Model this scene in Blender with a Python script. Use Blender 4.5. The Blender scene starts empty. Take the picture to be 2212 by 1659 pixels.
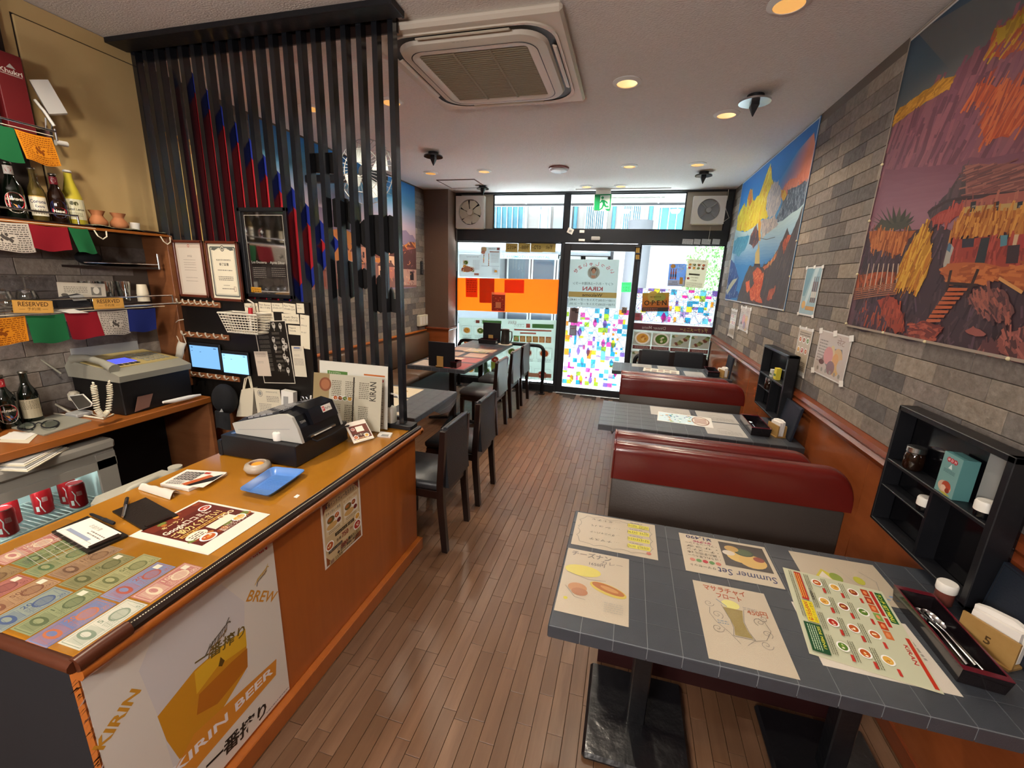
import bpy, bmesh, math, random
from mathutils import Vector as V, Matrix
S = bpy.context.scene
COL = S.collection
rnd = random.Random(11)
sin, cos, pi = math.sin, math.cos, math.pi
# ------------------------------------------------------------------ camera
CAM = V((0, 0, 1.55)); FPX = 917.3
_y, _p, _r = -.255992, .247331, .0366422
_f = V((sin(_y)*cos(_p), cos(_y)*cos(_p), -sin(_p)))
_r0 = V((cos(_y), -sin(_y), 0)); _u0 = _r0.cross(_f)
_R = cos(_r)*_r0 + sin(_r)*_u0; _U = -sin(_r)*_r0 + cos(_r)*_u0
cd = bpy.data.cameras.new('camera'); cam = bpy.data.objects.new('camera', cd); COL.objects.link(cam)
cam.matrix_world = Matrix(((_R.x, _U.x, -_f.x, CAM.x), (_R.y, _U.y, -_f.y, CAM.y), (_R.z, _U.z, -_f.z, CAM.z), (0, 0, 0, 1)))
cd.sensor_fit = 'HORIZONTAL'; cd.sensor_width = 36; cd.lens = 36*FPX/2212
cd.clip_start = .02; cd.clip_end = 200
S.camera = cam
def P(x, y, ax, val):
    """the point of the photograph's pixel (x, y) on the plane axis = val"""
    d = _R*((x-1106)/FPX) - _U*((y-829.5)/FPX) + _f
    return CAM + d*((val-CAM[ax])/d[ax])
# ------------------------------------------------------------------ world, sun, exposure
W = bpy.data.worlds.new('world'); S.world = W; W.use_nodes = True
nt = W.node_tree; bg = nt.nodes['Background']
sky = nt.nodes.new('ShaderNodeTexSky'); sky.sky_type = 'NISHITA'; sky.sun_disc = False
sky.sun_elevation = math.radians(58); sky.sun_rotation = math.radians(200); sky.dust_density = 2.5; sky.air_density = 1.0
nt.links.new(sky.outputs[0], bg.inputs[0]); bg.inputs[1].default_value = 0.5
sun = bpy.data.lights.new('sun', 'SUN'); sun.energy = 190; sun.angle = .02; sun.color = (.97, .98, 1)
so = bpy.data.objects.new('sun', sun); COL.objects.link(so)
so.rotation_euler = (math.radians(-31), 0, math.radians(6))
so['kind'] = 'helper'
S.view_settings.view_transform = 'Standard'; S.view_settings.look = 'None'
S.view_settings.exposure = 1.02; S.view_settings.gamma = 1; S.view_settings.use_curve_mapping = False
S.cycles.use_denoising = True; S.cycles.max_bounces = 10; S.cycles.diffuse_bounces = 4; S.cycles.glossy_bounces = 4
S.cycles.transparent_max_bounces = 16; S.cycles.transmission_bounces = 8; S.cycles.sample_clamp_indirect = 6
S.cycles.caustics_reflective = False; S.cycles.caustics_refractive = False
# ------------------------------------------------------------------ ceiling downlights: the lamps of the room
LAMPS = [(-.124, 2.733), (.49, 3.307), (.485, 2.144), (-.115, 4.543), (.488, 4.544), (-1.584, 4.585), (-2.2, 4.6), (-1.59, 2.759),
         (-.605, 5.43), (-.215, 5.43), (-2.2, 2.76), (-.12, 1.05), (.49, .3), (-1.9, 1.0), (-.12, -1.1), (-1.9, -.9)]
LAMP_W = [4.2, 4.6, 2.2, 4.2, 4.6, 4.6, 4.6, 5, 2.2, 2.2, 6, .7, 1.3, 8.5, 5.5, 8]
for (lx, ly), lw in zip(LAMPS, LAMP_W):
    l = bpy.data.lights.new('downlight_lamp', 'AREA'); l.shape = 'DISK'; l.size = .10; l.energy = lw; l.color = (1, .87, .69); l.spread = math.radians(140)
    o = bpy.data.objects.new('downlight_lamp', l); COL.objects.link(o); o.location = (lx, ly, 2.592); o['kind'] = 'helper'
# ------------------------------------------------------------------ materials
def lin(h):
    if not isinstance(h, str): return tuple(h)[:3] + (1,)
    h = h.lstrip('#'); c = [int(h[i:i+2], 16)/255 for i in (0, 2, 4)]
    return tuple((v/12.92 if v <= .04045 else ((v+.055)/1.055)**2.4) for v in c) + (1,)
MATS = {}
def mat(name, col='#888888', rough=.5, metal=0, spec=.5, noise=None, bump=None, coat=0, coat_rough=.1, trans=0, ior=1.45, emis=None, alpha=1, stretch=None, var=None):
    """procedural material; noise=(scale, colour2, contrast), bump=(scale, strength), var=list of colours picked per object"""
    if name in MATS: return MATS[name]
    m = bpy.data.materials.new(name); m.use_nodes = True; t = m.node_tree; b = t.nodes['Principled BSDF']; L = t.links.new
    b.inputs['Roughness'].default_value = rough; b.inputs['Metallic'].default_value = metal
    b.inputs['Specular IOR Level'].default_value = spec; b.inputs['IOR'].default_value = ior
    b.inputs['Coat Weight'].default_value = coat; b.inputs['Coat Roughness'].default_value = coat_rough
    b.inputs['Transmission Weight'].default_value = trans; b.inputs['Alpha'].default_value = alpha
    b.inputs['Base Color'].default_value = lin(col)
    if emis: b.inputs['Emission Color'].default_value = lin(emis[0]); b.inputs['Emission Strength'].default_value = emis[1]
    tc = None
    def coord():
        nonlocal tc
        if tc: return tc
        n = t.nodes.new('ShaderNodeTexCoord'); out = n.outputs['Object']
        oi = t.nodes.new('ShaderNodeObjectInfo'); mu = t.nodes.new('ShaderNodeVectorMath'); mu.operation = 'SCALE'
        cx = t.nodes.new('ShaderNodeCombineXYZ'); [L(oi.outputs['Random'], cx.inputs[i]) for i in range(3)]
        L(cx.outputs[0], mu.inputs[0]); mu.inputs['Scale'].default_value = 37
        ad = t.nodes.new('ShaderNodeVectorMath'); ad.operation = 'ADD'; L(out, ad.inputs[0]); L(mu.outputs[0], ad.inputs[1]); tc = ad.outputs[0]
        if stretch:
            s = t.nodes.new('ShaderNodeVectorMath'); s.operation = 'MULTIPLY'; s.inputs[1].default_value = stretch; L(tc, s.inputs[0]); tc = s.outputs[0]
        return tc
    base = None
    if var:
        oi = t.nodes.new('ShaderNodeObjectInfo'); r = t.nodes.new('ShaderNodeValToRGB'); r.color_ramp.interpolation = 'CONSTANT'
        while len(r.color_ramp.elements) < len(var): r.color_ramp.elements.new(.5)
        for i, c in enumerate(var): r.color_ramp.elements[i].position = i/len(var); r.color_ramp.elements[i].color = lin(c)
        L(oi.outputs['Random'], r.inputs[0]); base = r.outputs[0]
    if noise:
        n = t.nodes.new('ShaderNodeTexNoise'); n.inputs['Scale'].default_value = noise[0]; n.inputs['Detail'].default_value = 6; n.inputs['Roughness'].default_value = .65
        L(coord(), n.inputs['Vector'])
        r = t.nodes.new('ShaderNodeValToRGB'); k = noise[2] if len(noise) > 2 else .2
        r.color_ramp.elements[0].position = .5-k; r.color_ramp.elements[1].position = .5+k
        L(n.outputs[0], r.inputs[0])
        mx = t.nodes.new('ShaderNodeMix'); mx.data_type = 'RGBA'; L(r.outputs[0], mx.inputs['Factor'])
        if base: L(base, mx.inputs[6])
        else: mx.inputs[6].default_value = lin(col)
        if base and noise[1] is None:
            mx.blend_type = 'MULTIPLY'; mx.inputs[7].default_value = (.6, .58, .55, 1)
        else: mx.inputs[7].default_value = lin(noise[1])
        base = mx.outputs[2]
    if base: L(base, b.inputs['Base Color'])
    if bump:
        n = t.nodes.new('ShaderNodeTexNoise'); n.inputs['Scale'].default_value = bump[0]; n.inputs['Detail'].default_value = 5; L(coord(), n.inputs['Vector'])
        bp = t.nodes.new('ShaderNodeBump'); bp.inputs['Strength'].default_value = bump[1]; bp.inputs['Distance'].default_value = .01
        L(n.outputs[0], bp.inputs['Height']); L(bp.outputs[0], b.inputs['Normal'])
        if coat: L(bp.outputs[0], b.inputs['Coat Normal'])
    MATS[name] = m; return m
def wood(name, c1, c2, rough=.4, coat=0, scale=(40, 2.2, 40), bump=.05, var=None):
    return mat(name, c1, rough, noise=(1, c2, .28), stretch=scale, bump=(1.5, bump), coat=coat, var=var)
def printmat(name, rough=.5, coat=0, transl=0, transp=0, spec=.4, bump=None):
    """print on paper or film: colours come from the mesh's 'Col' attribute"""
    m = bpy.data.materials.new(name); m.use_nodes = True; t = m.node_tree; b = t.nodes['Principled BSDF']; L = t.links.new
    a = t.nodes.new('ShaderNodeAttribute'); a.attribute_name = 'Col'; L(a.outputs['Color'], b.inputs['Base Color'])
    b.inputs['Roughness'].default_value = rough; b.inputs['Coat Weight'].default_value = coat; b.inputs['Coat Roughness'].default_value = .22; b.inputs['Specular IOR Level'].default_value = spec
    sh = b.outputs[0]
    if bump:
        tcn = t.nodes.new('ShaderNodeTexCoord'); n = t.nodes.new('ShaderNodeTexNoise'); n.inputs['Scale'].default_value = bump[0]; n.inputs['Detail'].default_value = 3; L(tcn.outputs['Object'], n.inputs['Vector'])
        bp = t.nodes.new('ShaderNodeBump'); bp.inputs['Strength'].default_value = bump[1]; bp.inputs['Distance'].default_value = .01; L(n.outputs[0], bp.inputs['Height'])
        L(bp.outputs[0], b.inputs['Normal']); L(bp.outputs[0], b.inputs['Coat Normal'])
    if transl:
        tr = t.nodes.new('ShaderNodeBsdfTranslucent'); L(a.outputs['Color'], tr.inputs[0]); mx = t.nodes.new('ShaderNodeMixShader'); mx.inputs[0].default_value = transl
        L(sh, mx.inputs[1]); L(tr.outputs[0], mx.inputs[2]); sh = mx.outputs[0]
    if transp:
        tr = t.nodes.new('ShaderNodeBsdfTransparent'); L(a.outputs['Color'], tr.inputs[0]); mx = t.nodes.new('ShaderNodeMixShader'); mx.inputs[0].default_value = transp
        L(sh, mx.inputs[1]); L(tr.outputs[0], mx.inputs[2]); sh = mx.outputs[0]
    L(sh, t.nodes['Material Output'].inputs[0]); MATS[name] = m; return m
def glassmat(name, col='#ffffff', gloss=.06, rough=.02, fk=.6):
    m = bpy.data.materials.new(name); m.use_nodes = True; t = m.node_tree; t.nodes.remove(t.nodes['Principled BSDF']); L = t.links.new
    tr = t.nodes.new('ShaderNodeBsdfTransparent'); tr.inputs[0].default_value = lin(col)
    g = t.nodes.new('ShaderNodeBsdfGlossy'); g.inputs['Roughness'].default_value = rough
    fr = t.nodes.new('ShaderNodeLayerWeight'); fr.inputs[0].default_value = .25
    mu = t.nodes.new('ShaderNodeMath'); mu.operation = 'MULTIPLY_ADD'; L(fr.outputs['Fresnel'], mu.inputs[0]); mu.inputs[1].default_value = fk; mu.inputs[2].default_value = gloss*.3
    mx = t.nodes.new('ShaderNodeMixShader'); L(mu.outputs[0], mx.inputs[0]); L(tr.outputs[0], mx.inputs[1]); L(g.outputs[0], mx.inputs[2])
    L(mx.outputs[0], t.nodes['Material Output'].inputs[0]); MATS[name] = m; return m
# ------------------------------------------------------------------ geometry
class G:
    def __init__(s): s.v = []; s.f = []; s.c = []; s.cur = None
    def add(s, vs, fs):
        n = len(s.v); s.v += [tuple(p) for p in vs]; s.f += [tuple(i+n for i in f) for f in fs]; s.c += [s.cur]*len(fs); return s
    def col(s, c): s.cur = lin(c); return s
    def box(s, x0, x1, y0, y1, z0, z1, b=0, M=None):
        x0, x1 = sorted((x0, x1)); y0, y1 = sorted((y0, y1)); z0, z1 = sorted((z0, z1))
        if b <= 0:
            vs = [(x, y, z) for z in (z0, z1) for y in (y0, y1) for x in (x0, x1)]
            fs = [(0, 2, 3, 1), (4, 5, 7, 6), (0, 1, 5, 4), (2, 6, 7, 3), (0, 4, 6, 2), (1, 3, 7, 5)]
        else:
            b = min(b, (x1-x0)*.49, (y1-y0)*.49, (z1-z0)*.49)
            vs = []; idx = {}
            for zi, z in enumerate((z0, z1)):
                for yi, y in enumerate((y0, y1)):
                    for xi, x in enumerate((x0, x1)):
                        sx, sy, sz = (1, -1)[xi], (1, -1)[yi], (1, -1)[zi]
                        idx[xi, yi, zi, 0] = len(vs); vs.append((x, y+sy*b, z+sz*b))
                        idx[xi, yi, zi, 1] = len(vs); vs.append((x+sx*b, y, z+sz*b))
                        idx[xi, yi, zi, 2] = len(vs); vs.append((x+sx*b, y+sy*b, z))
            I = lambda x, y, z, k: idx[x, y, z, k]
            fs = [(I(0,0,0,0), I(0,0,1,0), I(0,1,1,0), I(0,1,0,0)), (I(1,0,0,0), I(1,1,0,0), I(1,1,1,0), I(1,0,1,0)),
                  (I(0,0,0,1), I(1,0,0,1), I(1,0,1,1), I(0,0,1,1)), (I(0,1,0,1), I(0,1,1,1), I(1,1,1,1), I(1,1,0,1)),
                  (I(0,0,0,2), I(0,1,0,2), I(1,1,0,2), I(1,0,0,2)), (I(0,0,1,2), I(1,0,1,2), I(1,1,1,2), I(0,1,1,2))]
            for x in (0, 1):
                for y in (0, 1):
                    q = (I(x,y,0,0), I(x,y,0,1), I(x,y,1,1), I(x,y,1,0)); fs.append(q if (x+y) % 2 == 0 else q[::-1])
            for x in (0, 1):
                for z in (0, 1):
                    q = (I(x,0,z,0), I(x,1,z,0), I(x,1,z,2), I(x,0,z,2)); fs.append(q if (x+z) % 2 == 0 else q[::-1])
            for y in (0, 1):
                for z in (0, 1):
                    q = (I(0,y,z,1), I(0,y,z,2), I(1,y,z,2), I(1,y,z,1)); fs.append(q if (y+z) % 2 == 0 else q[::-1])
            for x in (0, 1):
                for y in (0, 1):
                    for z in (0, 1):
                        q = (I(x,y,z,0), I(x,y,z,2), I(x,y,z,1)); fs.append(q if (x+y+z) % 2 == 0 else q[::-1])
        if M: vs = [M @ V(p) for p in vs]
        return s.add(vs, fs)
    def cyl(s, p0, p1, r0, r1=None, n=16, caps=True):
        r1 = r0 if r1 is None else r1; p0, p1 = V(p0), V(p1); a = (p1-p0).normalized()
        u = a.orthogonal().normalized(); w = a.cross(u)
        vs = [p + (u*cos(2*pi*i/n)+w*sin(2*pi*i/n))*r for p, r in ((p0, r0), (p1, r1)) for i in range(n)]
        fs = [(i, (i+1) % n, n+(i+1) % n, n+i) for i in range(n)]
        if caps: fs += [tuple(range(n))[::-1], tuple(range(n, 2*n))]
        return s.add(vs, fs)
    def lathe(s, prof, c=(0, 0, 0), n=20, M=None):
        vs = []; fs = []; k = len(prof)
        for r, z in prof:
            for i in range(n): vs.append((c[0]+r*cos(2*pi*i/n), c[1]+r*sin(2*pi*i/n), c[2]+z))
        for j in range(k-1):
            for i in range(n): fs.append((j*n+i, j*n+(i+1) % n, (j+1)*n+(i+1) % n, (j+1)*n+i))
        if prof[0][0] > 1e-6: fs.append(tuple(range(n))[::-1])
        if prof[-1][0] > 1e-6: fs.append(tuple(range((k-1)*n, k*n)))
        if M: vs = [M @ V(p) for p in vs]
        return s.add(vs, fs)
    def tube(s, pts, r, n=8, closed=False):
        pts = [V(p) for p in pts]; k = len(pts); vs = []; fs = []; u = None
        for i, p in enumerate(pts):
            a = (pts[(i+1) % k]-pts[i-1]) if closed else (pts[min(i+1, k-1)]-pts[max(i-1, 0)])
            a.normalize(); u = a.orthogonal() if u is None else u - a*u.dot(a)
            u.normalize(); w = a.cross(u); rr = r[i] if isinstance(r, (list, tuple)) else r
            vs += [p+(u*cos(2*pi*j/n)+w*sin(2*pi*j/n))*rr for j in range(n)]
        for i in range(k if closed else k-1):
            q = (i+1) % k
            fs += [(i*n+j, i*n+(j+1) % n, q*n+(j+1) % n, q*n+j) for j in range(n)]
        if not closed: fs += [tuple(range(n))[::-1], tuple(range((k-1)*n, k*n))]
        return s.add(vs, fs)
    def prism(s, pts, off):
        off = V(off); k = len(pts); a = [V(p) for p in pts]
        nrm = V((0, 0, 0))
        for i in range(k): nrm += a[i].cross(a[(i+1) % k])
        if nrm.dot(off) > 0: a.reverse()
        return s.add(a+[p+off for p in a], [tuple(range(k)), tuple(range(2*k-1, k-1, -1))] + [(i, k+i, k+(i+1) % k, (i+1) % k) for i in range(k)])
    def grid(s, fn, nu, nv):
        vs = [fn(i/nu, j/nv) for j in range(nv+1) for i in range(nu+1)]
        return s.add(vs, [(j*(nu+1)+i, j*(nu+1)+i+1, (j+1)*(nu+1)+i+1, (j+1)*(nu+1)+i) for j in range(nv) for i in range(nu)])
    def sheet(s, fn, nu, nv, t):
        """a bent sheet with a thickness: fn gives the front, t the vector to its back"""
        t = V(t); n = len(s.v); s.grid(fn, nu, nv); front = s.v[n:]; m = len(front)
        s.add([V(p)+t for p in front], [(j*(nu+1)+i, (j+1)*(nu+1)+i, (j+1)*(nu+1)+i+1, j*(nu+1)+i+1) for j in range(nv) for i in range(nu)])
        ring = [i for i in range(nu)] + [j*(nu+1)+nu for j in range(nv)] + [nv*(nu+1)+i for i in range(nu, 0, -1)] + [j*(nu+1) for j in range(nv, 0, -1)]
        k = len(ring)
        for a in range(k):
            p, q = ring[a], ring[(a+1) % k]; s.f.append((n+q, n+p, n+m+p, n+m+q)); s.c.append(s.cur)
        return s
    def ball(s, c, r, n=14, m=9, sq=(1, 1, 1)):
        prof = [(max(1e-7, sin(pi*j/m))*r, -cos(pi*j/m)*r) for j in range(m+1)]
        k = len(s.v); s.lathe(prof, (0, 0, 0), n)
        for i in range(k, len(s.v)): p = s.v[i]; s.v[i] = (c[0]+p[0]*sq[0], c[1]+p[1]*sq[1], c[2]+p[2]*sq[2])
        return s
    def xf(s, M): s.v = [tuple(M @ V(p)) for p in s.v]; return s
def mesh_of(name, g, m, smooth=None):
    me = bpy.data.meshes.new(name); me.from_pydata(g.v, [], g.f)
    for k in (m if isinstance(m, (list, tuple)) else [m]): me.materials.append(MATS[k] if isinstance(k, str) else k)
    if any(c is not None for c in g.c):
        a = me.color_attributes.new('Col', 'FLOAT_COLOR', 'CORNER'); buf = []
        for f, c in zip(g.f, g.c): buf += list(c or (.8, .8, .8, 1))*len(f)
        a.data.foreach_set('color', buf)
    if smooth:
        me.polygons.foreach_set('use_smooth', [True]*len(g.f)); me.set_sharp_from_angle(angle=math.radians(smooth))
    me.update(); return me
def meta(o, label=None, cat=None, group=None, kind=None):
    if label: o['label'] = label
    if cat: o['category'] = cat
    if group: o['group'] = group
    if kind: o['kind'] = kind
    return o
def thing(name, label, cat, loc=(0, 0, 0), rz=0, group=None):
    o = bpy.data.objects.new(name, None); COL.objects.link(o); o.location = loc; o.rotation_euler = (0, 0, rz); o.empty_display_size = .05
    return meta(o, label, cat, group)
def root_loc(p):
    q = V((0, 0, 0))
    while p: q += p.location; p = p.parent
    return q
def part(name, g, m, parent, smooth=None, label=None, local=False, kind=None):
    """a mesh under its thing; world coordinates unless local"""
    me = mesh_of(name, g, m, smooth); o = bpy.data.objects.new(name, me); COL.objects.link(o); o.parent = parent
    if not local:
        off = root_loc(parent); me.transform(Matrix.Translation(-off))
    return meta(o, label, None, None, kind)
def solo(name, g, m, label=None, cat=None, group=None, kind=None, smooth=None):
    """a thing that is one mesh, its origin at the middle of its base"""
    me = mesh_of(name, g, m, smooth); o = bpy.data.objects.new(name, me); COL.objects.link(o)
    xs, ys, zs = zip(*g.v); c = V(((min(xs)+max(xs))/2, (min(ys)+max(ys))/2, min(zs)))
    me.transform(Matrix.Translation(-c)); o.location = c
    return meta(o, label, cat, group, kind)
def dup(root, loc, rz=None, label=None):
    r = root.copy(); COL.objects.link(r); r.location = loc
    if rz is not None: r.rotation_euler = (0, 0, rz)
    if label: r['label'] = label
    for ch in root.children:
        c = ch.copy(); COL.objects.link(c); c.parent = r
        for g in ch.children: d = g.copy(); COL.objects.link(d); d.parent = c
    return r
# ------------------------------------------------------------------ lettering
_ts = bpy.data.scenes.new('lettering'); _TC = {}
def glyphs(s, bold=0, serif=False):
    k = (s, bold)
    if k not in _TC:
        cu = bpy.data.curves.new('t', 'FONT'); cu.body = s; cu.size = 1; cu.resolution_u = 2; cu.offset = bold
        o = bpy.data.objects.new('t', cu); _ts.collection.objects.link(o); vl = _ts.view_layers[0]; vl.update()
        e = o.evaluated_get(vl.depsgraph); me = e.to_mesh()
        _TC[k] = ([tuple(v.co)[:2] for v in me.vertices], [tuple(p.vertices) for p in me.polygons]); e.to_mesh_clear()
        _ts.collection.objects.unlink(o); bpy.data.objects.remove(o); bpy.data.curves.remove(cu)
    return _TC[k]
class Sheet:
    """flat print laid out in its own units: u to the right, v down, W wide"""
    DZ = 2.5e-5
    def __init__(s, O, T, B, W=100, paper='#f2efe8', thick=.0006, mirror=False, lift=0, bend=None, H=None, single=False):
        s.O = V(O); T = V(T)-s.O; B = V(B)-s.O; s.w, s.h = T.length, B.length; s.U = T.normalized(); s.Vv = (B - s.U*B.dot(s.U)).normalized()
        s.N = s.Vv.cross(s.U).normalized(); s.W = W; s.k = s.w/W; s.H = s.h/s.k; s.mir = mirror; s.z = lift; s.g = G(); s.bend = bend
        if single: s.rect(0, 0, W, s.H, paper)
        elif thick:
            s.g.col(paper); a = [s.at(0, 0), s.at(0, s.H), s.at(W, s.H), s.at(W, 0)]
            s.g.prism([p - s.N*thick for p in a], s.N*thick)
    def at(s, u, v, z=0):
        if s.mir: u = s.W-u
        return s.O + s.U*(u*s.k) + s.Vv*(v*s.k) + s.N*z
    def poly(s, pts, c):
        s.z += s.DZ; s.g.col(c); q = [s.at(u, v, s.z) for u, v in pts]
        n = V((0, 0, 0))
        for i in range(len(q)): n += (q[i]-s.O).cross(q[(i+1) % len(q)]-s.O)
        if n.dot(s.N) < 0: q.reverse()
        s.g.add(q, [tuple(range(len(q)))]); return s
    def rect(s, u0, v0, u1, v1, c): return s.poly([(u0, v0), (u1, v0), (u1, v1), (u0, v1)], c)
    def ell(s, u, v, a, b, c, n=18, rot=0):
        cr, sr = cos(rot), sin(rot)
        return s.poly([(u+a*cos(2*pi*i/n)*cr-b*sin(2*pi*i/n)*sr, v+a*cos(2*pi*i/n)*sr+b*sin(2*pi*i/n)*cr) for i in range(n)], c)
    def line(s, pts, w, c):
        s.z += s.DZ; s.g.col(c)
        for (a, b), (p, q) in zip(pts, pts[1:]):
            d = math.hypot(p-a, q-b) or 1; x, y = -(q-b)/d*w/2, (p-a)/d*w/2
            f = [s.at(a+x, b+y, s.z), s.at(a-x, b-y, s.z), s.at(p-x, q-y, s.z), s.at(p+x, q+y, s.z)]
            if (f[1]-f[0]).cross(f[2]-f[0]).dot(s.N) < 0: f.reverse()
            s.g.add(f, [(0, 1, 2, 3)])
        return s
    def frame(s, u0, v0, u1, v1, w, c): return s.line([(u0, v0), (u1, v0), (u1, v1), (u0, v1), (u0, v0)], w, c)
    def text(s, t, u, v, h, c='#222222', al='L', w=None, rot=0, bold=0, arc=None, shear=0):
        vs, fs = glyphs(t, bold)
        if not vs: return s
        x0 = min(p[0] for p in vs); x1 = max(p[0] for p in vs); sx = h if w is None else w/(x1-x0)
        off = {'L': 0, 'C': -(x1-x0)/2*sx, 'R': -(x1-x0)*sx}[al]; s.z += s.DZ; s.g.col(c); pts = []
        for x, y in vs:
            a, b = (x-x0)*sx+off+y*h*shear, -y*h
            if arc: th = a/arc; a, b = (arc-b)*sin(th), arc-(arc-b)*cos(th)
            if arc and arc < 0: pass
            cr, sr = cos(rot), sin(rot); pts.append(s.at(u+a*cr-b*sr, v+a*sr+b*cr, s.z))
        f0 = fs[0]; n = (pts[f0[1]]-pts[f0[0]]).cross(pts[f0[2]]-pts[f0[0]])
        s.g.add(pts, fs if n.dot(s.N) > 0 else [f[::-1] for f in fs]); return s
    def scribble(s, u0, v0, u1, n, h, c, seed=0, w=.35):
        """rows of small print too fine to read"""
        r = random.Random(seed)
        for i in range(n):
            v = v0+i*h*1.7; u = u0
            while u < u1:
                l = r.uniform(.8, 2.4)*h
                s.g.col(c); f = [s.at(u, v, s.z+s.DZ), s.at(u, v+h*w*2, s.z+s.DZ), s.at(min(u+l, u1), v+h*w*2, s.z+s.DZ), s.at(min(u+l, u1), v, s.z+s.DZ)]
                if (f[1]-f[0]).cross(f[2]-f[0]).dot(s.N) < 0: f.reverse()
                s.g.add(f, [(0, 1, 2, 3)]); u += l+h*.5
        s.z += s.DZ; return s
    def dish(s, u, v, r, kind=0, plate='#f4f2ee'):
        q = random.Random(int(u*7+v*13+r*3)); C = [('#b5541f', '#d98a3a', '#f1e2c0'), ('#8a3a1c', '#b5622c', '#e8c27a'), ('#557a2c', '#86a045', '#e8e4c8'), ('#d8a548', '#e9c878', '#b97a30'), ('#a8281c', '#cf5533', '#e9dcc3')][kind % 5]
        s.ell(u, v, r, r*.85, plate); s.ell(u, v, r*.78, r*.64, C[0])
        for i in range(6):
            a = q.uniform(0, 6.28); d = q.uniform(0, .5)*r; s.ell(u+d*cos(a), v+d*sin(a)*.8, r*q.uniform(.1, .25), r*q.uniform(.08, .18), C[1+i % 2], 8, q.uniform(0, 3))
        return s
    def photo(s, u0, v0, u1, v1, bg='#4a4038', seed=0, n=3):
        q = random.Random(seed); s.rect(u0, v0, u1, v1, bg); w, h = u1-u0, v1-v0
        for i in range(n):
            r = min(w, h)*q.uniform(.22, .36); s.dish(u0+w*(i+.6)/(n+.2), v0+h*q.uniform(.35, .65), min(r, w/n*.55), q.randrange(5))
        return s
    def done(s, name, m, label=None, cat=None, group=None, parent=None):
        if parent: return part(name, s.g, m, parent, label=label)
        return solo(name, s.g, m, label, cat, group)
def quadsheet(px, ax, val, **k):
    """a sheet over the photograph's corners: top left, top right, bottom left"""
    return Sheet(P(*px[0], ax, val), P(*px[1], ax, val), P(*px[2], ax, val), **k)
# ------------------------------------------------------------------ materials of the place
mat('ceiling_fabric', '#e4deda', .9, spec=.2, noise=(60, '#d3cbc6', .3), bump=(90, .55), stretch=(1, 1.6, 1))
wood('plank', '#6f523e', '#553a28', .34, 0, (26, 2.2, 26), .06, var=['#73553f', '#6a4e38', '#785a44', '#644832', '#70543f', '#7c5e47'])
mat('plank_gap', '#2a1d15', .8)
mat('brick', '#857767', .85, spec=.3, noise=(38, None, .22), bump=(45, .5), var=['#948a7f', '#7d7570', '#6f6a69', '#9d9184', '#8a8077', '#878079', '#a3978a', '#756d69', '#918780'])
mat('grout', '#5d5248', .9)
wood('orange_wood', '#a85c22', '#99521d', .32, .15, (3, 30, 3), .02)
wood('dado_wood', '#94502a', '#82431f', .24, .3, (2, 3, 14), .02)
wood('rail_wood', '#7c3c1e', '#672e15', .28, .3, (30, 2, 30), .03)
wood('counter_top', '#a8701f', '#9b6519', .22, .35, (3, 3, 3), .01)
wood('shelf_wood', '#9a5a24', '#85491a', .3, .2, (30, 2, 30), .03)
wood('panel_wood', '#8d5a37', '#774628', .45, 0, (4, 4, 20), .03)
mat('cream_panel', '#c3a878', .22, noise=(2, '#b99c6a', .3), bump=(6, .03))
mat('dark_wall', '#2b211c', .7)
mat('brown_wall', '#5a4336', .8, bump=(60, .2))
mat('brown_pad', '#4d3627', .5, bump=(25, .1))
mat('black_metal', '#0d0d10', .35, metal=.3)
mat('black_frame', '#14161b', .5)
mat('black_paint', '#15171c', .2, coat=.6, coat_rough=.16, bump=(18, .25), stretch=(1, 1, .12))
mat('black_wood', '#101116', .45, bump=(20, .2))
mat('black_board', '#14110f', .35)
mat('dark_wood', '#1c0f0c', .35)
mat('steel', '#c7c9cc', .25, metal=1)
mat('chrome', '#d8d8d8', .12, metal=1)
mat('white_plastic', '#e4e0d8', .4)
mat('cream_plastic', '#d6cdb6', .45)
mat('grey_plastic', '#9a9a98', .45)
mat('white_paint', '#d8d6d2', .6)
mat('beige_panel', '#9c9180', .7)
mat('concrete', '#b6b7b9', .9, noise=(6, '#a5a6a8', .3), bump=(30, .2))
mat('soffit', '#45443f', .85)
mat('outer_wall', '#a29a94', .9, noise=(3, '#9a928c', .3))
mat('outer_wall_white', '#94979a', .9)
mat('outer_grey', '#48464a', .9)
mat('blue_glass', '#4a7c8c', .15, noise=(3, '#3a6a7a', .2))
mat('dark_glass', '#3f4a55', .1)
glassmat('pane', '#f2fbfa'); glassmat('clear_acrylic', '#fdfeff', .06, .06, .1); glassmat('drink_glass', '#eef4f4', .8)
for n, k in dict(paper=dict(), gloss=dict(rough=.35, coat=.25), vinyl=dict(rough=.38, coat=.9, bump=(900, .28)), cloth=dict(rough=.9, spec=.15),
                 backlit=dict(transl=.3, rough=.6), film=dict(transl=.42, transp=.13, rough=.5), clearfilm=dict(transp=.75, transl=.2, rough=.3), chalk=dict(rough=.12, coat=.6), wallart=dict(rough=.6, spec=.25, bump=(3, .12))).items(): printmat('print_'+n, **k)
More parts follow.
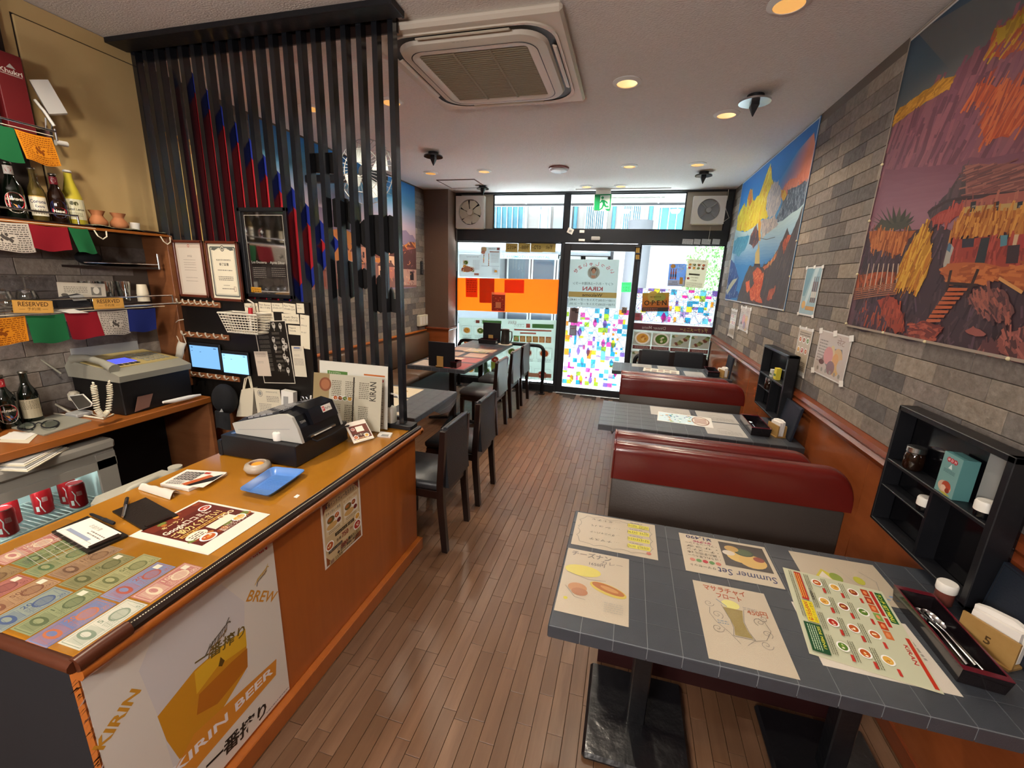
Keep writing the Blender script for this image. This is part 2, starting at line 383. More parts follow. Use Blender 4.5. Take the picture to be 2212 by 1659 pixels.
# ------------------------------------------------------------------ the shell
YF = 5.74; XR = 1.06; XL = -2.72; ZC = 2.61; YB = -2.6
solo('ceiling', G().box(XL-.15, XR+.15, YB-.1, YF+.05, ZC, ZC+.12), 'ceiling_fabric', kind='structure')
fl = solo('floor', G().box(XL-.15, XR+.15, YB-.1, YF, -.1, -.006), 'plank_gap', kind='structure')
PW, PL = .0553, .298
pm = mesh_of('plank', G().box(-PW/2+.0008, PW/2-.0008, -PL/2+.0008, PL/2-.0008, -.006, 0, .0006), 'plank')
rest = G(); spots = []
for i in range(int((XR-XL)/PW)+1):
    x = XL+.02+i*PW; st = rnd.uniform(0, PL)
    for j in range(int((YF+1)/PL)+1):
        y = -.6+st+j*PL
        if y+PL/2 > YF: continue
        d = math.hypot(x+.35, (y-1.9)*.62); vis = -1.05 < x < 1.06 and y > .75 and not (x > .16 and y > 1.55)
        spots.append((0 if vis else 1, d, x, y))
spots.sort()
for k, (h, d, x, y) in enumerate(spots):
    if k < 298:
        o = bpy.data.objects.new('plank', pm); COL.objects.link(o); o.parent = fl; o.location = V((x, y, 0))-fl.location
    else: rest.box(x-PW/2+.0008, x+PW/2-.0008, y-PL/2+.0008, y+PL/2-.0008, -.006, 0)
part('planks_beyond', rest, 'plank', fl, kind='stuff')
# right wall: stone-look tiles over a wooden dado
wr = solo('wall_right', G().box(XR, XR+.15, YB-.1, YF+.05, -.1, ZC), 'grout', kind='structure')
BH, BL = .0731, .236
bm_ = mesh_of('brick', G().box(-.006, .0, -BL/2+.0012, BL/2-.0012, -BH/2+.0012, BH/2-.0012, .0015), 'brick')
bk = G(); nb = 0
for r in range(23):
    z = 1.3085-.0365-BH*4 + r*BH - 0
    if z-BH/2 < .935: z0c = True
    st = (r*.37 % 1)*BL
    for j in range(26):
        y = -.1+st+j*BL
        if z+BH/2 > ZC or y+BL/2 > YF: continue
        hid = (z > 1.42 and (y+BL/2 < 2.43 or 3.42 < y-BL/2 and y+BL/2 < 5.3)) or y < 1.0
        if not hid and nb < 295:
            o = bpy.data.objects.new('brick', bm_); COL.objects.link(o); o.parent = wr; o.location = V((XR, y, z))-wr.location; nb += 1
        else: bk.box(XR-.006, XR, y-BL/2+.0012, y+BL/2-.0012, z-BH/2+.0012, z+BH/2-.0012)
part('bricks_beyond', bk, 'brick', wr, kind='stuff')
d = G()
for y0, y1 in ((YB, .1), (.102, 1.998), (2.0, 3.898), (3.9, YF-.01)): d.box(XR-.014, XR, y0, y1, 0, .87, .002)
part('dado_panel', d, 'dado_wood', wr)
solo('trim_1', G().prism([(XR, 0, .865), (XR-.03, 0, .865), (XR-.035, 0, .885), (XR-.022, 0, .9), (XR-.035, 0, .915), (XR-.03, 0, .935), (XR, 0, .945)], (0, YF-.01-YB, 0)).xf(Matrix.Translation((0, YB, 0))), 'rail_wood', kind='structure', smooth=40)
solo('baseboard_right', G().box(XR-.022, XR, YB, YF-.01, 0, .07, .004), 'rail_wood', kind='structure')
# left wall: tiles, padded dado beyond the screen
wl = solo('wall_left', G().box(XL-.15, XL, YB-.1, YF+.05, -.1, ZC), 'grout', kind='structure')
b2 = mesh_of('brick', G().box(0, .006, -BL/2+.0012, BL/2-.0012, -BH/2+.0012, BH/2-.0012, .0015), 'brick'); bk = G()
for r in range(26):
    z = .835 + r*BH; st = (r*.41 % 1)*BL
    for j in range(26):
        y = .2+st+j*BL
        if y+BL/2 > YF-.02 or z+BH/2 > ZC: continue
        if (y > 5.1 or (y > 2.2 and z < 1.4) or (y < 1.85 and z < 1.72)) and not (y < .75):
            o = bpy.data.objects.new('brick', b2); COL.objects.link(o); o.parent = wl; o.location = V((XL, y, z))-wl.location
        elif y > 1.95: bk.box(XL, XL+.006, y-BL/2+.0012, y+BL/2-.0012, z-BH/2+.0012, z+BH/2-.0012)
part('bricks_beyond', bk, 'brick', wl, kind='stuff')
part('padded_dado', G().box(XL, XL+.03, 2.1, 5.45, 0, .775, .01), 'brown_pad', wl)
solo('trim_2', G().box(XL, XL+.035, 2.05, 5.45, .775, .80, .006), 'orange_wood', kind='structure')
solo('wall_back', G().box(XL-.15, XR+.15, YB-.15, YB, -.1, ZC), 'brown_wall', kind='structure')
# brown pilaster in the left front corner
t = solo('column', G().box(XL, -2.37, 5.46, YF-.02, .83, ZC), 'brown_wall', kind='structure')
part('wood_base', G().box(XL, -2.365, 5.455, YF-.02, 0, .80), 'dado_wood', t)
part('moulding', G().box(XL, -2.345, 5.435, YF-.02, .80, .83, .008), 'rail_wood', t)
# ------------------------------------------------------------------ shop front: black aluminium frame, glass, sliding door
fr = G()
for a in [(-2.44, -2.37, 0, 2.61), (1.05, 1.2, 0, 2.61), (-2.44, 1.2, 2.59, 2.62), (-2.44, 1.2, 2.0, 2.16), (-.9, -.86, 0, 2.0), (.045, .083, 0, 2.0), (-2.37, -.9, 0, .1), (.083, 1.05, 0, .1), (-.895, -.838, 2.16, 2.59), (-2.37, -2.3, 2.16, 2.59), (.98, 1.05, 2.16, 2.59)]:
    fr.box(a[0], a[1], YF-.02, YF+.06, a[2], a[3], .003)
wf = solo('wall_front', fr, 'black_frame', kind='structure')
part('blind_panel', G().box(-2.3, -1.85, YF+.01, YF+.04, 2.16, 2.59), 'beige_panel', wf); part('blind_panel', G().box(.55, .98, YF+.01, YF+.04, 2.16, 2.59), 'beige_panel', wf)
part('threshold', G().box(-.9, .083, YF-.05, YF+.06, -.004, .012, .003), 'steel', wf)
part('soffit_strip', G().box(-.75, .35, YF-.16, YF-.12, 2.6, 2.61), 'white_paint', wf)
def glazing(n, x0, x1, z0, z1, y=YF+.02):
    w = solo(f'window_{n}', G().box(x0, x0+.014, y-.014, y+.014, z0, z1).box(x1-.014, x1, y-.014, y+.014, z0, z1).box(x0, x1, y-.014, y+.014, z0, z0+.014).box(x0, x1, y-.014, y+.014, z1-.014, z1), 'black_frame', kind='structure')
    part('pane', G().box(x0+.01, x1-.01, y-.003, y+.003, z0+.01, z1-.01), 'pane', w); return w
glazing(1, -2.37, -.9, .1, 2.0); glazing(2, .083, 1.05, .1, 2.0); glazing(3, -1.85, -.895, 2.16, 2.59); glazing(4, -.838, .55, 2.16, 2.59)
dr = solo('door_1', G().box(-.86, -.78, YF-.03, YF, .015, 1.99, .003).box(.02, .07, YF-.03, YF, .015, 1.99, .003).box(-.78, .02, YF-.03, YF, 1.903, 1.99, .003).box(-.78, .02, YF-.03, YF, .015, .1, .003), 'black_frame', kind='structure')
part('pane', G().box(-.785, .025, YF-.018, YF-.012, .095, 1.908), 'pane', dr)
part('sensor', G().box(-.53, -.42, YF-.06, YF-.02, 2.03, 2.075, .006), 'grey_plastic', dr)
# ------------------------------------------------------------------ the street outside
solo('sidewalk', G().box(-9, 9, YF+.06, 9.2, -.15, -.02), 'concrete', kind='structure')
solo('street', G().box(-25, 25, 9.2, 14.0, -.25, -.1), 'concrete', kind='structure')
sf = solo('arcade_soffit', G().box(-9, 9, YF+.06, 7.45, 2.74, 2.9), 'soffit', kind='structure')
g = G()
for x in (-6, -3.9, -1.8, .3, 2.4, 4.5): g.box(x-.012, x+.012, YF+.1, 7.4, 2.732, 2.74)
part('panel_joint', g, 'outer_grey', sf); part('hatch_frame', G().box(-.5, .4, 6.3, 6.34, 2.72, 2.74).box(-.5, .4, 6.9, 6.94, 2.72, 2.74).box(-.5, -.46, 6.34, 6.9, 2.72, 2.74).box(.36, .4, 6.34, 6.9, 2.72, 2.74), 'white_paint', sf)
part('fascia', G().box(-9, 9, 7.4, 7.47, 2.705, 2.74), 'outer_grey', sf)
for x in (-1.7, -.2, .6): 
    part('soffit_light', G().cyl((x, 7.9, 2.66), (x, 7.9, 2.71), .06, .09), 'white_paint', sf)
# building across the road
bd = thing('street_building', 'pale building across the road with blue-green windows, seen through the shop front', 'building', (-1, 15, 0))
part('wall', G().box(-14, 3.2, 14.6, 15.4, 2.6, 7), 'outer_wall', bd); part('wall', G().box(-14, -4.4, 14.5, 15.4, -.1, 2.6), 'outer_wall_white', bd)
part('wall', G().box(-.6, 3.2, 14.5, 15.4, -.1, 2.6), 'outer_wall', bd); part('wall', G().box(-4.4, -.6, 15.2, 15.4, -.1, 2.6), 'outer_grey', bd)
part('pier', G().box(-2.6, -2.0, 14.45, 14.62, 2.6, 7), 'outer_wall_white', bd)
for x0, x1, z0, z1 in [(-6.6, -5.6, 3.0, 4.6), (-5.2, -3.5, 3.0, 4.6), (-3.1, -2.7, 3.0, 4.6), (-1.6, -.9, 3.0, 4.4), (.6, 2.6, 2.9, 4.2), (-.45, .2, 3.0, 4.1)]:
    w = part('window_frame', G().box(x0, x1, 14.5, 14.6, z0, z1), 'white_paint', bd); n = 2
    for i in range(n):
        a = x0+.05+(x1-x0-.1)*i/n; b = x0+.05+(x1-x0-.1)*(i+1)/n-.04
        part('pane', G().box(a, b, 14.48, 14.5, z0+.05, z1-.05), 'blue_glass', w, local=False)
    g = G()
    for i in range(9):
        a = x0+.1+(x1-x0-.2)*i/8; g.box(a-.012, a+.012, 14.42, 14.45, z0, z0+.85)
    g.box(x0, x1, 14.41, 14.46, z0+.83, z0+.88); part('window_guard', g, 'white_paint', w)
for x in (-1.9, -.7, .4): part('drainpipe', G().cyl((x, 14.5, 2.6), (x, 14.5, 7), .06), 'blue_glass', bd)
part('canopy', G().box(-6.8, -.7, 12.6, 14.6, 2.3, 2.62), 'outer_wall_white', bd)
for x0 in (-4.3, -3.4, -2.5, -1.6):
    o = part('entrance_door', G().box(x0, x0+.06, 15.1, 15.2, 0, 2.3).box(x0+.8, x0+.86, 15.1, 15.2, 0, 2.3).box(x0, x0+.86, 15.1, 15.2, 2.2, 2.3).box(x0, x0+.86, 15.1, 15.2, .9, .95), 'white_paint', bd)
    part('pane', G().box(x0+.06, x0+.8, 15.14, 15.16, 0, 2.2), 'dark_glass', o)
a, b, c = P(1072, 546, 1, 12.58), P(1206, 547, 1, 12.58), P(1072, 558, 1, 12.58); s = Sheet(a, (b.x, a.y, a.z), (a.x, a.y, c.z), W=100, paper='#86a2a8', thick=.004)
s.rect(8, .5, 14, s.H-.5, '#5fb0d8').text('f', 10, s.H-1.2, 6, '#ffffff').text('FUJIMOTO HOSPITAL', 18, s.H-1.6, 5, '#124650', w=70, bold=.02)
s.done('sign_band', 'print_paper', parent=bd)
b2d = thing('street_corner_building', 'white building with a tall sign behind the bush, at the far right of the road', 'building', (4.5, 15, 0))
part('wall', G().box(3.2, 9, 14.2, 15.4, -.1, 7), 'outer_wall_white', b2d)
for z in (.6, 3.2, 5.6):
    f = part('window_frame', G().box(3.6, 5.2, 14.1, 14.2, z, z+1.5), 'outer_grey', b2d); part('pane', G().box(3.7, 5.1, 14.08, 14.1, z+.1, z+1.4), 'blue_glass', f)
# pillar, planter bush and pole on the pavement opposite
pl = thing('concrete_pillar', 'round grey pillar in front of the building across the road', 'pillar', (.1, 11.6, -.1))
part('shaft', G().cyl((.1, 11.6, -.1), (.1, 11.6, 3.0), .3, n=24), 'outer_grey', pl, smooth=40); part('pillar_base', G().cyl((.1, 11.6, -.1), (.1, 11.6, .15), .4, n=24), 'concrete', pl, smooth=40)
ps = thing('red_post', 'brownish red post standing behind the round bush', 'post', (2.35, 10.6, -.1))
part('shaft', G().box(2.29, 2.41, 10.55, 10.67, -.1, 3.6), mat('post_red', '#8d4a44', .6), ps); part('cap', G().box(2.27, 2.43, 10.53, 10.69, 3.6, 3.66), 'outer_grey', ps)
mat('leaf', '#4a7038', .55, var=['#4a7038', '#5f8448', '#3a5c2c', '#6a8f52'])
tr = thing('round_bush', 'round green bush growing on the pavement beyond the right window', 'bush', (1.62, 9.6, -.1))
part('trunk', G().tube([(1.62, 9.6, -.1), (1.6, 9.6, .6), (1.64, 9.6, 1.2)], [.05, .04, .03]), 'dark_wood', tr, smooth=50)
for i in range(4):
    g = G()
    for k in range(700):
        a = rnd.uniform(0, 6.283); ph = math.acos(rnd.uniform(-1, 1)); rr = .62*rnd.uniform(.72, 1.03)
        c = V((1.62+rr*sin(ph)*cos(a), 9.6+rr*sin(ph)*sin(a), 1.72+rr*1.15*cos(ph))); t1 = V((rnd.uniform(-1, 1), rnd.uniform(-1, 1), rnd.uniform(-1, 1))).normalized(); t2 = t1.orthogonal().normalized(); l = rnd.uniform(.035, .06)
        g.add([c-t1*l, c+t2*l*.45, c+t1*l, c-t2*l*.45], [(0, 1, 2, 3)])
    part('foliage', g, 'leaf', tr, kind='stuff')
# ------------------------------------------------------------------ things on the ceiling
mat('lamp_glow', '#ffd9a0', .4, emis=('#ffc878', 5.5)); mat('lamp_cone', '#d9b070', .25, metal=.6, emis=('#ffb860', .35)); mat('lamp_off', '#d7dfe0', .35)
dl = thing('downlight', '', 'downlight', (0, 0, ZC), group='downlights in the ceiling')
part('trim_ring', G().lathe([(.056, .0), (.056, -.012), (.078, -.004), (.078, 0)], n=28), 'white_paint', dl, 40, local=True)
part('reflector', G().lathe([(.056, -.009), (.05, 0), (.042, .03), (.03, .055)], n=28), 'lamp_cone', dl, 40, local=True)
part('bulb', G().lathe([(0, -.004), (.026, -.003), (.028, .005), (.025, .02)], n=18), 'lamp_glow', dl, 40, local=True)
WH = ['round glowing downlight right of the air conditioner', 'round glowing downlight beside the larger black diffuser on the right', 'round glowing downlight at the very top right of the photo', 'downlight in the row near the shop front, right of the white ceiling dome',
      'downlight in the row near the shop front, closest to the mountain mural', 'downlight in the row near the shop front, between the left wall and the dome', 'downlight in the far left corner, nearest the left wall mural', 'downlight partly hidden by the last slat of the black screen',
      'left one of the two small downlights behind the exit sign', 'right one of the two small downlights behind the exit sign', 'downlight glimpsed between the slats of the black screen']
for i, (lx, ly) in enumerate(LAMPS):
    lab = WH[i] if i < len(WH) else ['downlight in the ceiling right above the near table', 'downlight in the ceiling near the camera by the right wall', 'downlight in the ceiling above the bar counter', 'downlight behind the camera over the aisle', 'downlight behind the camera over the bar'][i-len(WH)]
    if i == 0: dl.location = (lx, ly, ZC); dl['label'] = lab
    else: dup(dl, (lx, ly, ZC), label=lab)
# holes are not cut: the reflector sits below a small recess plate
dm = thing('ceiling_dome', 'flat white round dome on the ceiling, not lit, before the shop front', 'dome', (-.79, 4.54, ZC))
part('base', G().lathe([(.1, 0), (.1, -.015), (.085, -.02)], (-.79, 4.54, ZC), 28), mat('dome_base', '#7a4a40', .5), dm, 40); part('cover', G().lathe([(.085, -.018), (.08, -.035), (.05, -.045), (0, -.048)], (-.79, 4.54, ZC), 28), 'lamp_off', dm, 40)
for i, (x, y, r, lab) in enumerate([(.59, 3.03, .085, 'larger black ceiling diffuser with a pointed cone, by the right wall'), (-1.825, 3.875, .085, 'black pointed ceiling diffuser right of the slatted screen'), (.59, 4.853, .08, 'black pointed ceiling diffuser near the right fan'), (-1.844, 5.297, .075, 'black pointed ceiling diffuser beside the access hatch')]):
    t = thing('ceiling_diffuser', lab, 'diffuser', (x, y, ZC), group='black ceiling diffusers')
    part('neck', G().cyl((x, y, ZC), (x, y, ZC-.03), .045, n=20), 'black_frame', t, 40); part('disc', G().cyl((x, y, ZC-.03), (x, y, ZC-.04), r, n=28), 'black_paint' if i else 'steel', t, 40)
    part('cone', G().cyl((x, y, ZC-.04), (x, y, ZC-.055), .03, .032, n=4).cyl((x, y, ZC-.055), (x, y, ZC-.11), .032, .003, n=4), 'black_frame', t)
h = thing('access_hatch', 'square access hatch in the ceiling in the far left corner', 'hatch', (-2.05, 5.05, ZC))
c = [P(940, 391, 2, ZC), P(1018, 390, 2, ZC), P(1037, 407, 2, ZC), P(974, 407, 2, ZC)]
hx0, hx1, hy0, hy1 = -2.28, -1.83, 4.95, 5.38
part('frame', G().box(hx0-.012, hx1+.012, hy0-.012, hy0, ZC-.008, ZC).box(hx0-.012, hx1+.012, hy1, hy1+.012, ZC-.008, ZC).box(hx0-.012, hx0, hy0, hy1, ZC-.008, ZC).box(hx1, hx1+.012, hy0, hy1, ZC-.008, ZC), 'brown_wall', h)
part('panel', G().box(hx0, hx1, hy0, hy1, ZC-.005, ZC), 'ceiling_fabric', h)
# ceiling cassette air conditioner
ax0, ax1, ay0, ay1 = -1.268, -.364, 1.95, 2.865
ac = thing('air_conditioner', 'white ceiling cassette air conditioner with a beige grille', 'air conditioner', ((ax0+ax1)/2, (ay0+ay1)/2, ZC))
acx, acy = (ax0+ax1)/2, (ay0+ay1)/2
mat('ac_white', '#cfc6b8', .45); mat('ac_grille', '#8c8069', .7); mat('ac_dark', '#1a1512', .6); mat('ac_vane', '#c9bfae', .35)
part('panel', G().box(ax0, ax1, ay0, ay1, ZC-.035, ZC, .012), 'ac_white', ac)
def rr(hw, hh, r, z, n=8, bulge=0):
    pts = []
    for cx, cy, a0 in ((hw-r, hh-r, 0), (-hw+r, hh-r, pi/2), (-hw+r, -hh+r, pi), (hw-r, -hh+r, 1.5*pi)):
        for i in range(n+1):
            a = a0+pi/2*i/n; pts.append((acx+cx+r*cos(a), acy+cy+r*sin(a), z))
    return pts
def ringmesh(rings):
    g = G(); n = len(rings[0]); vs = [p for r in rings for p in r]
    g.add(vs, [(k*n+i, k*n+(i+1) % n, (k+1)*n+(i+1) % n, (k+1)*n+i)[::-1] for k in range(len(rings)-1) for i in range(n)]); return g
part('outlet_slot', ringmesh([rr(.405, .405, .14, ZC-.034), rr(.405, .405, .14, ZC-.037), rr(.35, .35, .12, ZC-.037)]), 'ac_dark', ac)
g = ringmesh([rr(.41, .41, .14, ZC-.03), rr(.41, .41, .14, ZC-.042), rr(.395, .395, .14, ZC-.04)]); part('outlet_rim', g, 'ac_white', ac, 40)
g = ringmesh([rr(.362, .362, .12, ZC-.034), rr(.352, .352, .12, ZC-.052), rr(.31, .31, .09, ZC-.06), rr(.275, .275, .03, ZC-.06), rr(.265, .265, .02, ZC-.055)]); part('centre_cover', g, 'ac_white', ac, 40)
part('cover_seam', ringmesh([rr(.312, .312, .085, ZC-.0605), rr(.308, .308, .085, ZC-.0608)]), 'ac_dark', ac)
for dx, dy in ((0, -1), (1, 0), (0, 1), (-1, 0)):
    a, b = acx+dx*.383, acy+dy*.383; hw, hh = (.22, .012) if dy else (.012, .22)
    part('vane', G().box(a-hw, a+hw, b-hh, b+hh, ZC-.048, ZC-.04, .004).xf(Matrix.Translation((a, b, ZC-.044)) @ Matrix.Rotation(.35 if dy == -1 else -.35 if dy == 1 else 0, 4, 'X') @ Matrix.Rotation(.35 if dx == 1 else -.35 if dx == -1 else 0, 4, 'Y') @ Matrix.Translation((-a, -b, -(ZC-.044)))), 'ac_vane', ac)
gr = part('grille', G().box(acx-.268, acx+.268, acy-.268, acy+.268, ZC-.05, ZC-.047), 'ac_dark', ac)
for i in range(28):
    y = acy-.262+.524*(i+.5)/28; part('slat', G().box(acx-.266, acx+.266, y-.0062, y+.0062, ZC-.058, ZC-.05, .002), 'ac_grille', gr)
for k in (-.09, .09): part('rib', G().box(acx+k-.006, acx+k+.006, acy-.266, acy+.266, ZC-.0595, ZC-.05), 'ac_grille', gr)
for k in range(4): part('indicator', G().box(acx-.06+k*.022, acx-.046+k*.022, acy-.345, acy-.337, ZC-.0535, ZC-.05), 'ac_dark', ac)
# exit sign and its bracket
ex = thing('exit_sign', 'green running-man exit sign hanging above the sliding door', 'exit sign', (-.43, 5.6, 2.37))
e0, e1, e2 = P(1285, 420, 1, 5.6), P(1321, 419, 1, 5.6), P(1284, 454, 1, 5.6)
part('housing', G().box(e0.x-.004, e1.x+.004, 5.602, 5.635, e2.z-.004, e0.z+.004, .004), 'white_plastic', ex); part('bracket', G().box(e0.x+.01, e1.x-.01, 5.6, 5.64, e0.z+.004, ZC), 'white_plastic', ex)
printmat('print_exit', rough=.4, transl=.3)
s = Sheet(e0, e1, e2, W=100, paper='#0a9a5a', lift=.0005)
s.rect(28, 7, 93, 96, '#e9f6ee').rect(28, 7, 34, 96, '#0a9a5a').ell(48, 20, 8, 8, '#0a9a5a').poly([(44, 30), (62, 34), (66, 56), (54, 58), (46, 44), (38, 52), (33, 48)], '#0a9a5a').poly([(60, 34), (78, 44), (82, 54), (77, 56), (70, 48), (58, 42)], '#0a9a5a').poly([(52, 54), (66, 54), (72, 66), (88, 68), (88, 76), (68, 75), (58, 64)], '#0a9a5a').poly([(52, 54), (62, 60), (52, 82), (36, 92), (32, 87), (46, 76)], '#0a9a5a').poly([(66, 84), (93, 84), (93, 96), (80, 96)], '#0a9a5a')
s.done('face', 'print_exit', parent=ex)
# two unseen globe lamps added behind the camera to brighten the room
mat('fill_globe_glow', '#fff0d8', .4, emis=('#ffeed8', 1.0))
for i, (x, y) in enumerate([(-.6, -1.0), (-1.4, -1.7)]):
    t = thing('fill_globe', ['added globe fill lamp over the aisle behind the camera', 'added globe fill lamp over the bar behind the camera'][i], 'fill lamp', (x, y, ZC), group='added fill globes'); part('cord', G().cyl((x, y, 2.05), (x, y, ZC), .004), 'black_frame', t); part('canopy', G().cyl((x, y, ZC-.02), (x, y, ZC), .05), 'black_frame', t, 40); part('globe', G().ball((x, y, 1.94), .11, 20, 12), 'fill_globe_glow', t, 60)
    l = bpy.data.lights.new('fill_lamp', 'POINT'); l.energy = [70, 62][i]; l.color = (1, .95, .9); l.shadow_soft_size = .16; o = bpy.data.objects.new('fill_lamp', l); COL.objects.link(o); o.location = (x, y, 1.79); o['kind'] = 'helper'
# ------------------------------------------------------------------ bar: wall, cream panel, slatted screen
XB = -2.62
wb = solo('wall_bar', G().box(XL, XB, YB, 1.9, 0, 1.72), 'grout', kind='structure')
for r in range(12):
    z = .86+r*BH; st = (r*.43 % 1)*BL
    for j in range(7):
        y = .5+st+j*BL
        if y+BL/2 < 1.89 and z < 1.66:
            o = bpy.data.objects.new('brick', b2); COL.objects.link(o); o.parent = wb; o.location = V((XB, y, z))-wb.location
cp = thing('cream_wall_panel', 'large smooth cream panel with a dark seam on the wall above the bottle shelf', 'panel', (-2.6, 1.6, 1.70))
part('board', G().box(-2.71, -2.582, 1.46, 1.95, 1.722, 2.535, .002), 'cream_panel', cp); part('surround', G().box(-2.71, -2.586, 1.40, 1.95, 2.54, ZC-.004).box(-2.71, -2.586, 1.40, 1.452, 1.722, 2.54), 'cream_panel', cp)
part('seam', G().box(-2.7, -2.59, 1.445, 1.95, 1.722, 2.545), 'dark_wall', cp)
solo('trim_3', G().box(XL, -2.565, YB, 1.40, 1.74, ZC), 'dark_wall', kind='structure')
sc = thing('slatted_screen', 'tall black painted slatted screen standing at the end of the bar counter', 'screen', (-1.85, 1.96, .75))
hx = part('header_beam', G().box(-2.60, -1.03, 1.80, 1.899, 2.586, 2.609, .002), 'black_wood', sc)
part('beam_end', G().box(-1.031, -1.02, 1.795, 1.9, 2.582, 2.609, .002), 'black_wood', sc)
part('back_beam', G().box(-2.60, -1.075, 1.938, 1.947, 2.556, 2.609), 'dark_wood', sc)
part('base_strip', G().box(-1.68, -1.03, 1.885, 1.96, .7505, .775, .003), 'black_wood', sc)
solo('trim_4', G().box(-2.715, -2.59, 1.70, 1.88, 2.555, 2.608), 'brown_wall', kind='structure')
sm = mesh_of('slat', G().box(-.0128, .0128, -.02, .0175, 0, 1), 'black_paint')
for k in range(20):
    o = bpy.data.objects.new('slat', sm); COL.objects.link(o); o.parent = sc; zb = .775 if k < 7 else .95
    o.location = V((-1.0905-.0769*k, 1.92, zb))-sc.location; o.scale = (1, 1, 2.609-zb)
# Nepal flag pinned to the back of the slats
mat('flag_red', '#c8202c', .8); mat('flag_blue', '#1c2f9a', .8)
yf = 1.944
fg = thing('nepal_flag', 'large red pennant flag with a blue border hung behind the black slats', 'flag', P(480, 640, 1, yf))
def fpanel(px, dy, m, nm): part(nm, G().prism([P(x, y, 1, yf+dy) for x, y in px], (0, .002, 0)), m, fg)
fpanel([(405, 180), (707, 533), (610, 676), (455, 640)], .002, 'flag_red', 'red_field')
fpanel([(405, 146), (735, 526), (707, 532), (405, 182)], 0, 'flag_blue', 'border')
fpanel([(735, 526), (632, 688), (606, 680), (707, 530)], .001, 'flag_blue', 'border')
fpanel([(636, 684), (460, 660), (455, 638), (612, 672)], 0, 'flag_blue', 'border')
# dark carved boards hung on the dining side of the slats
cvx = lambda px: P(px, 500, 1, 2.03).x
n = 0
BD = [('flat-topped hexagonal black board behind the gap beside the last slat', 843, [(-1, 472), (-1, 540), (0, 548), (1, 540), (1, 472), (0, 464)]),
      ('flat-topped black board in the third gap from the screen end', 822, [(-1, 464), (-1, 548), (0, 556), (1, 548), (1, 464)]),
      ('black board with a stepped foot low in the last gap of the screen', 845, [(-1, 646), (-1, 672), (1, 676), (1, 646), (.4, 645), (.3, 632), (0, 620), (-.3, 632), (-.4, 645)]),
      ('black round-headed board low in the second gap of the screen', 820, [(-1, 617), (-1, 668), (0, 676), (1, 668), (1, 617), (.45, 614), (.45, 602), (0, 594), (-.45, 602), (-.45, 614)]),
      ('round black plaque halfway down the middle gaps of the screen', 787, [(-1, 505), (-.7, 526), (0, 535), (.7, 526), (1, 505), (.7, 484), (0, 474), (-.7, 484)]),
      ('round black plaque below the other round one behind the slats', 787, [(-1, 602), (-.7, 618), (0, 625), (.7, 618), (1, 602), (.7, 586), (0, 579), (-.7, 586)]),
      ('tall dark board behind the slats above the menu stands', 745, [(-1.2, 565), (-1.2, 640), (0, 650), (1.2, 640), (1.2, 565), (0, 558)]),
      ('tall dark board with a notched top behind the slats left of the fan', 735, [(-1.2, 430), (-1.2, 490), (1.2, 496), (1.2, 430), (0, 424)]),
      ('dark board behind the slats next to the blue flag border', 763, [(-1, 438), (-1, 478), (0, 490), (1, 478), (1, 438), (0, 430)]),
      ('wide dark board high behind the slats near the wall fan', 700, [(-1.6, 330), (-1.6, 372), (1.6, 376), (1.6, 330)])]
for lab, px, pts in BD:
    c = P(px, sum(p[1] for p in pts)/len(pts), 1, 1.945)
    q = [(c.x+u*.036, 1.945, P(px, v, 1, 1.945).z) for u, v in pts]
    solo('carved_board', G().prism(q, (0, .012, 0)), 'black_board', lab, 'plaque', 'dark boards hung behind the screen')
# wall fan seen between the slats
fn = thing('wall_fan', 'grey wire-guarded wall fan half hidden behind the last slats of the screen', 'fan', (-1.95, 3.6, 1.9))
fc = P(790, 372, 1, 3.1); mat('fan_blade', '#b9c4c6', .4)
for k in range(36):
    a = 2*pi*k/36; pts = [fc+V((r*cos(a), -.09*(1-(r/.23)**2), r*sin(a))) for r in (.05, .1, .15, .19, .225, .23)]+[fc+V((.23*cos(a), .06, .23*sin(a)))]
    part('guard_wire', G().tube(pts, .0016, 4), 'grey_plastic', fn)
for r, y in ((.23, 0), (.15, -.05), (.05, -.088)): part('guard_ring', G().tube([fc+V((r*cos(2*pi*i/32), y, r*sin(2*pi*i/32))) for i in range(32)], .003, 5, True), 'grey_plastic', fn)
part('hub', G().cyl(fc+V((0, -.02, 0)), fc+V((0, .2, 0)), .05, .07, 20), 'black_frame', fn, 40)
for k in range(4):
    a = k*pi/2+.4; part('blade', G().prism([fc+V((cos(a+b)*r, .015+.03*b, sin(a+b)*r)) for r, b in ((.04, 0), (.19, -.35), (.2, .2), (.12, .45))], (0, .004, 0)), 'fan_blade', fn)
part('bracket', G().box(-2.7, fc.x, fc.y+.15, fc.y+.21, fc.z-.03, fc.z+.03, .008), 'black_frame', fn)
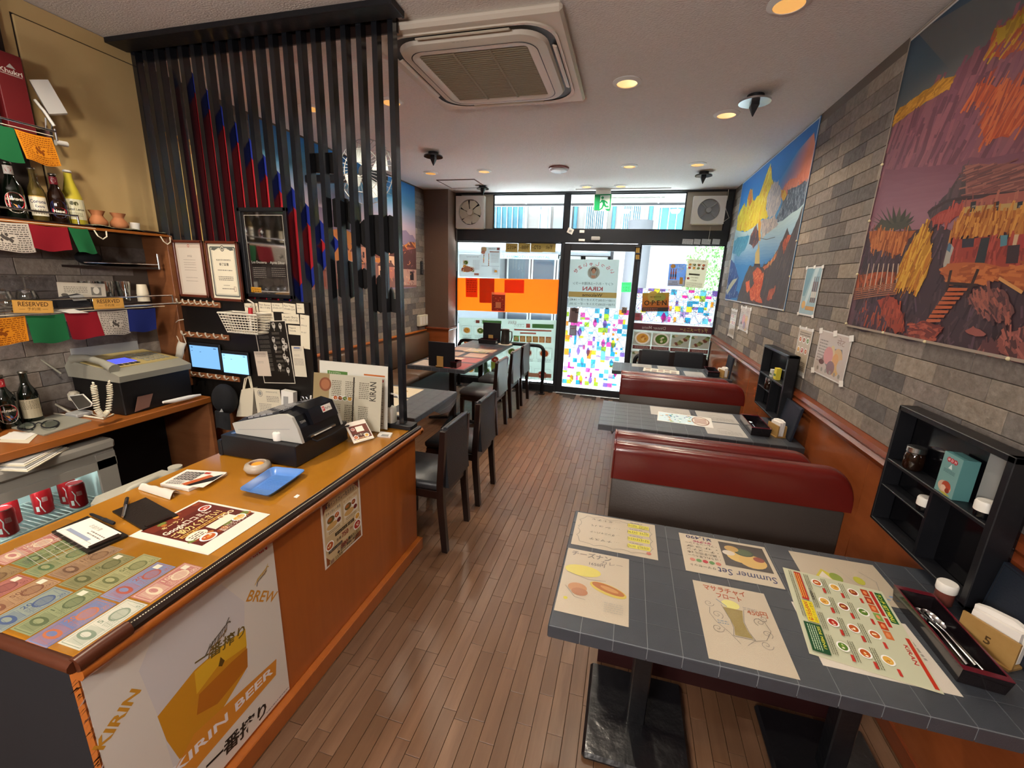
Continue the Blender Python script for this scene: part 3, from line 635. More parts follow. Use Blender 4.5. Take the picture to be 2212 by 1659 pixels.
# ------------------------------------------------------------------ black notice board with all that hangs on it
YN = 1.866
nb_ = solo('notice_board', G().box(-2.58, -1.585, YN, YN+.02, .752, 1.385, .002), 'black_board', 'black painted back board of the bar below the framed certificates', 'board')
sp = solo('side_panel', G().box(XB, -2.44, 1.84, 1.875, .86, 1.70, .002), 'panel_wood', 'brown wooden side panel closing the right end of the bar shelves', 'panel')
solo('bar_back_panel', G().box(-2.55, -1.69, 1.9, 1.94, 0, .75), 'panel_wood', 'brown wood panel under the notice board behind the counter', 'panel')
def frame_(px, lab, deco):
    a, b, c = P(*px[0], 1, YN-.012), P(*px[1], 1, YN-.012), P(*px[2], 1, YN-.012); t = thing('certificate_frame', lab, 'picture frame', c, group='framed certificates')
    x0, x1, z0, z1 = a.x, b.x, c.z, a.z; w = .014; y0, y1 = YN-.016, YN
    part('frame', G().box(x0, x1, y0, y1, z1-w, z1, .003).box(x0, x1, y0, y1, z0, z0+w, .003).box(x0, x0+w, y0, y1, z0, z1, .003).box(x1-w, x1, y0, y1, z0, z1, .003), mat('frame_wood', '#5a2a1c', .3), t)
    s = Sheet((x0+w, YN-.006, z1-w), (x1-w, YN-.006, z1-w), (x0+w, YN-.006, z0+w), W=100, paper='#d9cdbd' if deco == 0 else '#e4dcc4'); H = s.H
    if deco == 0:
        s.rect(0, 0, 100, H, '#cdbcab').rect(8, 14, 92, H-5, '#d8ccbc').ell(50, 8, 4, 4.5, '#a84a3a').ell(50, 8, 2.4, 2.8, '#cdbcab').text('許可証', 50, 40, 6, '#5a4c42', 'C')
        for v in (48, 56, 62, 70, 78, 100, 110): s.scribble(24, v, 70, 1, 1.6, '#8a7a6a', v)
    else:
        s.frame(7, 9, 93, H-7, 5, '#6f736c').frame(12, 14, 88, H-12, .8, '#8a8d84').ell(50, 12, 7, 8, '#3c403c').ell(50, 12, 5, 6, '#d8d2bc').ell(50, 12, 2.5, 3.5, '#3c403c')
        for sg in (-1, 1): s.poly([(50+sg*12, 10), (50+sg*34, 8), (50+sg*40, 16), (50+sg*28, 18)], '#585c56')
        s.text('食品衛生責任者養成講習会', 50, 45, 5, '#4a4640', 'C', w=52).text('修了証書', 50, 58, 8.5, '#3f3b36', 'C', bold=.01)
        s.scribble(26, 70, 78, 1, 3, '#6a665c', 3); s.scribble(26, 88, 78, 3, 2.6, '#59554d', 4); s.scribble(40, 112, 62, 1, 1.8, '#6a665c', 5); s.scribble(34, 121, 78, 1, 2.6, '#4a4640', 6); s.frame(76, 116, 83, 128, 1, '#8a5a50')
    s.done('certificate', 'print_paper', parent=t)
    part('glass', G().box(x0+w, x1-w, YN-.0046, YN-.004, z0+w, z1-w), 'pane', t)
frame_([(370, 518), (435, 518), (386, 640)], 'left of the two wood-framed certificates, pale with a small red seal', 0)
frame_([(440, 520), (511, 520), (449, 648)], 'right of the two wood-framed certificates, with an ornate grey border', 1)
# glossy blackboard menu that mirrors the bottle shelf
a, b, c = P(515, 449, 1, 1.896), P(614, 448, 1, 1.896), P(545, 641, 1, 1.896)
x0, x1, z0, z1 = a.x, b.x+.02, c.z, a.z
ck = thing('chalkboard_menu', 'black framed glossy dessert blackboard hung on the slats, mirroring the bottle shelf', 'blackboard', (x0, 1.898, z0))
part('frame', G().box(x0, x1, 1.88, 1.898, z1-.02, z1, .003).box(x0, x1, 1.88, 1.898, z0, z0+.02, .003).box(x0, x0+.02, 1.88, 1.898, z0, z1, .003).box(x1-.02, x1, 1.88, 1.898, z0, z1, .003), 'black_wood', ck)
part('mirror_board', G().box(x0+.02, x1-.02, 1.892, 1.896, z0+.02, z1-.02), mat('black_mirror', '#17120f', .06, metal=.0, spec=1, coat=1, coat_rough=.03, ior=2.4), ck)
s = Sheet((x0+.02, 1.8918, z1-.02), (x1-.02, 1.8918, z1-.02), (x0+.02, 1.8918, z0+.02), W=100, thick=0)
s.frame(5, 6, 95, s.H-5, .9, '#b8b2a6').text('Les Desserts', 12, 96, 7, '#b9b4aa').text('Après Dîner', 56, 96, 7, '#b9b4aa'); s.scribble(14, 104, 44, 6, 2.2, '#8d887e', 1, .18); s.scribble(58, 104, 90, 5, 2.2, '#8d887e', 2, .18)
s.rect(3, s.H-12, 28, s.H-2, '#c08a2a').scribble(5, s.H-9, 26, 2, 2.4, '#5c4010', 4)
s.done('chalk_lettering', 'print_chalk', parent=ck)
# hook strips
mat('hook_white', '#d9cfb9', .35)
def hooks(px, n, lab, wood_='panel_wood', row=None):
    a, b = P(*px[0], 1, YN), P(*px[1], 1, YN); t = thing('hook_strip', lab, 'hook rack', (a.x, YN, a.z), group='hook strips on the notice board'); h = .03
    part('rail', G().box(a.x, b.x, YN-.012, YN, a.z-h, a.z, .003), wood_, t)
    for i in range(n):
        x = a.x+.012+(b.x-a.x-.024)*i/(n-1); z = a.z-.006
        part('hook', G().tube([(x, YN-.012, z-.006), (x, YN-.03, z-.01), (x, YN-.038, z+.006), (x, YN-.036, z+.016)], .0042, 6), 'hook_white', t, 60)
hooks([(392, 648), (478, 656)], 7, 'top strip of white hooks under the two certificates'); hooks([(402, 716), (497, 729)], 6, 'middle strip of white hooks above the two tablets'); hooks([(406, 801), (520, 819)], 7, 'lowest strip of white hooks holding up the two tablets')
def tablet(px, lab, bez, c, tilt):
    a, b, d = P(*px[0], 1, YN-.02), P(*px[1], 1, YN-.02), P(*px[2], 1, YN-.02); t = thing('tablet', lab, 'tablet', d, group='tablets on the notice board')
    x0, x1, z0, z1 = a.x-bez, b.x+bez, d.z-.008, a.z+.016
    part('body', G().box(x0, x1, YN-.02, YN-.008, z0, z1, .004), 'black_frame', t)
    part('screen', G().box(a.x, b.x, YN-.0208, YN-.02, d.z, a.z), c, t)
    s = Sheet((a.x, YN-.0212, a.z), (b.x, YN-.0212, a.z), (a.x, YN-.0212, d.z), W=100, thick=0); s.rect(4, 4, 12, 6, '#456a90'); s.rect(84, 4, 94, 6, '#38597c').rect(5, 14, 10, 15.5, '#5f8bb8').rect(34, 16, 40, 17.5, '#5f8bb8'); s.done('status_line', 'print_paper', parent=t)
mat('screen_a', '#101820', .2, emis=('#6f9fd0', .85)); mat('screen_b', '#101820', .2, emis=('#86b8f4', 1.05))
tablet([(409, 745), (470, 750), (409, 791)], 'left tablet with a dull blue lit screen and thick black bezel', .012, 'screen_a', 0); tablet([(479, 763), (533, 768), (477, 803)], 'right tablet with the brighter, smaller blue lit screen', .006, 'screen_b', 0)
# white wire basket
a, b, c = P(472, 675, 1, YN-.09), P(556, 676, 1, YN-.09), P(490, 716, 1, YN-.05)
bx, bz, bw, bh = (a.x+b.x)/2, c.z, (b.x-a.x)/2, a.z-c.z
bs = thing('hanging_basket', 'white plastic slatted basket hanging on the notice board', 'basket', (bx, YN-.05, bz)); mat('basket_white', '#d8d2c2', .45)
ring = lambda k, z: [(bx+sx*bw*k, YN-.005 if sy > 0 else YN-.005-.09*k, z) for sx, sy in ((-1, -1), (1, -1), (1, 1), (-1, 1))]
part('rim', G().tube(ring(1, a.z), .005, 6, True), 'basket_white', bs); part('floor', G().prism(ring(.78, bz), (0, 0, .004)), 'basket_white', bs)
for i in range(7): part('slat', G().tube(ring(.79+.2*i/7, bz+.006+bh*.92*i/7), .0028, 5, True), 'basket_white', bs)
for i in range(13):
    u = -1+2*i/12; part('rib', G().tube([(bx+u*bw*.78, YN-.005-.09*.78, bz), (bx+u*bw, YN-.095, a.z)], .0018, 4), 'basket_white', bs)
part('hanger', G().tube([(bx+.03, YN-.01, a.z), (bx+.025, YN-.008, a.z+.05), (bx, YN-.02, a.z+.07)], .004, 6), 'basket_white', bs)
rp = thing('red_marker', 'red-capped marker standing in the white hanging basket', 'marker', (bx+.03, YN-.05, bz+.01)); part('barrel', G().cyl((bx+.03, YN-.05, bz+.01), (bx+.035, YN-.045, a.z-.01), .007), 'white_plastic', rp, 40); part('cap', G().cyl((bx+.035, YN-.045, a.z-.01), (bx+.037, YN-.043, a.z+.03), .011), mat('cap_red', '#b8262c', .4), rp, 40)
# paper notes and menus on the board
NT = [([(527, 655), (556, 655), (533, 690)], 'handwritten note half behind the white basket', ['Pak Mandir', '090-33-4821']),
      ([(558, 652), (585, 654), (560, 672)], 'handwritten phone-number note, second in the top row', ['Raki Basnet', '080-117-4996']), ([(586, 654), (610, 655), (588, 673)], 'handwritten phone-number note, third in the top row', ['VJ Wala', '070-820-1417']),
      ([(611, 654), (638, 657), (612, 676)], 'handwritten phone-number note, fourth in the top row', ['Ram Thapa', '070-840-2274']), ([(640, 655), (656, 656), (643, 676)], 'narrow note at the right end of the top row', ['Gita', '070-78']),
      ([(560, 673), (590, 674), (561, 692)], 'note with three lines under the second note', ['Balaji Rex', '080-70-036']), ([(608, 677), (645, 679), (612, 698)], 'wide note below the fourth note', ['Asaki Bera', '080-1023-5183']),
      ([(622, 702), (648, 704), (624, 722)], 'small note right of the cocktail menu', ['Nagomi', 'Sonoda']), ([(648, 679), (668, 682), (652, 752)], 'long white paper hanging at the right edge of the board', ['Gata', '070-531', '20-167'])]
for i, (px, lab, tx) in enumerate(NT):
    s = quadsheet(px, 1, YN-.0012-.0008*(i % 2), W=100, paper='#d9d0b8')
    for k, tt in enumerate(tx): s.text(tt, 8, 16+s.H*.62*(k+.35)/max(len(tx), 2), min(17, s.H*.3), '#35302a', w=min(84, 9*len(tt)))
    s.done('paper_note', 'print_paper', lab, 'note', 'handwritten notes on the notice board')
s = quadsheet([(547, 694), (616, 692), (556, 826)], 1, YN-.004, W=100, paper='#cfc8b8'); H = s.H
s.rect(2, 2, 98, H-2, '#15120f').text('COCKTAIL', 22, 11, 9, '#8f8a80').text('MENU', 20, 20, 11, '#d6d0c4', bold=.01)
for k in range(9): s.scribble(8, 26+k*12, 40, 3, 1.8, '#8d877c', k, .22); s.scribble(52, 30+k*12, 74, 2, 1.8, '#8d877c', k+30, .22)
for u, v in ((62, 12), (82, 14), (54, 48), (84, 52), (56, 68), (82, 70), (90, 64), (80, 92), (88, 100), (60, 118), (84, 128)): s.ell(u, v, 5, 8, '#b8b2a8', 10).ell(u, v-3, 3.4, 2.4, '#5a564e', 8).rect(u-.8, v+7, u+.8, v+14, '#9d978c')
s.done('cocktail_menu', 'print_gloss', 'black cocktail menu poster with white glasses on the notice board', 'menu')
for px, lab, cc in (([(548, 759), (577, 759), (557, 812)], 'blank curled paper slip over the lower left of the cocktail menu', '#cbbcab'), ([(629, 747), (655, 748), (630, 812)], 'printed receipt slip pinned right of the cocktail menu', '#cfc6b2')):
    s = quadsheet(px, 1, YN-.006, W=100, paper=cc); s.scribble(14, 10, 84, 4, 4, '#8c8478', 3); s.scribble(14, 60, 60, 3, 3, '#9a9288', 8)
    if 'receipt' in lab: s.rect(20, 8, 70, 18, '#5a6a94'); s.scribble(10, 90, 88, 6, 5, '#7d766c', 5)
    s.done('paper_slip', 'print_paper', lab, 'slip')
# face mask, cap, tote bag
a = P(385, 745, 1, YN-.03); mk = thing('face_mask', 'white pleated face mask hanging by its loops beside the left tablet', 'face mask', P(375, 800, 1, YN-.03)); mat('mask_white', '#d5cdbc', .8)
m0, m1, m2, m3 = P(386, 735, 1, YN-.03), P(402, 742, 1, YN-.03), P(397, 770, 1, YN-.03), P(370, 797, 1, YN-.03)
def mkf(u, v):
    p = m0.lerp(m1, u).lerp(m3.lerp(P(386, 798, 1, YN-.03), u), v); return p+V((0, -.012*sin(u*pi)-.004*sin(v*9), 0))
part('panel', G().sheet(mkf, 6, 8, (0, .003, 0)), 'mask_white', mk, 60)
part('ear_loop', G().tube([m0, P(379, 718, 1, YN-.02), P(376, 700, 1, YN-.02), P(385, 692, 1, YN-.03), P(397, 690, 1, YN-.01)], .0022, 5), 'mask_white', mk); part('ear_loop', G().tube([m1, P(395, 722, 1, YN-.02), P(392, 712, 1, YN-.015), P(387, 710, 1, YN-.015)], .0022, 5), 'mask_white', mk); part('ear_loop', G().tube([m3, P(380, 803, 1, YN-.04), P(396, 800, 1, YN-.02), P(390, 795, 1, YN-.02)], .0022, 5), 'mask_white', mk)
cpx = thing('baseball_hat', 'black baseball cap hanging from a hook under the tablets', 'cap', P(485, 918, 1, YN-.08)); c0 = P(486, 862, 1, YN-.06); mat('cap_cloth', '#0a0a0e', .9)
part('crown', G().ball(c0, .088, 18, 10, (.85, .6, 1)), 'cap_cloth', cpx, 60)
part('brim', G().sheet(lambda u, v: c0+V((-.05+.1*u+.02*v, -.03-.03*sin(u*pi)-.02*v, -.06-.09*v-.01*cos(u*pi*2))), 8, 5, (0, .004, 0)), 'cap_cloth', cpx, 60)
part('logo', G().prism([P(x, y, 1, YN-.135) for x, y in ((474, 890), (482, 890), (478, 883))], (0, .002, 0)), 'grey_plastic', cpx)
tb = thing('tote_bag', 'white paper carrier bag with handles standing behind the cash register', 'bag', P(530, 905, 1, 1.86)); mat('bag_white', '#d3c9b2', .75)
q = [P(x, y, 1, 1.84) for x, y in ((521, 842), (548, 838), (545, 900), (510, 900))]
part('body', G().prism(q, (0, .035, 0)), 'bag_white', tb); part('gusset', G().prism([q[0], q[0].lerp(q[3], 1), q[3]+V((-.02, .03, 0)), q[0]+V((-.004, .035, 0))], (.002, 0, 0)), 'bag_white', tb)
for dx in (0, .012): part('handle', G().tube([P(525+dx*200, 842, 1, 1.845), P(529+dx*300, 818, 1, 1.86), P(537+dx*300, 813, 1, 1.86), P(543+dx*200, 838, 1, 1.845)], .0035, 5), 'bag_white', tb)
s = quadsheet([(548, 838), (604, 842), (543, 905)], 1, 1.825, W=100, paper='#d5cbb4'); s.ell(22, 16, 10, 11, '#6a6a66').ell(22, 16, 8.4, 9.4, '#d5cbb4').ell(22, 16, 6, 7, '#8d8c86').text('ADMISSION NOTICE', 45, 12, 6, '#55504a', w=44); s.scribble(45, 24, 92, 4, 3, '#77716a', 2); s.scribble(12, 50, 60, 8, 3, '#8a847b', 6)
s.done('official_letter', 'print_paper', 'white letter with a round grey seal leaning behind the register', 'letter')
cb = thing('card_box', 'small white box leaning right of the sealed letter', 'box', P(622, 900, 1, 1.84)); q = [P(x, y, 1, 1.82) for x, y in ((607, 843), (633, 848), (634, 900), (608, 900))]; part('carton', G().prism(q, (0, .03, 0)), 'white_plastic', cb); part('window_print', G().prism([P(x, y, 1, 1.818) for x, y in ((612, 856), (622, 857), (622, 880), (612, 879))], (0, .001, 0)), 'grey_plastic', cb)
# ------------------------------------------------------------------ bar counter
ZT = .75
ct = thing('bar_counter', 'long orange wooden bar counter with an amber top and black edging', 'counter', (-1.36, 1.2, 0))
part('countertop', G().box(-1.68, -1.04, .45, 1.985, .715, ZT, .003), 'counter_top', ct)
part('front_panel', G().box(-1.07, -1.045, .46, 1.955, 0, .70), 'orange_wood', ct); part('end_panel', G().box(-1.68, -1.046, 1.94, 1.958, 0, .715), 'orange_wood', ct)
part('near_end_panel', G().box(-1.68, -1.05, .462, .48, 0, .70), mat('near_black', '#0b0b12', .8), ct); part('back_panel', G().box(-1.672, -1.655, .46, 1.94, 0, .715), 'dark_wall', ct)  # near end panel: the shadow on it is put into its near-black colour
part('baseboard', G().box(-1.045, -1.015, .455, 1.965, 0, .072, .003).box(-1.66, -1.015, 1.958, 1.968, 0, .072, .002), 'orange_wood', ct)
part('edge_moulding', G().prism([(-1.045, 0, .698), (-1.022, 0, .70), (-1.012, 0, .712), (-1.012, 0, .724), (-1.02, 0, .733), (-1.045, 0, .733)], (0, 1.54, 0)).xf(Matrix.Translation((0, .455, 0))).box(-1.66, -1.012, 1.958, 1.99, .70, .733, .006), 'orange_wood', ct, 50)
part('edge_strip', G().prism([(-1.045, 0, .733), (-1.018, 0, .733), (-1.016, 0, .744), (-1.026, 0, .7495), (-1.045, 0, .7495)], (0, 1.43, 0)).xf(Matrix.Translation((0, .55, 0))), mat('rubber_edge', '#1f120d', .3), ct)
g = G()
for i in range(230): y = .56+i*.0061; g.box(-1.0295, -1.0275, y, y+.0032, .7495, .7508)
part('stitching', g, 'cream_plastic', ct, kind='stuff')
part('corner_roll', G().tube([(-1.026, .452, .742), (-1.026, .50, .744), (-1.026, .553, .744)], .017, 12), mat('brown_leather', '#4a2414', .35), ct, 50)
part('near_edge_roll', G().tube([(-1.68, .452, .738), (-1.4, .452, .738), (-1.026, .452, .74)], .014, 10), 'brown_leather', ct, 50)
g = G()
for i in range(90):
    y = .452+rnd.random()*.008; z = rnd.uniform(.02, .69); x = -1.0445; g.add([(x, y-.012*rnd.random(), z), (x+.003, y, z+.008), (x, y+.006, z+.016*rnd.random())], [(0, 1, 2)])
part('frayed_edge', g, 'brown_leather', ct, kind='stuff')
# banknotes under a clear sheet
NOTE = [('#cfc9b4', '#7d8a72', '5'), ('#b5726a', '#e0c9a8', '100'), ('#6b7396', '#b9683c', '20'), ('#7c86a4', '#a9523e', '20'), ('#8f9268', '#59623f', '1'), ('#a59f6e', '#6a6b40', '50'), ('#8d9384', '#47587c', '20'), ('#8a8358', '#5b5a34', '10'),
        ('#a8835e', '#7a4c34', '500'), ('#98785a', '#6a4a34', '1000'), ('#a9675a', '#7c3f3a', '50'), ('#8f9166', '#4f6a45', '1'), ('#93764f', '#6b4c2e', '20'), ('#7f8a5c', '#4c5e3a', '5')]
ADJ = ['cream and green', 'salmon pink', 'slate blue', 'grey blue', 'olive green', 'pale olive', 'blue-grey', 'moss green', 'tan', 'brown', 'red-brown', 'light green', 'amber brown', 'dark green']
k = 0
for ci in range(8):
    x = -1.082-.071*ci; st = [.475, .455, .47, .452, .468, .455, .47, .46][ci]
    for ri in range(3 if ci >= 3 else 2):
        y0 = st+ri*.142
        lim = .80 if ci < 4 else .83
        if y0+.136 > lim+.03: continue
        c1, c2, num = NOTE[k % 14]; q = random.Random(k)
        s = Sheet((x-.033, y0, ZT+.0007), (x-.033, y0+.136, ZT+.0007), (x+.033, y0, ZT+.0007), W=100, paper=c1, thick=.0004)
        H = s.H; s.rect(2, 3, 98, H-3, c1).frame(3, 4, 97, H-4, 1, c2).rect(6, 8, 40, H-8, tuple((a*.65+b*.35) for a, b in zip(lin(c1)[:3], lin(c2)[:3]))).ell(24, H/2, 9, H*.36, c2).ell(24, H/2-2, 5, H*.2, c1).ell(70, H*.55, 15, H*.3, c2).ell(70, H*.55, 12, H*.24, tuple((a+b)/2 for a, b in zip(lin(c1)[:3], lin(c2)[:3])))
        s.text(num, 46, 20, 15, c2, bold=.01).text(num, 94, H-7, 11, c2, 'R'); s.scribble(44, 26, 60, 4, 2.4, c2, k, .2)
        for j in range(9): s.line([(8+j*10, H-5), (12+j*10, 8+q.random()*8)], .35, c2)
        if q.random() < .5: s.rect(84, 8, 95, 22, '#e2d9be')
        row = ['near', 'middle', 'far'][ri]; col_ = ['first', 'second', 'third', 'fourth', 'fifth', 'sixth', 'seventh', 'eighth'][ci]
        s.done('banknote', 'print_paper', f'{ADJ[k % 14]} banknote, {row} end of the {col_} row from the counter front', 'banknote', 'banknotes under the clear counter sheet'); k += 1
solo('clear_sheet', G().box(-1.665, -1.046, .462, .80, ZT+.0016, ZT+.0021), 'clear_acrylic', 'clear plastic sheet covering the banknotes on the bar counter', 'plastic sheet')
# QR poster lying on the counter, its code left out
s = Sheet((-1.388, .795, ZT+.0016), (-1.388, 1.022, ZT+.0016), (-1.088, .795, ZT+.0016), W=100, paper='#e9e0d2', thick=.0006)
s = Sheet(P(278, 1158, 2, ZT+.002), P(430, 1080, 2, ZT+.002), P(445, 1202, 2, ZT+.002), W=100, paper='#e6dccd', thick=.0008); H = s.H
s.rect(12, 4, 96, H-24, '#5a1f17').rect(14, 6, 94, 24, '#6d2a1c')
for i in range(16):
    q = random.Random(i+50); s.ell(q.uniform(14, 94), q.choice([q.uniform(6, 20), q.uniform(H-46, H-30)]), q.uniform(3, 7), q.uniform(3, 6), q.choice(['#a8642a', '#c98a3c', '#8a3d20', '#6d7a35', '#b9501f']), 10)
s.text('キーラン', 24, 30, 9, '#e8cf8a', w=30, bold=.01).text('Google口コミに', 15, 46, 14, '#f1e3cc', w=66, bold=.02).text('ご協力ください！', 15, 62, 14, '#f0d489', w=70, bold=.02)
s.rect(16, 66, 84, 72, '#c39a4a').scribble(18, 68, 80, 1, 3, '#5a2a14', 2)
s.ell(28, H-52, 14, 10, '#eadfca').scribble(19, H-56, 37, 3, 2.6, '#4a2a1a', 4); s.dish(30, H-34, 11, 0); s.dish(84, 30, 9, 4); s.dish(80, H-36, 10, 3)
s.rect(46, 76, 82, H-40, '#e9dcc6').text('あなたの一言が', 46, H-31, 6, '#f1e3cc', w=40).text('励みになります！', 46, H-25.5, 6, '#f1e3cc', w=42)
for u in (72, 80, 88): s.ell(u, 66+8, 4, 4, '#e6d4b4').ell(u, 74, 2.6, 2.6, '#8a5a3a')
s.done('review_poster', 'print_gloss', 'brown food-patterned review request sheet lying on the counter, white margins', 'poster')
# clipboards, pens, order pad
def slab(px, z, h, m, name, lab, cat, b=.001, parent=None):
    q = [P(x, y, 2, z) for x, y in px]; g = G().prism(q, (0, 0, h)); return (part(name, g, m, parent) if parent else solo(name, g, m, lab, cat))
mat('leatherette', '#1a120e', .4, bump=(220, .12))
c = thing('black_clipboard', 'empty black leatherette bill holder with a pen across it', 'bill holder', P(315, 1110, 2, ZT)); slab([(243, 1107), (309, 1147), (385, 1115), (315, 1077)], ZT+.001, .005, 'leatherette', 'cover', '', '', parent=c); slab([(312, 1137), (318, 1139), (372, 1117), (366, 1114)], ZT+.006, .003, 'dark_wood', 'flap', '', '', parent=c)
c = thing('order_clipboard', 'black bill holder carrying a printed order slip on the banknotes', 'bill holder', P(195, 1160, 2, ZT)); slab([(112, 1152), (191, 1198), (277, 1159), (190, 1118)], ZT+.002, .006, 'leatherette', 'cover', '', '', parent=c); slab([(190, 1182), (197, 1184), (262, 1157), (256, 1153)], ZT+.0125, .002, 'dark_wood', 'flap', '', '', parent=c)
z = ZT+.0095; s = Sheet(P(196, 1118, 2, z), P(263, 1152, 2, z), P(123, 1147, 2, z), W=100, paper='#e6ddcf', thick=.0015); H = s.H
s.rect(10, 30, 78, 36, '#8a93a8').text('お会計票', 30, 14, 8, '#55504a').scribble(50, 18, 92, 2, 3, '#77716a', 1)
for v in (44, 54, 64, 74, 84): s.line([(8, v), (92, v)], .6, '#b0a89c')
for u in (30, 62, 78): s.line([(u, 36), (u, 92)], .6, '#b0a89c')
s.frame(8, 36, 92, 94, .7, '#9a9288'); s.text('合計', 60, 102, 7, '#55504a')
s.done('order_slip', 'print_paper', 'white printed order slip with table lines on the black bill holder', 'slip')
def pen(p0, p1, lab, m='black_frame', r=.005):
    a, b = P(*p0, 2, ZT+.012), P(*p1, 2, ZT+.012); t = thing('pen', lab, 'pen', a.lerp(b, .5)-V((0, 0, .006)))
    part('barrel', G().tube([a, a.lerp(b, .06), a.lerp(b, .62)], [r*.5, r*.9, r*.95], 10), m, t, 50); part('pen_cap', G().tube([a.lerp(b, .6), a.lerp(b, .97), b], [r*1.15, r*1.1, r*.7], 10), 'near_black', t, 50)
    u = (b-a).cross(V((0, 0, 1))).normalized(); part('clip', G().tube([a.lerp(b, .93)+V((0, 0, r)), a.lerp(b, .68)+V((0, 0, r*1.6))], .0015, 5), 'steel', t)
pen((195, 1110), (247, 1131), 'black ballpoint lying beside the order slip holder'); pen((265, 1117), (275, 1075), 'black and silver pen lying on the empty bill holder', 'steel')
# calculator booklet, wrapped towel, tray, candle
bk_ = thing('printed_booklet', 'thick white booklet with black number-key print beside the wrapped towel', 'booklet', P(420, 1045, 2, ZT)); q = [(347, 1051), (408, 1062), (491, 1026), (405, 1020)]
slab(q, ZT+.001, .012, 'white_plastic', 'pages', '', '', parent=bk_)
z = ZT+.0145; s = Sheet(P(405, 1016, 2, z), P(489, 1022, 2, z), P(350, 1046, 2, z), W=100, paper='#e8e2d6', thick=.001); H = s.H
s.poly([(48, H*.95), (98, 4), (98, H*.55), (66, H*.98)], '#1a1714').poly([(40, H*.9), (55, H*.95), (84, 20), (70, 14)], '#b5572a')
for i in range(5):
    for j in range(4): s.rect(4+i*9.5, 6+j*H*.15, 12+i*9.5, 6+j*H*.15+H*.12, '#171512'); s.ell(8+i*9.5, 6+j*H*.15+H*.06, 1.6, H*.025, '#e8e2d6', 8)
s.rect(52, 4, 66, 12, '#b5301f'); s.scribble(4, H*.72, 40, 4, 2.6, '#3a3630', 3)
s.done('cover', 'print_gloss', parent=bk_)
tw = thing('wrapped_towel', 'white hand towel in clear plastic wrap lying on the counter', 'towel', P(340, 1068, 2, ZT)); a, b, c_, d_ = [P(x, y, 2, ZT+.002) for x, y in ((292, 1055), (378, 1083), (400, 1066), (312, 1051))]
part('towel', G().sheet(lambda u, v: a.lerp(b, .08+u*.8).lerp(d_.lerp(c_, .08+u*.8), v)+V((0, 0, .002+.02*sin(v*pi)*(.9+.1*sin(u*20)))), 12, 8, (0, 0, -.002)), mat('towel_white', '#cfc6b8', .8), tw, 60)
part('wrapper', G().grid(lambda u, v: a.lerp(b, u).lerp(d_.lerp(c_, u), v)+V((0, 0, .002+.023*sin(v*pi)*min(1, u*6, (1-u)*6))), 14, 8), 'clear_acrylic', tw, 60)
t = thing('coin_tray', 'shallow light blue plastic money tray on the counter', 'tray', P(590, 1040, 2, ZT)); mat('tray_blue', '#4f7fc4', .3, coat=.3)
q0, q1, q2, q3 = [P(x, y, 2, ZT+.024) for x, y in ((514, 1056), (581, 1070), (662, 1014), (589, 1007))]; cc = (q0+q1+q2+q3)/4
def rq(k, dz, n=5):
    pts = []; Q = [q0, q1, q2, q3]
    for i in range(4):
        p, pa, pb = Q[i], Q[i-1], Q[(i+1) % 4]
        for j in range(n+1):
            u = j/n; e0 = p+(pa-p)*.13; e1 = p+(pb-p)*.13; m = e0*(1-u)**2+p*2*u*(1-u)+e1*u*u
            pts.append(cc+(m-cc)*k+V((0, 0, dz)))
    return pts
rings = [rq(.74, -.023), rq(.97, -.0005), rq(1, 0), rq(1.0, -.003), rq(.96, -.004), rq(.75, -.024)]
g = G(); n = len(rings[0]); g.add([p for r in rings for p in r], [(k*n+i, k*n+(i+1) % n, (k+1)*n+(i+1) % n, (k+1)*n+i) for k in range(5) for i in range(n)]+[tuple(range(n)), tuple(range(5*n, 6*n))[::-1]])
part('tray_body', g, 'tray_blue', t, 35); g = G()
for i in range(9): u = .2+.6*i/8; p = q0.lerp(q3, u); g.tube([cc+(p-cc)*.6+V((0, 0, -.0225)), cc+(q1.lerp(q2, u)-cc)*.6+V((0, 0, -.0225))], .0008, 4)
part('ribs', g, 'tray_blue', t)
cb_ = P(558, 1018, 2, ZT); t = thing('candle_holder', 'round frosted glass candle bowl with an orange candle on the counter', 'candle holder', cb_)
part('bowl', G().lathe([(.028, .0), (.042, .006), (.05, .02), (.045, .034), (.032, .04), (.028, .038), (.03, .02), (.02, .012), (0, .012)], cb_, 24), mat('frosted', '#cbbfae', .3, trans=.35), t, 50); part('candle', G().cyl(cb_+V((0, 0, .012)), cb_+V((0, 0, .032)), .022, n=18), mat('candle_orange', '#e08a2c', .4, emis=('#e8892a', .25)), t, 40)
# cash drawer and register
mat('drawer_black', '#121318', .38, bump=(160, .05)); mat('register_black', '#0e0f14', .22); mat('register_grey', '#b2b1aa', .4); mat('key_dark', '#34343a', .4); mat('key_clear', '#8d8d90', .2)
dx0, dx1, dy0, dy1 = -1.637, -1.255, 1.335, 1.675
t = thing('till_box', 'black metal cash drawer under the register on the counter', 'cash drawer', (-1.44, 1.5, ZT)); part('body', G().box(dx0, dx1, dy0, dy1, ZT+.004, ZT+.097, .003), 'drawer_black', t); part('drawer_front', G().box(dx0-.02, dx0, dy0-.004, dy1, ZT+.002, ZT+.072, .004), 'drawer_black', t)
g = G()
for a_ in (dx0+.03, dx1-.03):
    for b_ in (dy0+.03, dy1-.03): g.cyl((a_, b_, ZT), (a_, b_, ZT+.005), .01)
part('feet', g, 'near_black', t); part('lock', G().cyl((-1.6, 1.37, ZT+.097), (-1.6, 1.37, ZT+.0985), .012, n=18), 'steel', t)
zr = ZT+.099; RX = [(-1.585, zr), (-1.598, zr+.045), (-1.36, zr+.112), (-1.315, zr+.118), (-1.285, zr+.108), (-1.262, zr+.06), (-1.244, zr)]
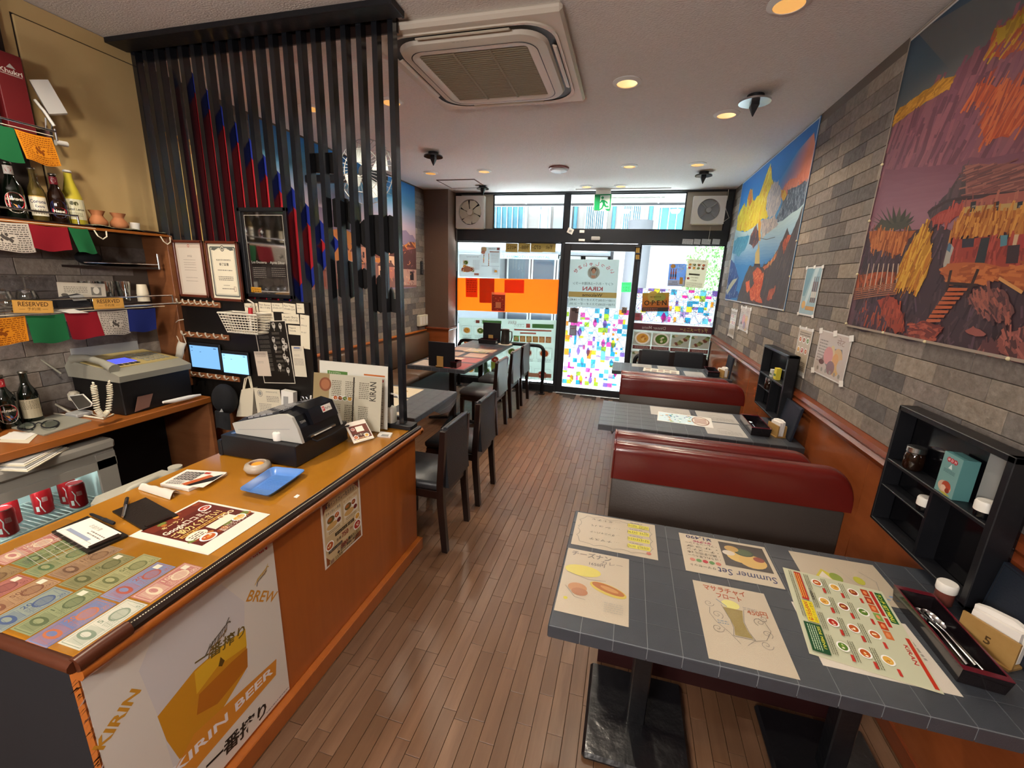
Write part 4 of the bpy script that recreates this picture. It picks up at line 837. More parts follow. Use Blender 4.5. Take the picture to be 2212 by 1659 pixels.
rg = thing('cash_register', 'grey and black electronic cash register with a sloping keyboard', 'cash register', (-1.42, 1.52, zr))
part('side_panel', G().prism([(x, 1.365, z) for x, z in RX], (0, .014, 0)), 'register_grey', rg); part('side_panel', G().prism([(x, 1.615, z) for x, z in RX], (0, .014, 0)), 'register_grey', rg)
part('shell', G().prism([(x, 1.379, z) for x, z in RX], (0, .236, 0)), 'register_black', rg); part('side_groove', G().prism([(-1.57, 1.3645, zr+.022), (-1.3, 1.3645, zr+.058), (-1.3, 1.3645, zr+.055), (-1.57, 1.3645, zr+.019)], (0, .001, 0)), 'grey_plastic', rg)
sl = lambda u, v, dz=0: V((-1.59+.225*u, 1.385+.225*v, zr+.047+.065*u*.985+dz))
kb = part('keyboard', G().prism([sl(0, 0), sl(1, 0), sl(1, 1), sl(0, 1)], (0, 0, .003)), 'key_dark', rg)
for i in range(6):
    for j in range(8):
        part('key', G().prism([sl(.06+i*.155, .04+j*.12, .003), sl(.06+i*.155+.125, .04+j*.12, .003), sl(.06+i*.155+.125, .04+j*.12+.095, .003), sl(.06+i*.155, .04+j*.12+.095, .003)], (0, 0, .006)), 'key_clear' if (i+j) % 5 else 'key_dark', kb)
part('printer_hump', G().prism([(-1.36, 1.44, zr+.112), (-1.33, 1.44, zr+.135), (-1.27, 1.44, zr+.125), (-1.244, 1.44, zr+.06), (-1.262, 1.44, zr+.055)], (0, .16, 0)), 'register_black', rg, 30)
part('paper_slot', G().box(-1.262, -1.238, 1.41, 1.57, zr+.012, zr+.02), 'steel', rg); part('receipt_paper', G().box(-1.262, -1.234, 1.43, 1.54, zr+.014, zr+.0155), 'white_plastic', rg)
fa, fb = V((-1.27, 1.44, zr+.125)), V((-1.244, 1.44, zr+.06)); Bv = (fb-fa)
s = Sheet(fa+Bv*.12+V((.0012, .075, 0)), fa+Bv*.12+V((.0012, .135, 0)), fa+Bv*.55+V((.0012, .075, 0)), W=100, paper='#ece8e0', thick=.0008); s.rect(5, 8, 28, s.H-8, '#d0302a').text('P', 10, s.H*.72, s.H*.6, '#ffffff').text('PayPay', 34, s.H*.7, s.H*.5, '#4a4038', w=58); s.done('payment_sticker', 'print_paper', parent=rg)
s = Sheet(V((-1.268, 1.55, zr+.072)), V((-1.268, 1.612, zr+.072)), V((-1.263, 1.55, zr+.05)), W=100, paper='#d9d4ca', thick=.0008, lift=.004); s.text('登録電話番号', 6, s.H*.7, s.H*.55, '#4a463e', w=88); s.done('label_sticker', 'print_paper', parent=rg)
s = Sheet(V((-1.277, 1.39, zr+.088)), V((-1.277, 1.43, zr+.088)), V((-1.270, 1.39, zr+.07)), W=100, paper='#0e0f14', thick=0, lift=.003); s.text('TOWA', 5, s.H*.8, s.H*.8, '#b9b9b4', w=80, bold=.01); s.done('maker_lettering', 'print_gloss', parent=rg)
a = P(609, 985, 1, 1.352); wc = P(601, 943, 2, zr+.006)
t = thing('bottle_stopper', 'white plastic stopper standing on the near corner of the cash drawer', 'stopper', (-1.37, 1.35, zr-.001)); g0 = P(601, 950, 2, zr)
part('cap_body', G().lathe([(.019, 0), (.0195, .03), (.017, .034), (.006, .036), (0, .034)], g0, 20), 'white_plastic', t, 40); part('nub', G().cyl(g0+V((.008, 0, .034)), g0+V((.008, 0, .038)), .006), 'white_plastic', t, 40)
solo('loose_cable', G().tube([(-1.26, 1.42, zr+.004), (-1.225, 1.43, zr-.01), (-1.222, 1.52, zr-.012), (-1.23, 1.62, zr-.01), (-1.25, 1.69, zr-.03)], .004, 7), 'near_black', 'black cable looping round the right side of the register', 'cable', smooth=60)
# QR stand, sugar pot, bottle, jug, timer, menus
t = thing('card_stand', 'clear slanted card stand with a small food-print card beside the register', 'card stand', (-1.19, 1.69, ZT)); p0, p1, p2 = P(738, 905, 2, ZT+.055), P(782, 895, 2, ZT+.055), P(783, 953, 2, ZT+.006)
p0, p1, p2, p3 = V((-1.262, 1.66, ZT+.086)), V((-1.214, 1.755, ZT+.086)), V((-1.175, 1.642, ZT+.012)), V((-1.127, 1.737, ZT+.012))
s = Sheet(p0, p1, p2, W=100, paper='#e8dfd2', thick=.0015); s.rect(10, 22, 96, s.H-14, '#6a2a1c').rect(38, 30, 74, 58, '#efe6d6'); s.rect(14, 64, 92, 84, '#4a2417').text('キーラン', 18, 78, 12, '#f1e3cc', w=50, bold=.01).scribble(16, 88, 80, 3, 4, '#e0c48a', 2); s.dish(22, s.H-26, 12, 0).dish(74, s.H-26, 12, 3).dish(24, 40, 9, 4); s.done('card', 'print_gloss', parent=t)
part('stand', G().sheet(lambda u, v: (p0.lerp(p1, u).lerp(p2.lerp(p3, u), v))+V((-.001, 0, -.003)), 1, 1, (0, 0, -.002)).prism([p2+V((0, 0, -.004)), p3+V((0, 0, -.004)), p3+V((.012, 0, .008)), p2+V((.012, 0, .008))], (.002, 0, -.001)).prism([p2+V((0, 0, -.003)), p3+V((0, 0, -.003)), p3+V((-.09, 0, -.012)), p2+V((-.09, 0, -.012))], (0, 0, .002)), 'clear_acrylic', t)
c = P(800, 920, 2, ZT); t = thing('sugar_pot', 'small cream ceramic pot with a lid and a spoon handle', 'pot', c); mat('cream_ceramic', '#d8ccae', .2, coat=.5)
part('pot_body', G().lathe([(.026, 0), (.034, .004), (.036, .03), (.033, .046)], c, 24), 'cream_ceramic', t, 50); part('lid', G().lathe([(.036, .046), (.036, .05), (.028, .066), (.014, .075), (.005, .078), (.007, .084), (.006, .09), (0, .092)], c, 24), 'cream_ceramic', t, 50); part('spoon_handle', G().tube([c+V((.02, 0, .05)), c+V((.075, .03, .068))], .002, 6), 'steel', t)
c = P(843, 920, 2, ZT); t = thing('sanitizer_bottle', 'white translucent pump bottle of hand sanitizer at the counter end', 'bottle', c); mat('bottle_white', '#dcd8cc', .35, trans=.25)
part('bottle_body', G().box(c.x-.032, c.x+.032, c.y-.026, c.y+.026, ZT, ZT+.112, .01), 'bottle_white', t, 50); part('neck', G().lathe([(.018, .112), (.014, .12), (.013, .135)], (c.x, c.y, ZT), 16), 'bottle_white', t, 50); part('pump_collar', G().cyl((c.x, c.y, ZT+.128), (c.x, c.y, ZT+.148), .0135), 'white_plastic', t, 40)
part('pump_stem', G().cyl((c.x, c.y, ZT+.148), (c.x, c.y, ZT+.178), .004), 'white_plastic', t, 40); part('pump_head', G().cyl((c.x, c.y, ZT+.174), (c.x, c.y, ZT+.188), .014, .01).tube([(c.x, c.y, ZT+.182), (c.x+.03, c.y-.004, ZT+.182), (c.x+.056, c.y-.008, ZT+.176), (c.x+.064, c.y-.009, ZT+.16)], .0045, 8), 'white_plastic', t, 50)
s = Sheet((c.x-.024, c.y-.0265, ZT+.098), (c.x+.014, c.y-.0265, ZT+.098), (c.x-.024, c.y-.0265, ZT+.012), W=100, paper='#cfd0c8', thick=.0003); s.rect(8, 10, 60, 70, '#9aa7a8').scribble(10, 90, 90, 8, 6, '#7c7f7c', 1).rect(60, s.H-40, 92, s.H-12, '#54585a'); s.done('label', 'print_paper', parent=t)
c = P(787, 893, 2, ZT); t = thing('copper_jug', 'hammered copper water jug with a lid, in front of the menu stands', 'jug', c); mat('copper', '#b5683f', .22, metal=1, bump=(70, .3))
part('jug_body', G().lathe([(.04, 0), (.056, .01), (.066, .04), (.06, .075), (.036, .1), (.024, .125), (.026, .15), (.04, .168)], c, 28), 'copper', t, 60); part('lid', G().lathe([(.043, .168), (.043, .176), (.03, .184), (.012, .19), (.008, .2), (0, .203)], c, 24), 'copper', t, 50)
part('handle', G().tube([c+V((.024, 0, .15)), c+V((.07, .01, .15)), c+V((.088, .012, .11)), c+V((.078, .01, .06)), c+V((.062, .005, .045))], .006, 8), 'copper', t, 60); part('spout', G().tube([c+V((.04, -.02, .08)), c+V((.07, -.03, .11)), c+V((.085, -.036, .135))], [.012, .009, .007], 8), 'copper', t, 60)
t = thing('key_timer', 'small white digital timer with a key ring at the counter edge', 'timer', P(830, 942, 2, ZT)); slab([(815, 944), (843, 946), (848, 938), (822, 935)], ZT+.0005, .008, 'white_plastic', 'case', '', '', parent=t); slab([(822, 942), (838, 943), (841, 939), (826, 938)], ZT+.0086, .0006, 'grey_plastic', 'display', '', '', parent=t); part('key_ring', G().tube([P(815+4*cos(a), 938+3*sin(a), 2, ZT+.004) for a in [i*.52 for i in range(12)]], .0012, 5, True), 'steel', t)
slab([(634, 1074), (642, 1068), (648, 1070), (641, 1076)], ZT+.0005, .0005, 'white_plastic', 'paper_scrap', 'tiny white paper scrap on the counter in front of the tray', 'paper')
def menustand(px, y, lean, lab, dr):
    a, b, c_ = P(*px[0], 1, y), P(*px[1], 1, y), P(*px[2], 1, y); c_.z = ZT+.006; c_.y -= lean; c_.x = a.x; t = thing('menu_stand', lab, 'menu stand', V(((a.x+b.x)/2, y, ZT)))
    s = Sheet(a, b, c_, W=100, paper='#d9d2c2', thick=.002); dr(s); s.done('menu_sheet', 'print_gloss', parent=t); n_ = s.N
    part('acrylic_cover', G().prism([s.at(-2, -2, .004), s.at(102, -2, .004), s.at(102, s.H, .004), s.at(-2, s.H, .004)], n_*.0015), 'clear_acrylic', t); part('foot', G().box(a.x, b.x, c_.y-.02, c_.y+.025, ZT+.0004, ZT+.004), 'clear_acrylic', t)
def dr1(s):
    s.rect(0, 0, 100, s.H, '#e2dccd').rect(12, 12, 42, 17, '#55803a').text('テイクアウト', 14, 16.3, 4, '#e8e6d0', w=18).rect(12, 19, 38, 22, '#b5552a').text('KIRAN', 50, 21, 5, '#a8402c', 'L', w=14, bold=.01).rect(66, 12, 96, 14, '#c86a2c')
    for i in range(5): s.dish(68+i*6, 19, 3.4, i)
    for j in range(6): s.scribble(12, 28+j*9, 94, 2, 1.8, '#8a8272', j)
def dr2(s):
    s.rect(0, 0, 100, s.H, '#c6bda6').rect(0, 0, 24, 34, '#a08a62').ell(18, 14, 9, 9, '#8a5238').ell(18, 14, 6.5, 6.5, '#a86a48').text('KIRAN', 92, 30, 13, '#2b2622', 'L', rot=-pi/2, w=24, bold=.01).text('KIRAN', 12, s.H-10, 11, '#2b2622', 'L', rot=-pi/2, w=20, bold=.01)
    s.line([(60, 2), (60, s.H-4)], 2, '#2e2824')
    for i in range(4): s.dish(34+i*7, 30, 4, i)
    for j in range(3): s.scribble(28+j*20, 8, 42+j*20, 9, 1.4, '#6d6454', j); s.scribble(28+j*20, 38, 42+j*20, 11, 1.4, '#6d6454', j+7)
menustand([(690, 778), (838, 792), (690, 880)], 1.876, .03, 'large white takeaway menu in an acrylic stand, behind the other menu', dr1)
menustand([(678, 804), (826, 817), (696, 900)], 1.838, .05, 'brown-toned menu in an acrylic stand leaning in front of the taller white menu', dr2)
t = thing('pen_cup', 'black pen cup with scissors and pens behind the register', 'pen cup', (-1.6, 1.80, ZT)); c = V((-1.585, 1.80, ZT)); part('cup', G().lathe([(.03, 0), (.032, .1), (.029, .1), (.027, .006), (0, .006)], c, 18), 'black_frame', t, 40)
for lab, dx, dy, m in (('white pen in the black pen cup', .012, .005, 'white_plastic'), ('black pen in the black pen cup', -.005, .012, 'near_black')):
    p = thing('pen', lab, 'pen', c+V((0, 0, .006))); part('barrel', G().cyl(c+V((dx*.3, dy*.3, .008)), c+V((dx*1.6, dy*1.6, .155)), .0045), m, p, 40); part('clip', G().cyl(c+V((dx*1.5+.005, dy*1.5, .12)), c+V((dx*1.6+.005, dy*1.6, .15)), .0012), 'steel', p)
p = thing('scissors', 'steel scissors standing handles-up in the black pen cup', 'scissors', c+V((-.012, -.006, .006)))
for sg in (-1, 1): part('blade', G().prism([c+V((-.012, -.006, .01)), c+V((-.012+sg*.003, -.006, .11)), c+V((-.012+sg*.008, -.006, .11))], (0, .002, 0)), 'steel', p); part('handle', G().tube([c+V((-.012+sg*.011+.009*cos(a), -.006, .135+.014*sin(a))) for a in [i*pi/6 for i in range(12)]], .003, 5, True), 'steel', p, 50)
# posters on the counter front
XF = -1.0435
q0, q1, q2, q3 = P(152, 1443, 0, XF), P(590, 1146, 0, XF), P(300, 1660, 0, XF), P(632, 1512, 0, XF)
y0, y1, zt, zb = .462, .965, .695, .075
y1 = P(592, 1200, 0, XF).y; zt = .697
s = Sheet((XF, .463, zt), (XF, y1, zt), (XF, .463, .08), W=100, paper='#d9d4cc', thick=.0008, bend=True); H = s.H
pm_ = lambda x, y: ((P(x, y, 0, XF).y-.463)/s.k, (zt-P(x, y, 0, XF).z)/s.k)
s.rect(0, 0, 100, H, '#dad6cf')
# frosty glass and beer
s.poly([pm_(x, y) for x, y in ((300, 1450), (345, 1340), (478, 1262), (528, 1300), (528, 1420), (535, 1450), (400, 1640), (375, 1659), (340, 1545))], '#d0ced0')
s.poly([pm_(x, y) for x, y in ((340, 1548), (420, 1448), (480, 1395), (530, 1358), (535, 1440), (452, 1580), (388, 1640), (360, 1600))], '#c98d1e')
s.poly([pm_(x, y) for x, y in ((420, 1452), (480, 1395), (530, 1358), (533, 1395), (470, 1440), (425, 1500))], '#dcae2a'); s.poly([pm_(x, y) for x, y in ((430, 1500), (500, 1430), (534, 1400), (535, 1440), (470, 1520), (425, 1545))], '#b26a18')
s.poly([pm_(x, y) for x, y in ((380, 1659), (420, 1585), (597, 1423), (596, 1458), (440, 1640), (425, 1659))], '#d2892a')
def along(t, p, q, h, c, **k):
    a, b = pm_(*p), pm_(*q); s.text(t, a[0], a[1], h, c, rot=math.atan2(b[1]-a[1], b[0]-a[0]), w=math.hypot(b[0]-a[0], b[1]-a[1]), **k)
along('KIRIN BEER', (374, 1680), (590, 1452), 8, '#e9e5ea', bold=.025)
along('KIRIN', (540, 1208), (577, 1186), 5, '#b8242c', bold=.03); along('よろこびがつなぐ世界へ', (530, 1195), (580, 1166), 2, '#6a6662')
b0 = pm_(528, 1295); along('BREW', (531, 1299), (592, 1300), 9, '#c98a2a', bold=.015); along('KIRIN', (222, 1620), (305, 1490), 8, '#c9912e', bold=.03)
along('一番搾り', (420, 1445), (528, 1370), 8, '#6a5a26', bold=.02)
along('一番搾り', (445, 1672), (575, 1540), 11, '#141210', bold=.03); along('だけを搾ってます。', (480, 1690), (588, 1545), 4, '#2a2622')
u, v = pm_(478, 1430); s.poly([(u, v-3.5), (u+2, v+1), (u, v+3), (u-2, v+1)], '#5a4212')
# kirin beast emblem, kept to its outline strokes
def beast(px, py, k, c1, c2):
    u, v = pm_(px, py); 
    for i in range(9): s.line([(u+k*(-7+i*1.5), v+k*(3.2-.25*i+1.2*sin(i*2))), (u+k*(-4.5+i*1.4), v+k*(-.5-.35*i))], k*.45, c1)
    s.line([(u-9*k, v+5*k), (u-6*k, v+2*k), (u-1*k, v-1*k), (u+4*k, v-3*k), (u+8*k, v-4.5*k), (u+9*k, v-3*k)], k*.8, c1).line([(u-7*k, v+8*k), (u-5.5*k, v+4*k), (u-2*k, v+2.5*k), (u+3*k, v+1*k), (u+6*k, v-1*k)], k*.7, c2).line([(u+6*k, v-4*k), (u+8.5*k, v-7*k)], k*.6, c1)
beast(470, 1378, .95, '#5e5a52', '#8a6a34'); beast(565, 1242, .62, '#c9a23a', '#3c3448')
s.scribble(80, H-3, 99, 1, .9, '#6a6a80', 8)
s.done('beer_poster', 'print_gloss', 'large white beer poster with a golden glass, taped to the counter front', 'poster')
s = quadsheet([(712, 1070), (793, 1012), (722, 1237)], 0, XF, W=100, paper='#dcd3c4', thick=.0008); H = s.H
s = Sheet((XF, 1.2, .70), (XF, 1.452, .70), (XF, 1.2, .402), W=100, paper='#e2dccf', thick=.001)
s = Sheet((XF, 1.205, P(712, 1070, 0, XF).z-.004), (XF, 1.45, P(712, 1070, 0, XF).z-.004), (XF, 1.205, .408), W=100, paper='#e6dfd6', thick=.001); H = s.H
s.rect(4, 3, 96, H-3, '#cbb48a').poly([(4, 3), (24, 3), (12, 14), (4, 26)], '#7a3018').poly([(96, 3), (76, 3), (88, 12), (96, 22)], '#7a3018').poly([(4, H-3), (4, H-20), (14, H-8), (24, H-3)], '#8a4a22').poly([(96, H-3), (96, H-22), (82, H-12), (74, H-3)], '#8a4a22')
s.text('本格インドカレーをお弁当で', 10, 18, 9, '#1f1a3a', w=80, bold=.015)
for u, tt, c1 in ((8, 'チキンカレー弁当', '#1f1a3a'), (52, 'キーマカレー弁当', '#a86a2a')):
    s.rect(u, 22, u+40, 66, '#d8c7a2').text(tt, u+2, 30, 6, c1, w=36, bold=.01).rect(u+2, 33, u+38, 58, '#e4ded2').dish(u+28, 40, 7, 0 if u < 20 else 1).ell(u+13, 41, 9, 6, '#6a5a2a').ell(u+11, 40, 5, 3, '#a8642a').ell(u+15, 52, 13, 5.5, '#cda564').ell(u+32, 51, 5, 4, '#6a1c1c'); s.scribble(u+6, 60, u+34, 2, 1.6, '#6a5a44', 3)
s.rect(28, 70, 78, 76, '#1a1714').text('ナンorライス 選べます', 31, 74.8, 4.6, '#e0c890', w=44).dish(88, 72, 8, 3).dish(14, 84, 10, 0)
s.text('各種', 30, 87, 6, '#3a2018').text('750', 44, 88, 12, '#8a2018', bold=.015).text('円〜', 66, 87, 6, '#8a2018').dish(86, 88, 11, 4)
s.rect(10, 92, 44, 97, '#1a1714').text('チキンティッカ入りは', 12, 96, 3.6, '#e0d8c0', w=30).text('880', 40, 106, 12, '#8a2018', bold=.015).text('円〜', 62, 105, 6, '#8a2018')
s.rect(58, 96, 94, 104, '#bfa878').scribble(66, 98, 92, 2, 1.8, '#4a3a24', 2).rect(60, 97, 65, 103, '#2a241c').rect(10, 110, 44, 118, '#bfa878').scribble(24, 112, 42, 2, 1.8, '#4a3a24', 5).rect(12, 111, 21, 117, '#8a6a5a')
s.text('インドネパール料理 キーラン', 30, H-16, 5.4, '#2a2320', w=60, bold=.01).text('072-886-4052', 38, H-9, 8, '#2a2320', w=50, bold=.015).ell(33, H-11.5, 2.6, 2.6, '#2a2320').scribble(34, H-6, 88, 1, 2, '#4a4036', 4)
s.done('bento_flyer', 'print_gloss', 'tan curry lunch-box flyer with prices taped to the counter front', 'flyer')
# ------------------------------------------------------------------ bar shelves, bottles, flags
us = thing('bottle_shelf', 'dark wooden bottle shelf with a chrome rail on the bar wall', 'shelf', (-2.52, 1.2, 1.69))
part('board', G().box(XB, -2.42, .5, 1.838, 1.692, 1.71, .002), 'dark_wood', us)
part('rail', G().cyl((-2.425, .5, 1.745), (-2.425, 1.45, 1.745), .0045), 'chrome', us, 40)
for y in (.6, 1.03, 1.45): part('rail_post', G().cyl((-2.425, y, 1.71), (-2.425, y, 1.748), .004), 'chrome', us, 40)
part('front_lip', G().box(-2.421, -2.416, .5, 1.838, 1.69, 1.702), 'shelf_wood', us)
class CylSheet(Sheet):
    """print wrapped round an upright can or bottle"""
    def __init__(s, c, r, ang, width, z1, z0, W=100):
        s.c = V(c); s.r = r; s.a0 = ang; s.k = width/W; s.W = W; s.H = (z1-z0)/s.k; s.z1 = z1; s.z = .0002; s.g = G(); s.mir = False
        s.N = V((cos(ang), sin(ang), 0)); s.O = s.c+s.N*r
    def at(s, u, v, z=0):
        a = s.a0+(u-s.W/2)*s.k/s.r; r = s.r+z; return V((s.c.x+r*cos(a), s.c.y+r*sin(a), s.z1-v*s.k))
    def rect(s, u0, v0, u1, v1, c):
        n = max(1, int((u1-u0)/12)); q = Sheet.rect; z = s.z
        for i in range(n): q(s, u0+(u1-u0)*i/n, v0, u0+(u1-u0)*(i+1)/n, v1, c); s.z = z
        s.z = z+s.DZ; return s
mat('glass_brown', '#1d0e06', .06, coat=.6, coat_rough=.03); mat('glass_green', '#0b120a', .06, coat=.6, coat_rough=.03); mat('beer_clear', '#6b5a2a', .05, trans=.4, coat=.5); mat('lemon_juice', '#c9b93a', .12, coat=.6, trans=.15); mat('cap_metal', '#8d8a80', .3, metal=1)
def bottle(c, h, r, m, lab, draw=None, neck=None, name='beer_bottle', cat='bottle', grp='bottles on the bar shelf', capm='cap_metal', prof=None, ang=None):
    c = V(c); t = thing(name, lab, cat, c, group=grp); p = prof or [(r*.9, 0), (r, .004), (r, h*.52), (r*.92, h*.6), (r*.5, h*.73), (r*.4, h*.8), (r*.36, h*.95), (r*.42, h*.955), (r*.42, h*.97)]
    part('glass', G().lathe(p, c, 24), m, t, 50); rt = p[-1][0]
    part('bottle_cap', G().lathe([(rt*1.08, h*.965), (rt*1.1, h*.985), (rt*.95, h), (0, h)], c, 18), capm, t, 40)
    a = ang if ang is not None else math.atan2(-c.y, -c.x)
    if draw:
        s = CylSheet(c, r+.0004, a, r*2.3, c.z+h*.47, c.z+h*.1); draw(s); s.done('label', 'print_gloss', parent=t)
    if neck:
        s = CylSheet(c, r*.44+.001, a, r*1.1, c.z+h*.93, c.z+h*.78); s.rect(0, 0, 100, s.H, neck[0]); s.ell(50, s.H*.5, 24, s.H*.3, neck[1]); s.done('neck_label', 'print_gloss', parent=t)
    return t
def d_king(s): s.ell(50, s.H*.5, 48, s.H*.5, '#d9cfc0', 24).ell(50, s.H*.42, 44, s.H*.38, '#b5202a', 24).text('KINGFISHER', 50, s.H*.4, 17, '#e8dcc8', 'C', w=76, bold=.02).poly([(30, s.H*.52), (62, s.H*.6), (80, s.H*.9), (50, s.H*.86)], '#4a5a8a').poly([(40, s.H*.56), (54, s.H*.62), (60, s.H*.84)], '#d08a3a')
def d_cor(s): s.rect(2, 0, 98, s.H, '#cfc7b2').rect(2, 0, 98, 6, '#b5924a').text('Corona', 50, s.H*.36, 30, '#1f2a4a', 'C', w=80, bold=.02).text('Extra', 56, s.H*.58, 22, '#1f2a4a', 'C', w=44, bold=.02).rect(20, s.H*.66, 80, s.H*.92, '#8a8672')
def d_nep(s): s.ell(50, s.H*.5, 46, s.H*.5, '#1f2348', 24).poly([(14, s.H*.5), (50, s.H*.14), (86, s.H*.5)], '#d8d2cc').ell(50, s.H*.62, 38, s.H*.2, '#b0222e', 20).text('Nepal', 50, s.H*.7, 24, '#efe4d4', 'C', w=54, bold=.02)
def d_lem(s): s.rect(0, 0, 100, s.H, '#c9c4a4').ell(44, s.H*.2, 9, 10, '#4a4a2a').ell(60, s.H*.22, 9, 10, '#4a4a2a').text('Cocktail Lemon', 50, s.H*.55, 16, '#34342a', 'C', w=84, bold=.02).scribble(20, s.H*.66, 80, 4, 3, '#6a6a55', 2)
def d_pl(s): s.rect(4, 0, 96, s.H, '#b9ad90').scribble(14, 10, 86, 6, 5, '#5a5240', 1)
zs = 1.71
bottle((-2.50, 1.205, zs), .2, .028, 'glass_brown', 'brown bottle with a beige label, left of the red-labelled beer on the shelf', d_pl)
bottle((-2.49, 1.283, zs), .22, .031, 'glass_green', 'dark beer bottle with a big red oval label, on the upper shelf', d_king, ('#d8cfc4', '#a8242c'))
bottle((-2.49, 1.357, zs), .215, .028, 'beer_clear', 'clear beer bottle with a cream label and gold stripe', d_cor)
bottle((-2.545, 1.39, zs), .2, .027, 'glass_brown', 'brown bottle with a silver neck standing behind the cream-labelled beer', None, ('#b9b6b2', '#8d8a86'))
bottle((-2.48, 1.42, zs), .205, .029, 'glass_brown', 'brown beer bottle with a blue mountain label, right of the cream-labelled beer', d_nep, ('#8a1f2a', '#d8c8b8'))
bottle((-2.505, 1.492, zs), .235, .038, 'lemon_juice', 'tall tapering bottle of yellow lemon mixer with a white cap', d_lem, name='lemon_bottle', capm='white_plastic', prof=[(.034, 0), (.038, .006), (.038, .085), (.034, .12), (.02, .175), (.0145, .2), (.014, .222)])
for i, (y, m, lab) in enumerate([(1.09, 'glass_green', 'green bottle on the bottle shelf, first left of the frame edge'), (1.0, 'beer_clear', 'amber bottle on the bottle shelf, second left of the frame edge'), (.91, 'glass_brown', 'brown bottle on the bottle shelf, third left of the frame edge'), (.82, 'lemon_juice', 'yellow bottle on the bottle shelf, fourth left of the frame edge'), (.73, 'glass_brown', 'dark bottle at the near end of the bottle shelf')]): bottle((-2.5, y, zs), .21, .029, m, lab, d_pl)
mat('terracotta', '#b5764c', .75, noise=(20, '#a5673f', .3))
for y, lab in ((1.575, 'left of the two small terracotta pots beside the lemon bottle'), (1.665, 'right of the two small terracotta pots on the bottle shelf')):
    solo('terracotta_pot', G().lathe([(.024, 0), (.036, .014), (.036, .03), (.022, .05), (.021, .056), (.031, .076), (.027, .076), (.018, .058), (.0, .05)], (-2.5, y, zs), 24), 'terracotta', lab, 'pot', 'terracotta pots', smooth=50)
solo('small_white_cup', G().lathe([(.018, 0), (.022, .04), (.02, .04), (.016, .004), (0, .004)], (-2.5, 1.735, zs), 18), 'white_plastic', 'small white cup right of the two terracotta pots', 'cup', smooth=50)
mat('mesh_cloth', '#8d8a72', .7, noise=(300, '#4a4a3a', .1))
mc = thing('mesh_cloth', 'grey-green mesh cloth draped over the right end of the bottle shelf', 'cloth', (-2.43, 1.66, 1.7)); part('cloth', G().sheet(lambda u, v: V((-2.5+.08*min(v*1.6, 1), 1.5+.33*u, 1.716-.006*u-(max(0, v-.6)*.05)+.004*sin(u*14))), 16, 6, (0, 0, -.002)), 'mesh_cloth', mc, 60)
for y in (1.505, 1.80): part('bead_chain', G().tube([(-2.408, y-.012, 1.69), (-2.4, y-.006, 1.665), (-2.4, y+.012, 1.652), (-2.4, y+.03, 1.665), (-2.404, y+.034, 1.69)], .003, 5), 'cream_plastic', mc)
# upper rack with a red gift box, lamp clip
ur = thing('upper_rack', 'narrow upper shelf with a wire rod above the beer bottles', 'shelf', (-2.5, 1.1, 2.03)); part('board', G().box(-2.62, -2.43, .5, 1.39, 2.035, 2.05), 'dark_wood', ur); part('rod', G().cyl((-2.405, .5, 2.075), (-2.405, 1.42, 2.075), .0045), 'chrome', ur, 40); part('bracket', G().box(-2.58, -2.405, 1.4, 1.408, 2.0, 2.08).cyl((-2.405, 1.42, 2.04), (-2.405, 1.42, 2.085), .004), 'steel', ur)
mat('gift_red', '#5a1216', .45)
gb = thing('gift_box', 'tall dark red bottle gift box with pale lettering on the upper shelf', 'box', (-2.5, 1.34, 2.05)); part('carton', G().box(-2.54, -2.455, 1.30, 1.385, 2.05, 2.335, .002), 'gift_red', gb)
s = Sheet((-2.4545, 1.302, 2.33), (-2.4545, 1.384, 2.33), (-2.4545, 1.302, 2.055), W=100, thick=0); s.poly([(35, 60), (52, 40), (70, 60)], '#8f8a86').text('Khukri', 8, 84, 28, '#b9b0a8', w=84, bold=.02).rect(10, 88, 90, 92, '#8f7f7a'); s.done('lettering', 'print_gloss', parent=gb)
solo('dark_box', G().box(-2.55, -2.46, 1.16, 1.285, 2.05, 2.4, .002), 'near_black', 'black box left of the dark red gift box on the upper shelf', 'box')
lp = thing('clip_lamp', 'white clip-on lamp with a square shade beside the red gift box', 'lamp', (-2.5, 1.45, 2.1)); q = [P(x, y, 0, -2.50) for x, y in ((63, 176), (104, 176), (146, 248), (106, 250))]
part('shade', G().prism(q, (.012, -.006, .004)), 'white_paint', lp); part('arm', G().tube([P(74, 215, 0, -2.49), P(95, 240, 0, -2.48), P(117, 272, 0, -2.47)], .006, 8), 'white_paint', lp, 50); part('clamp', G().tube([P(98, 255, 0, -2.48), P(100, 288, 0, -2.48), P(112, 292, 0, -2.48), P(112, 268, 0, -2.48)], .003, 6), 'steel', lp); part('spring_tube', G().cyl(P(120, 308, 0, -2.47), P(145, 312, 0, -2.47), .011), 'white_paint', lp, 40)
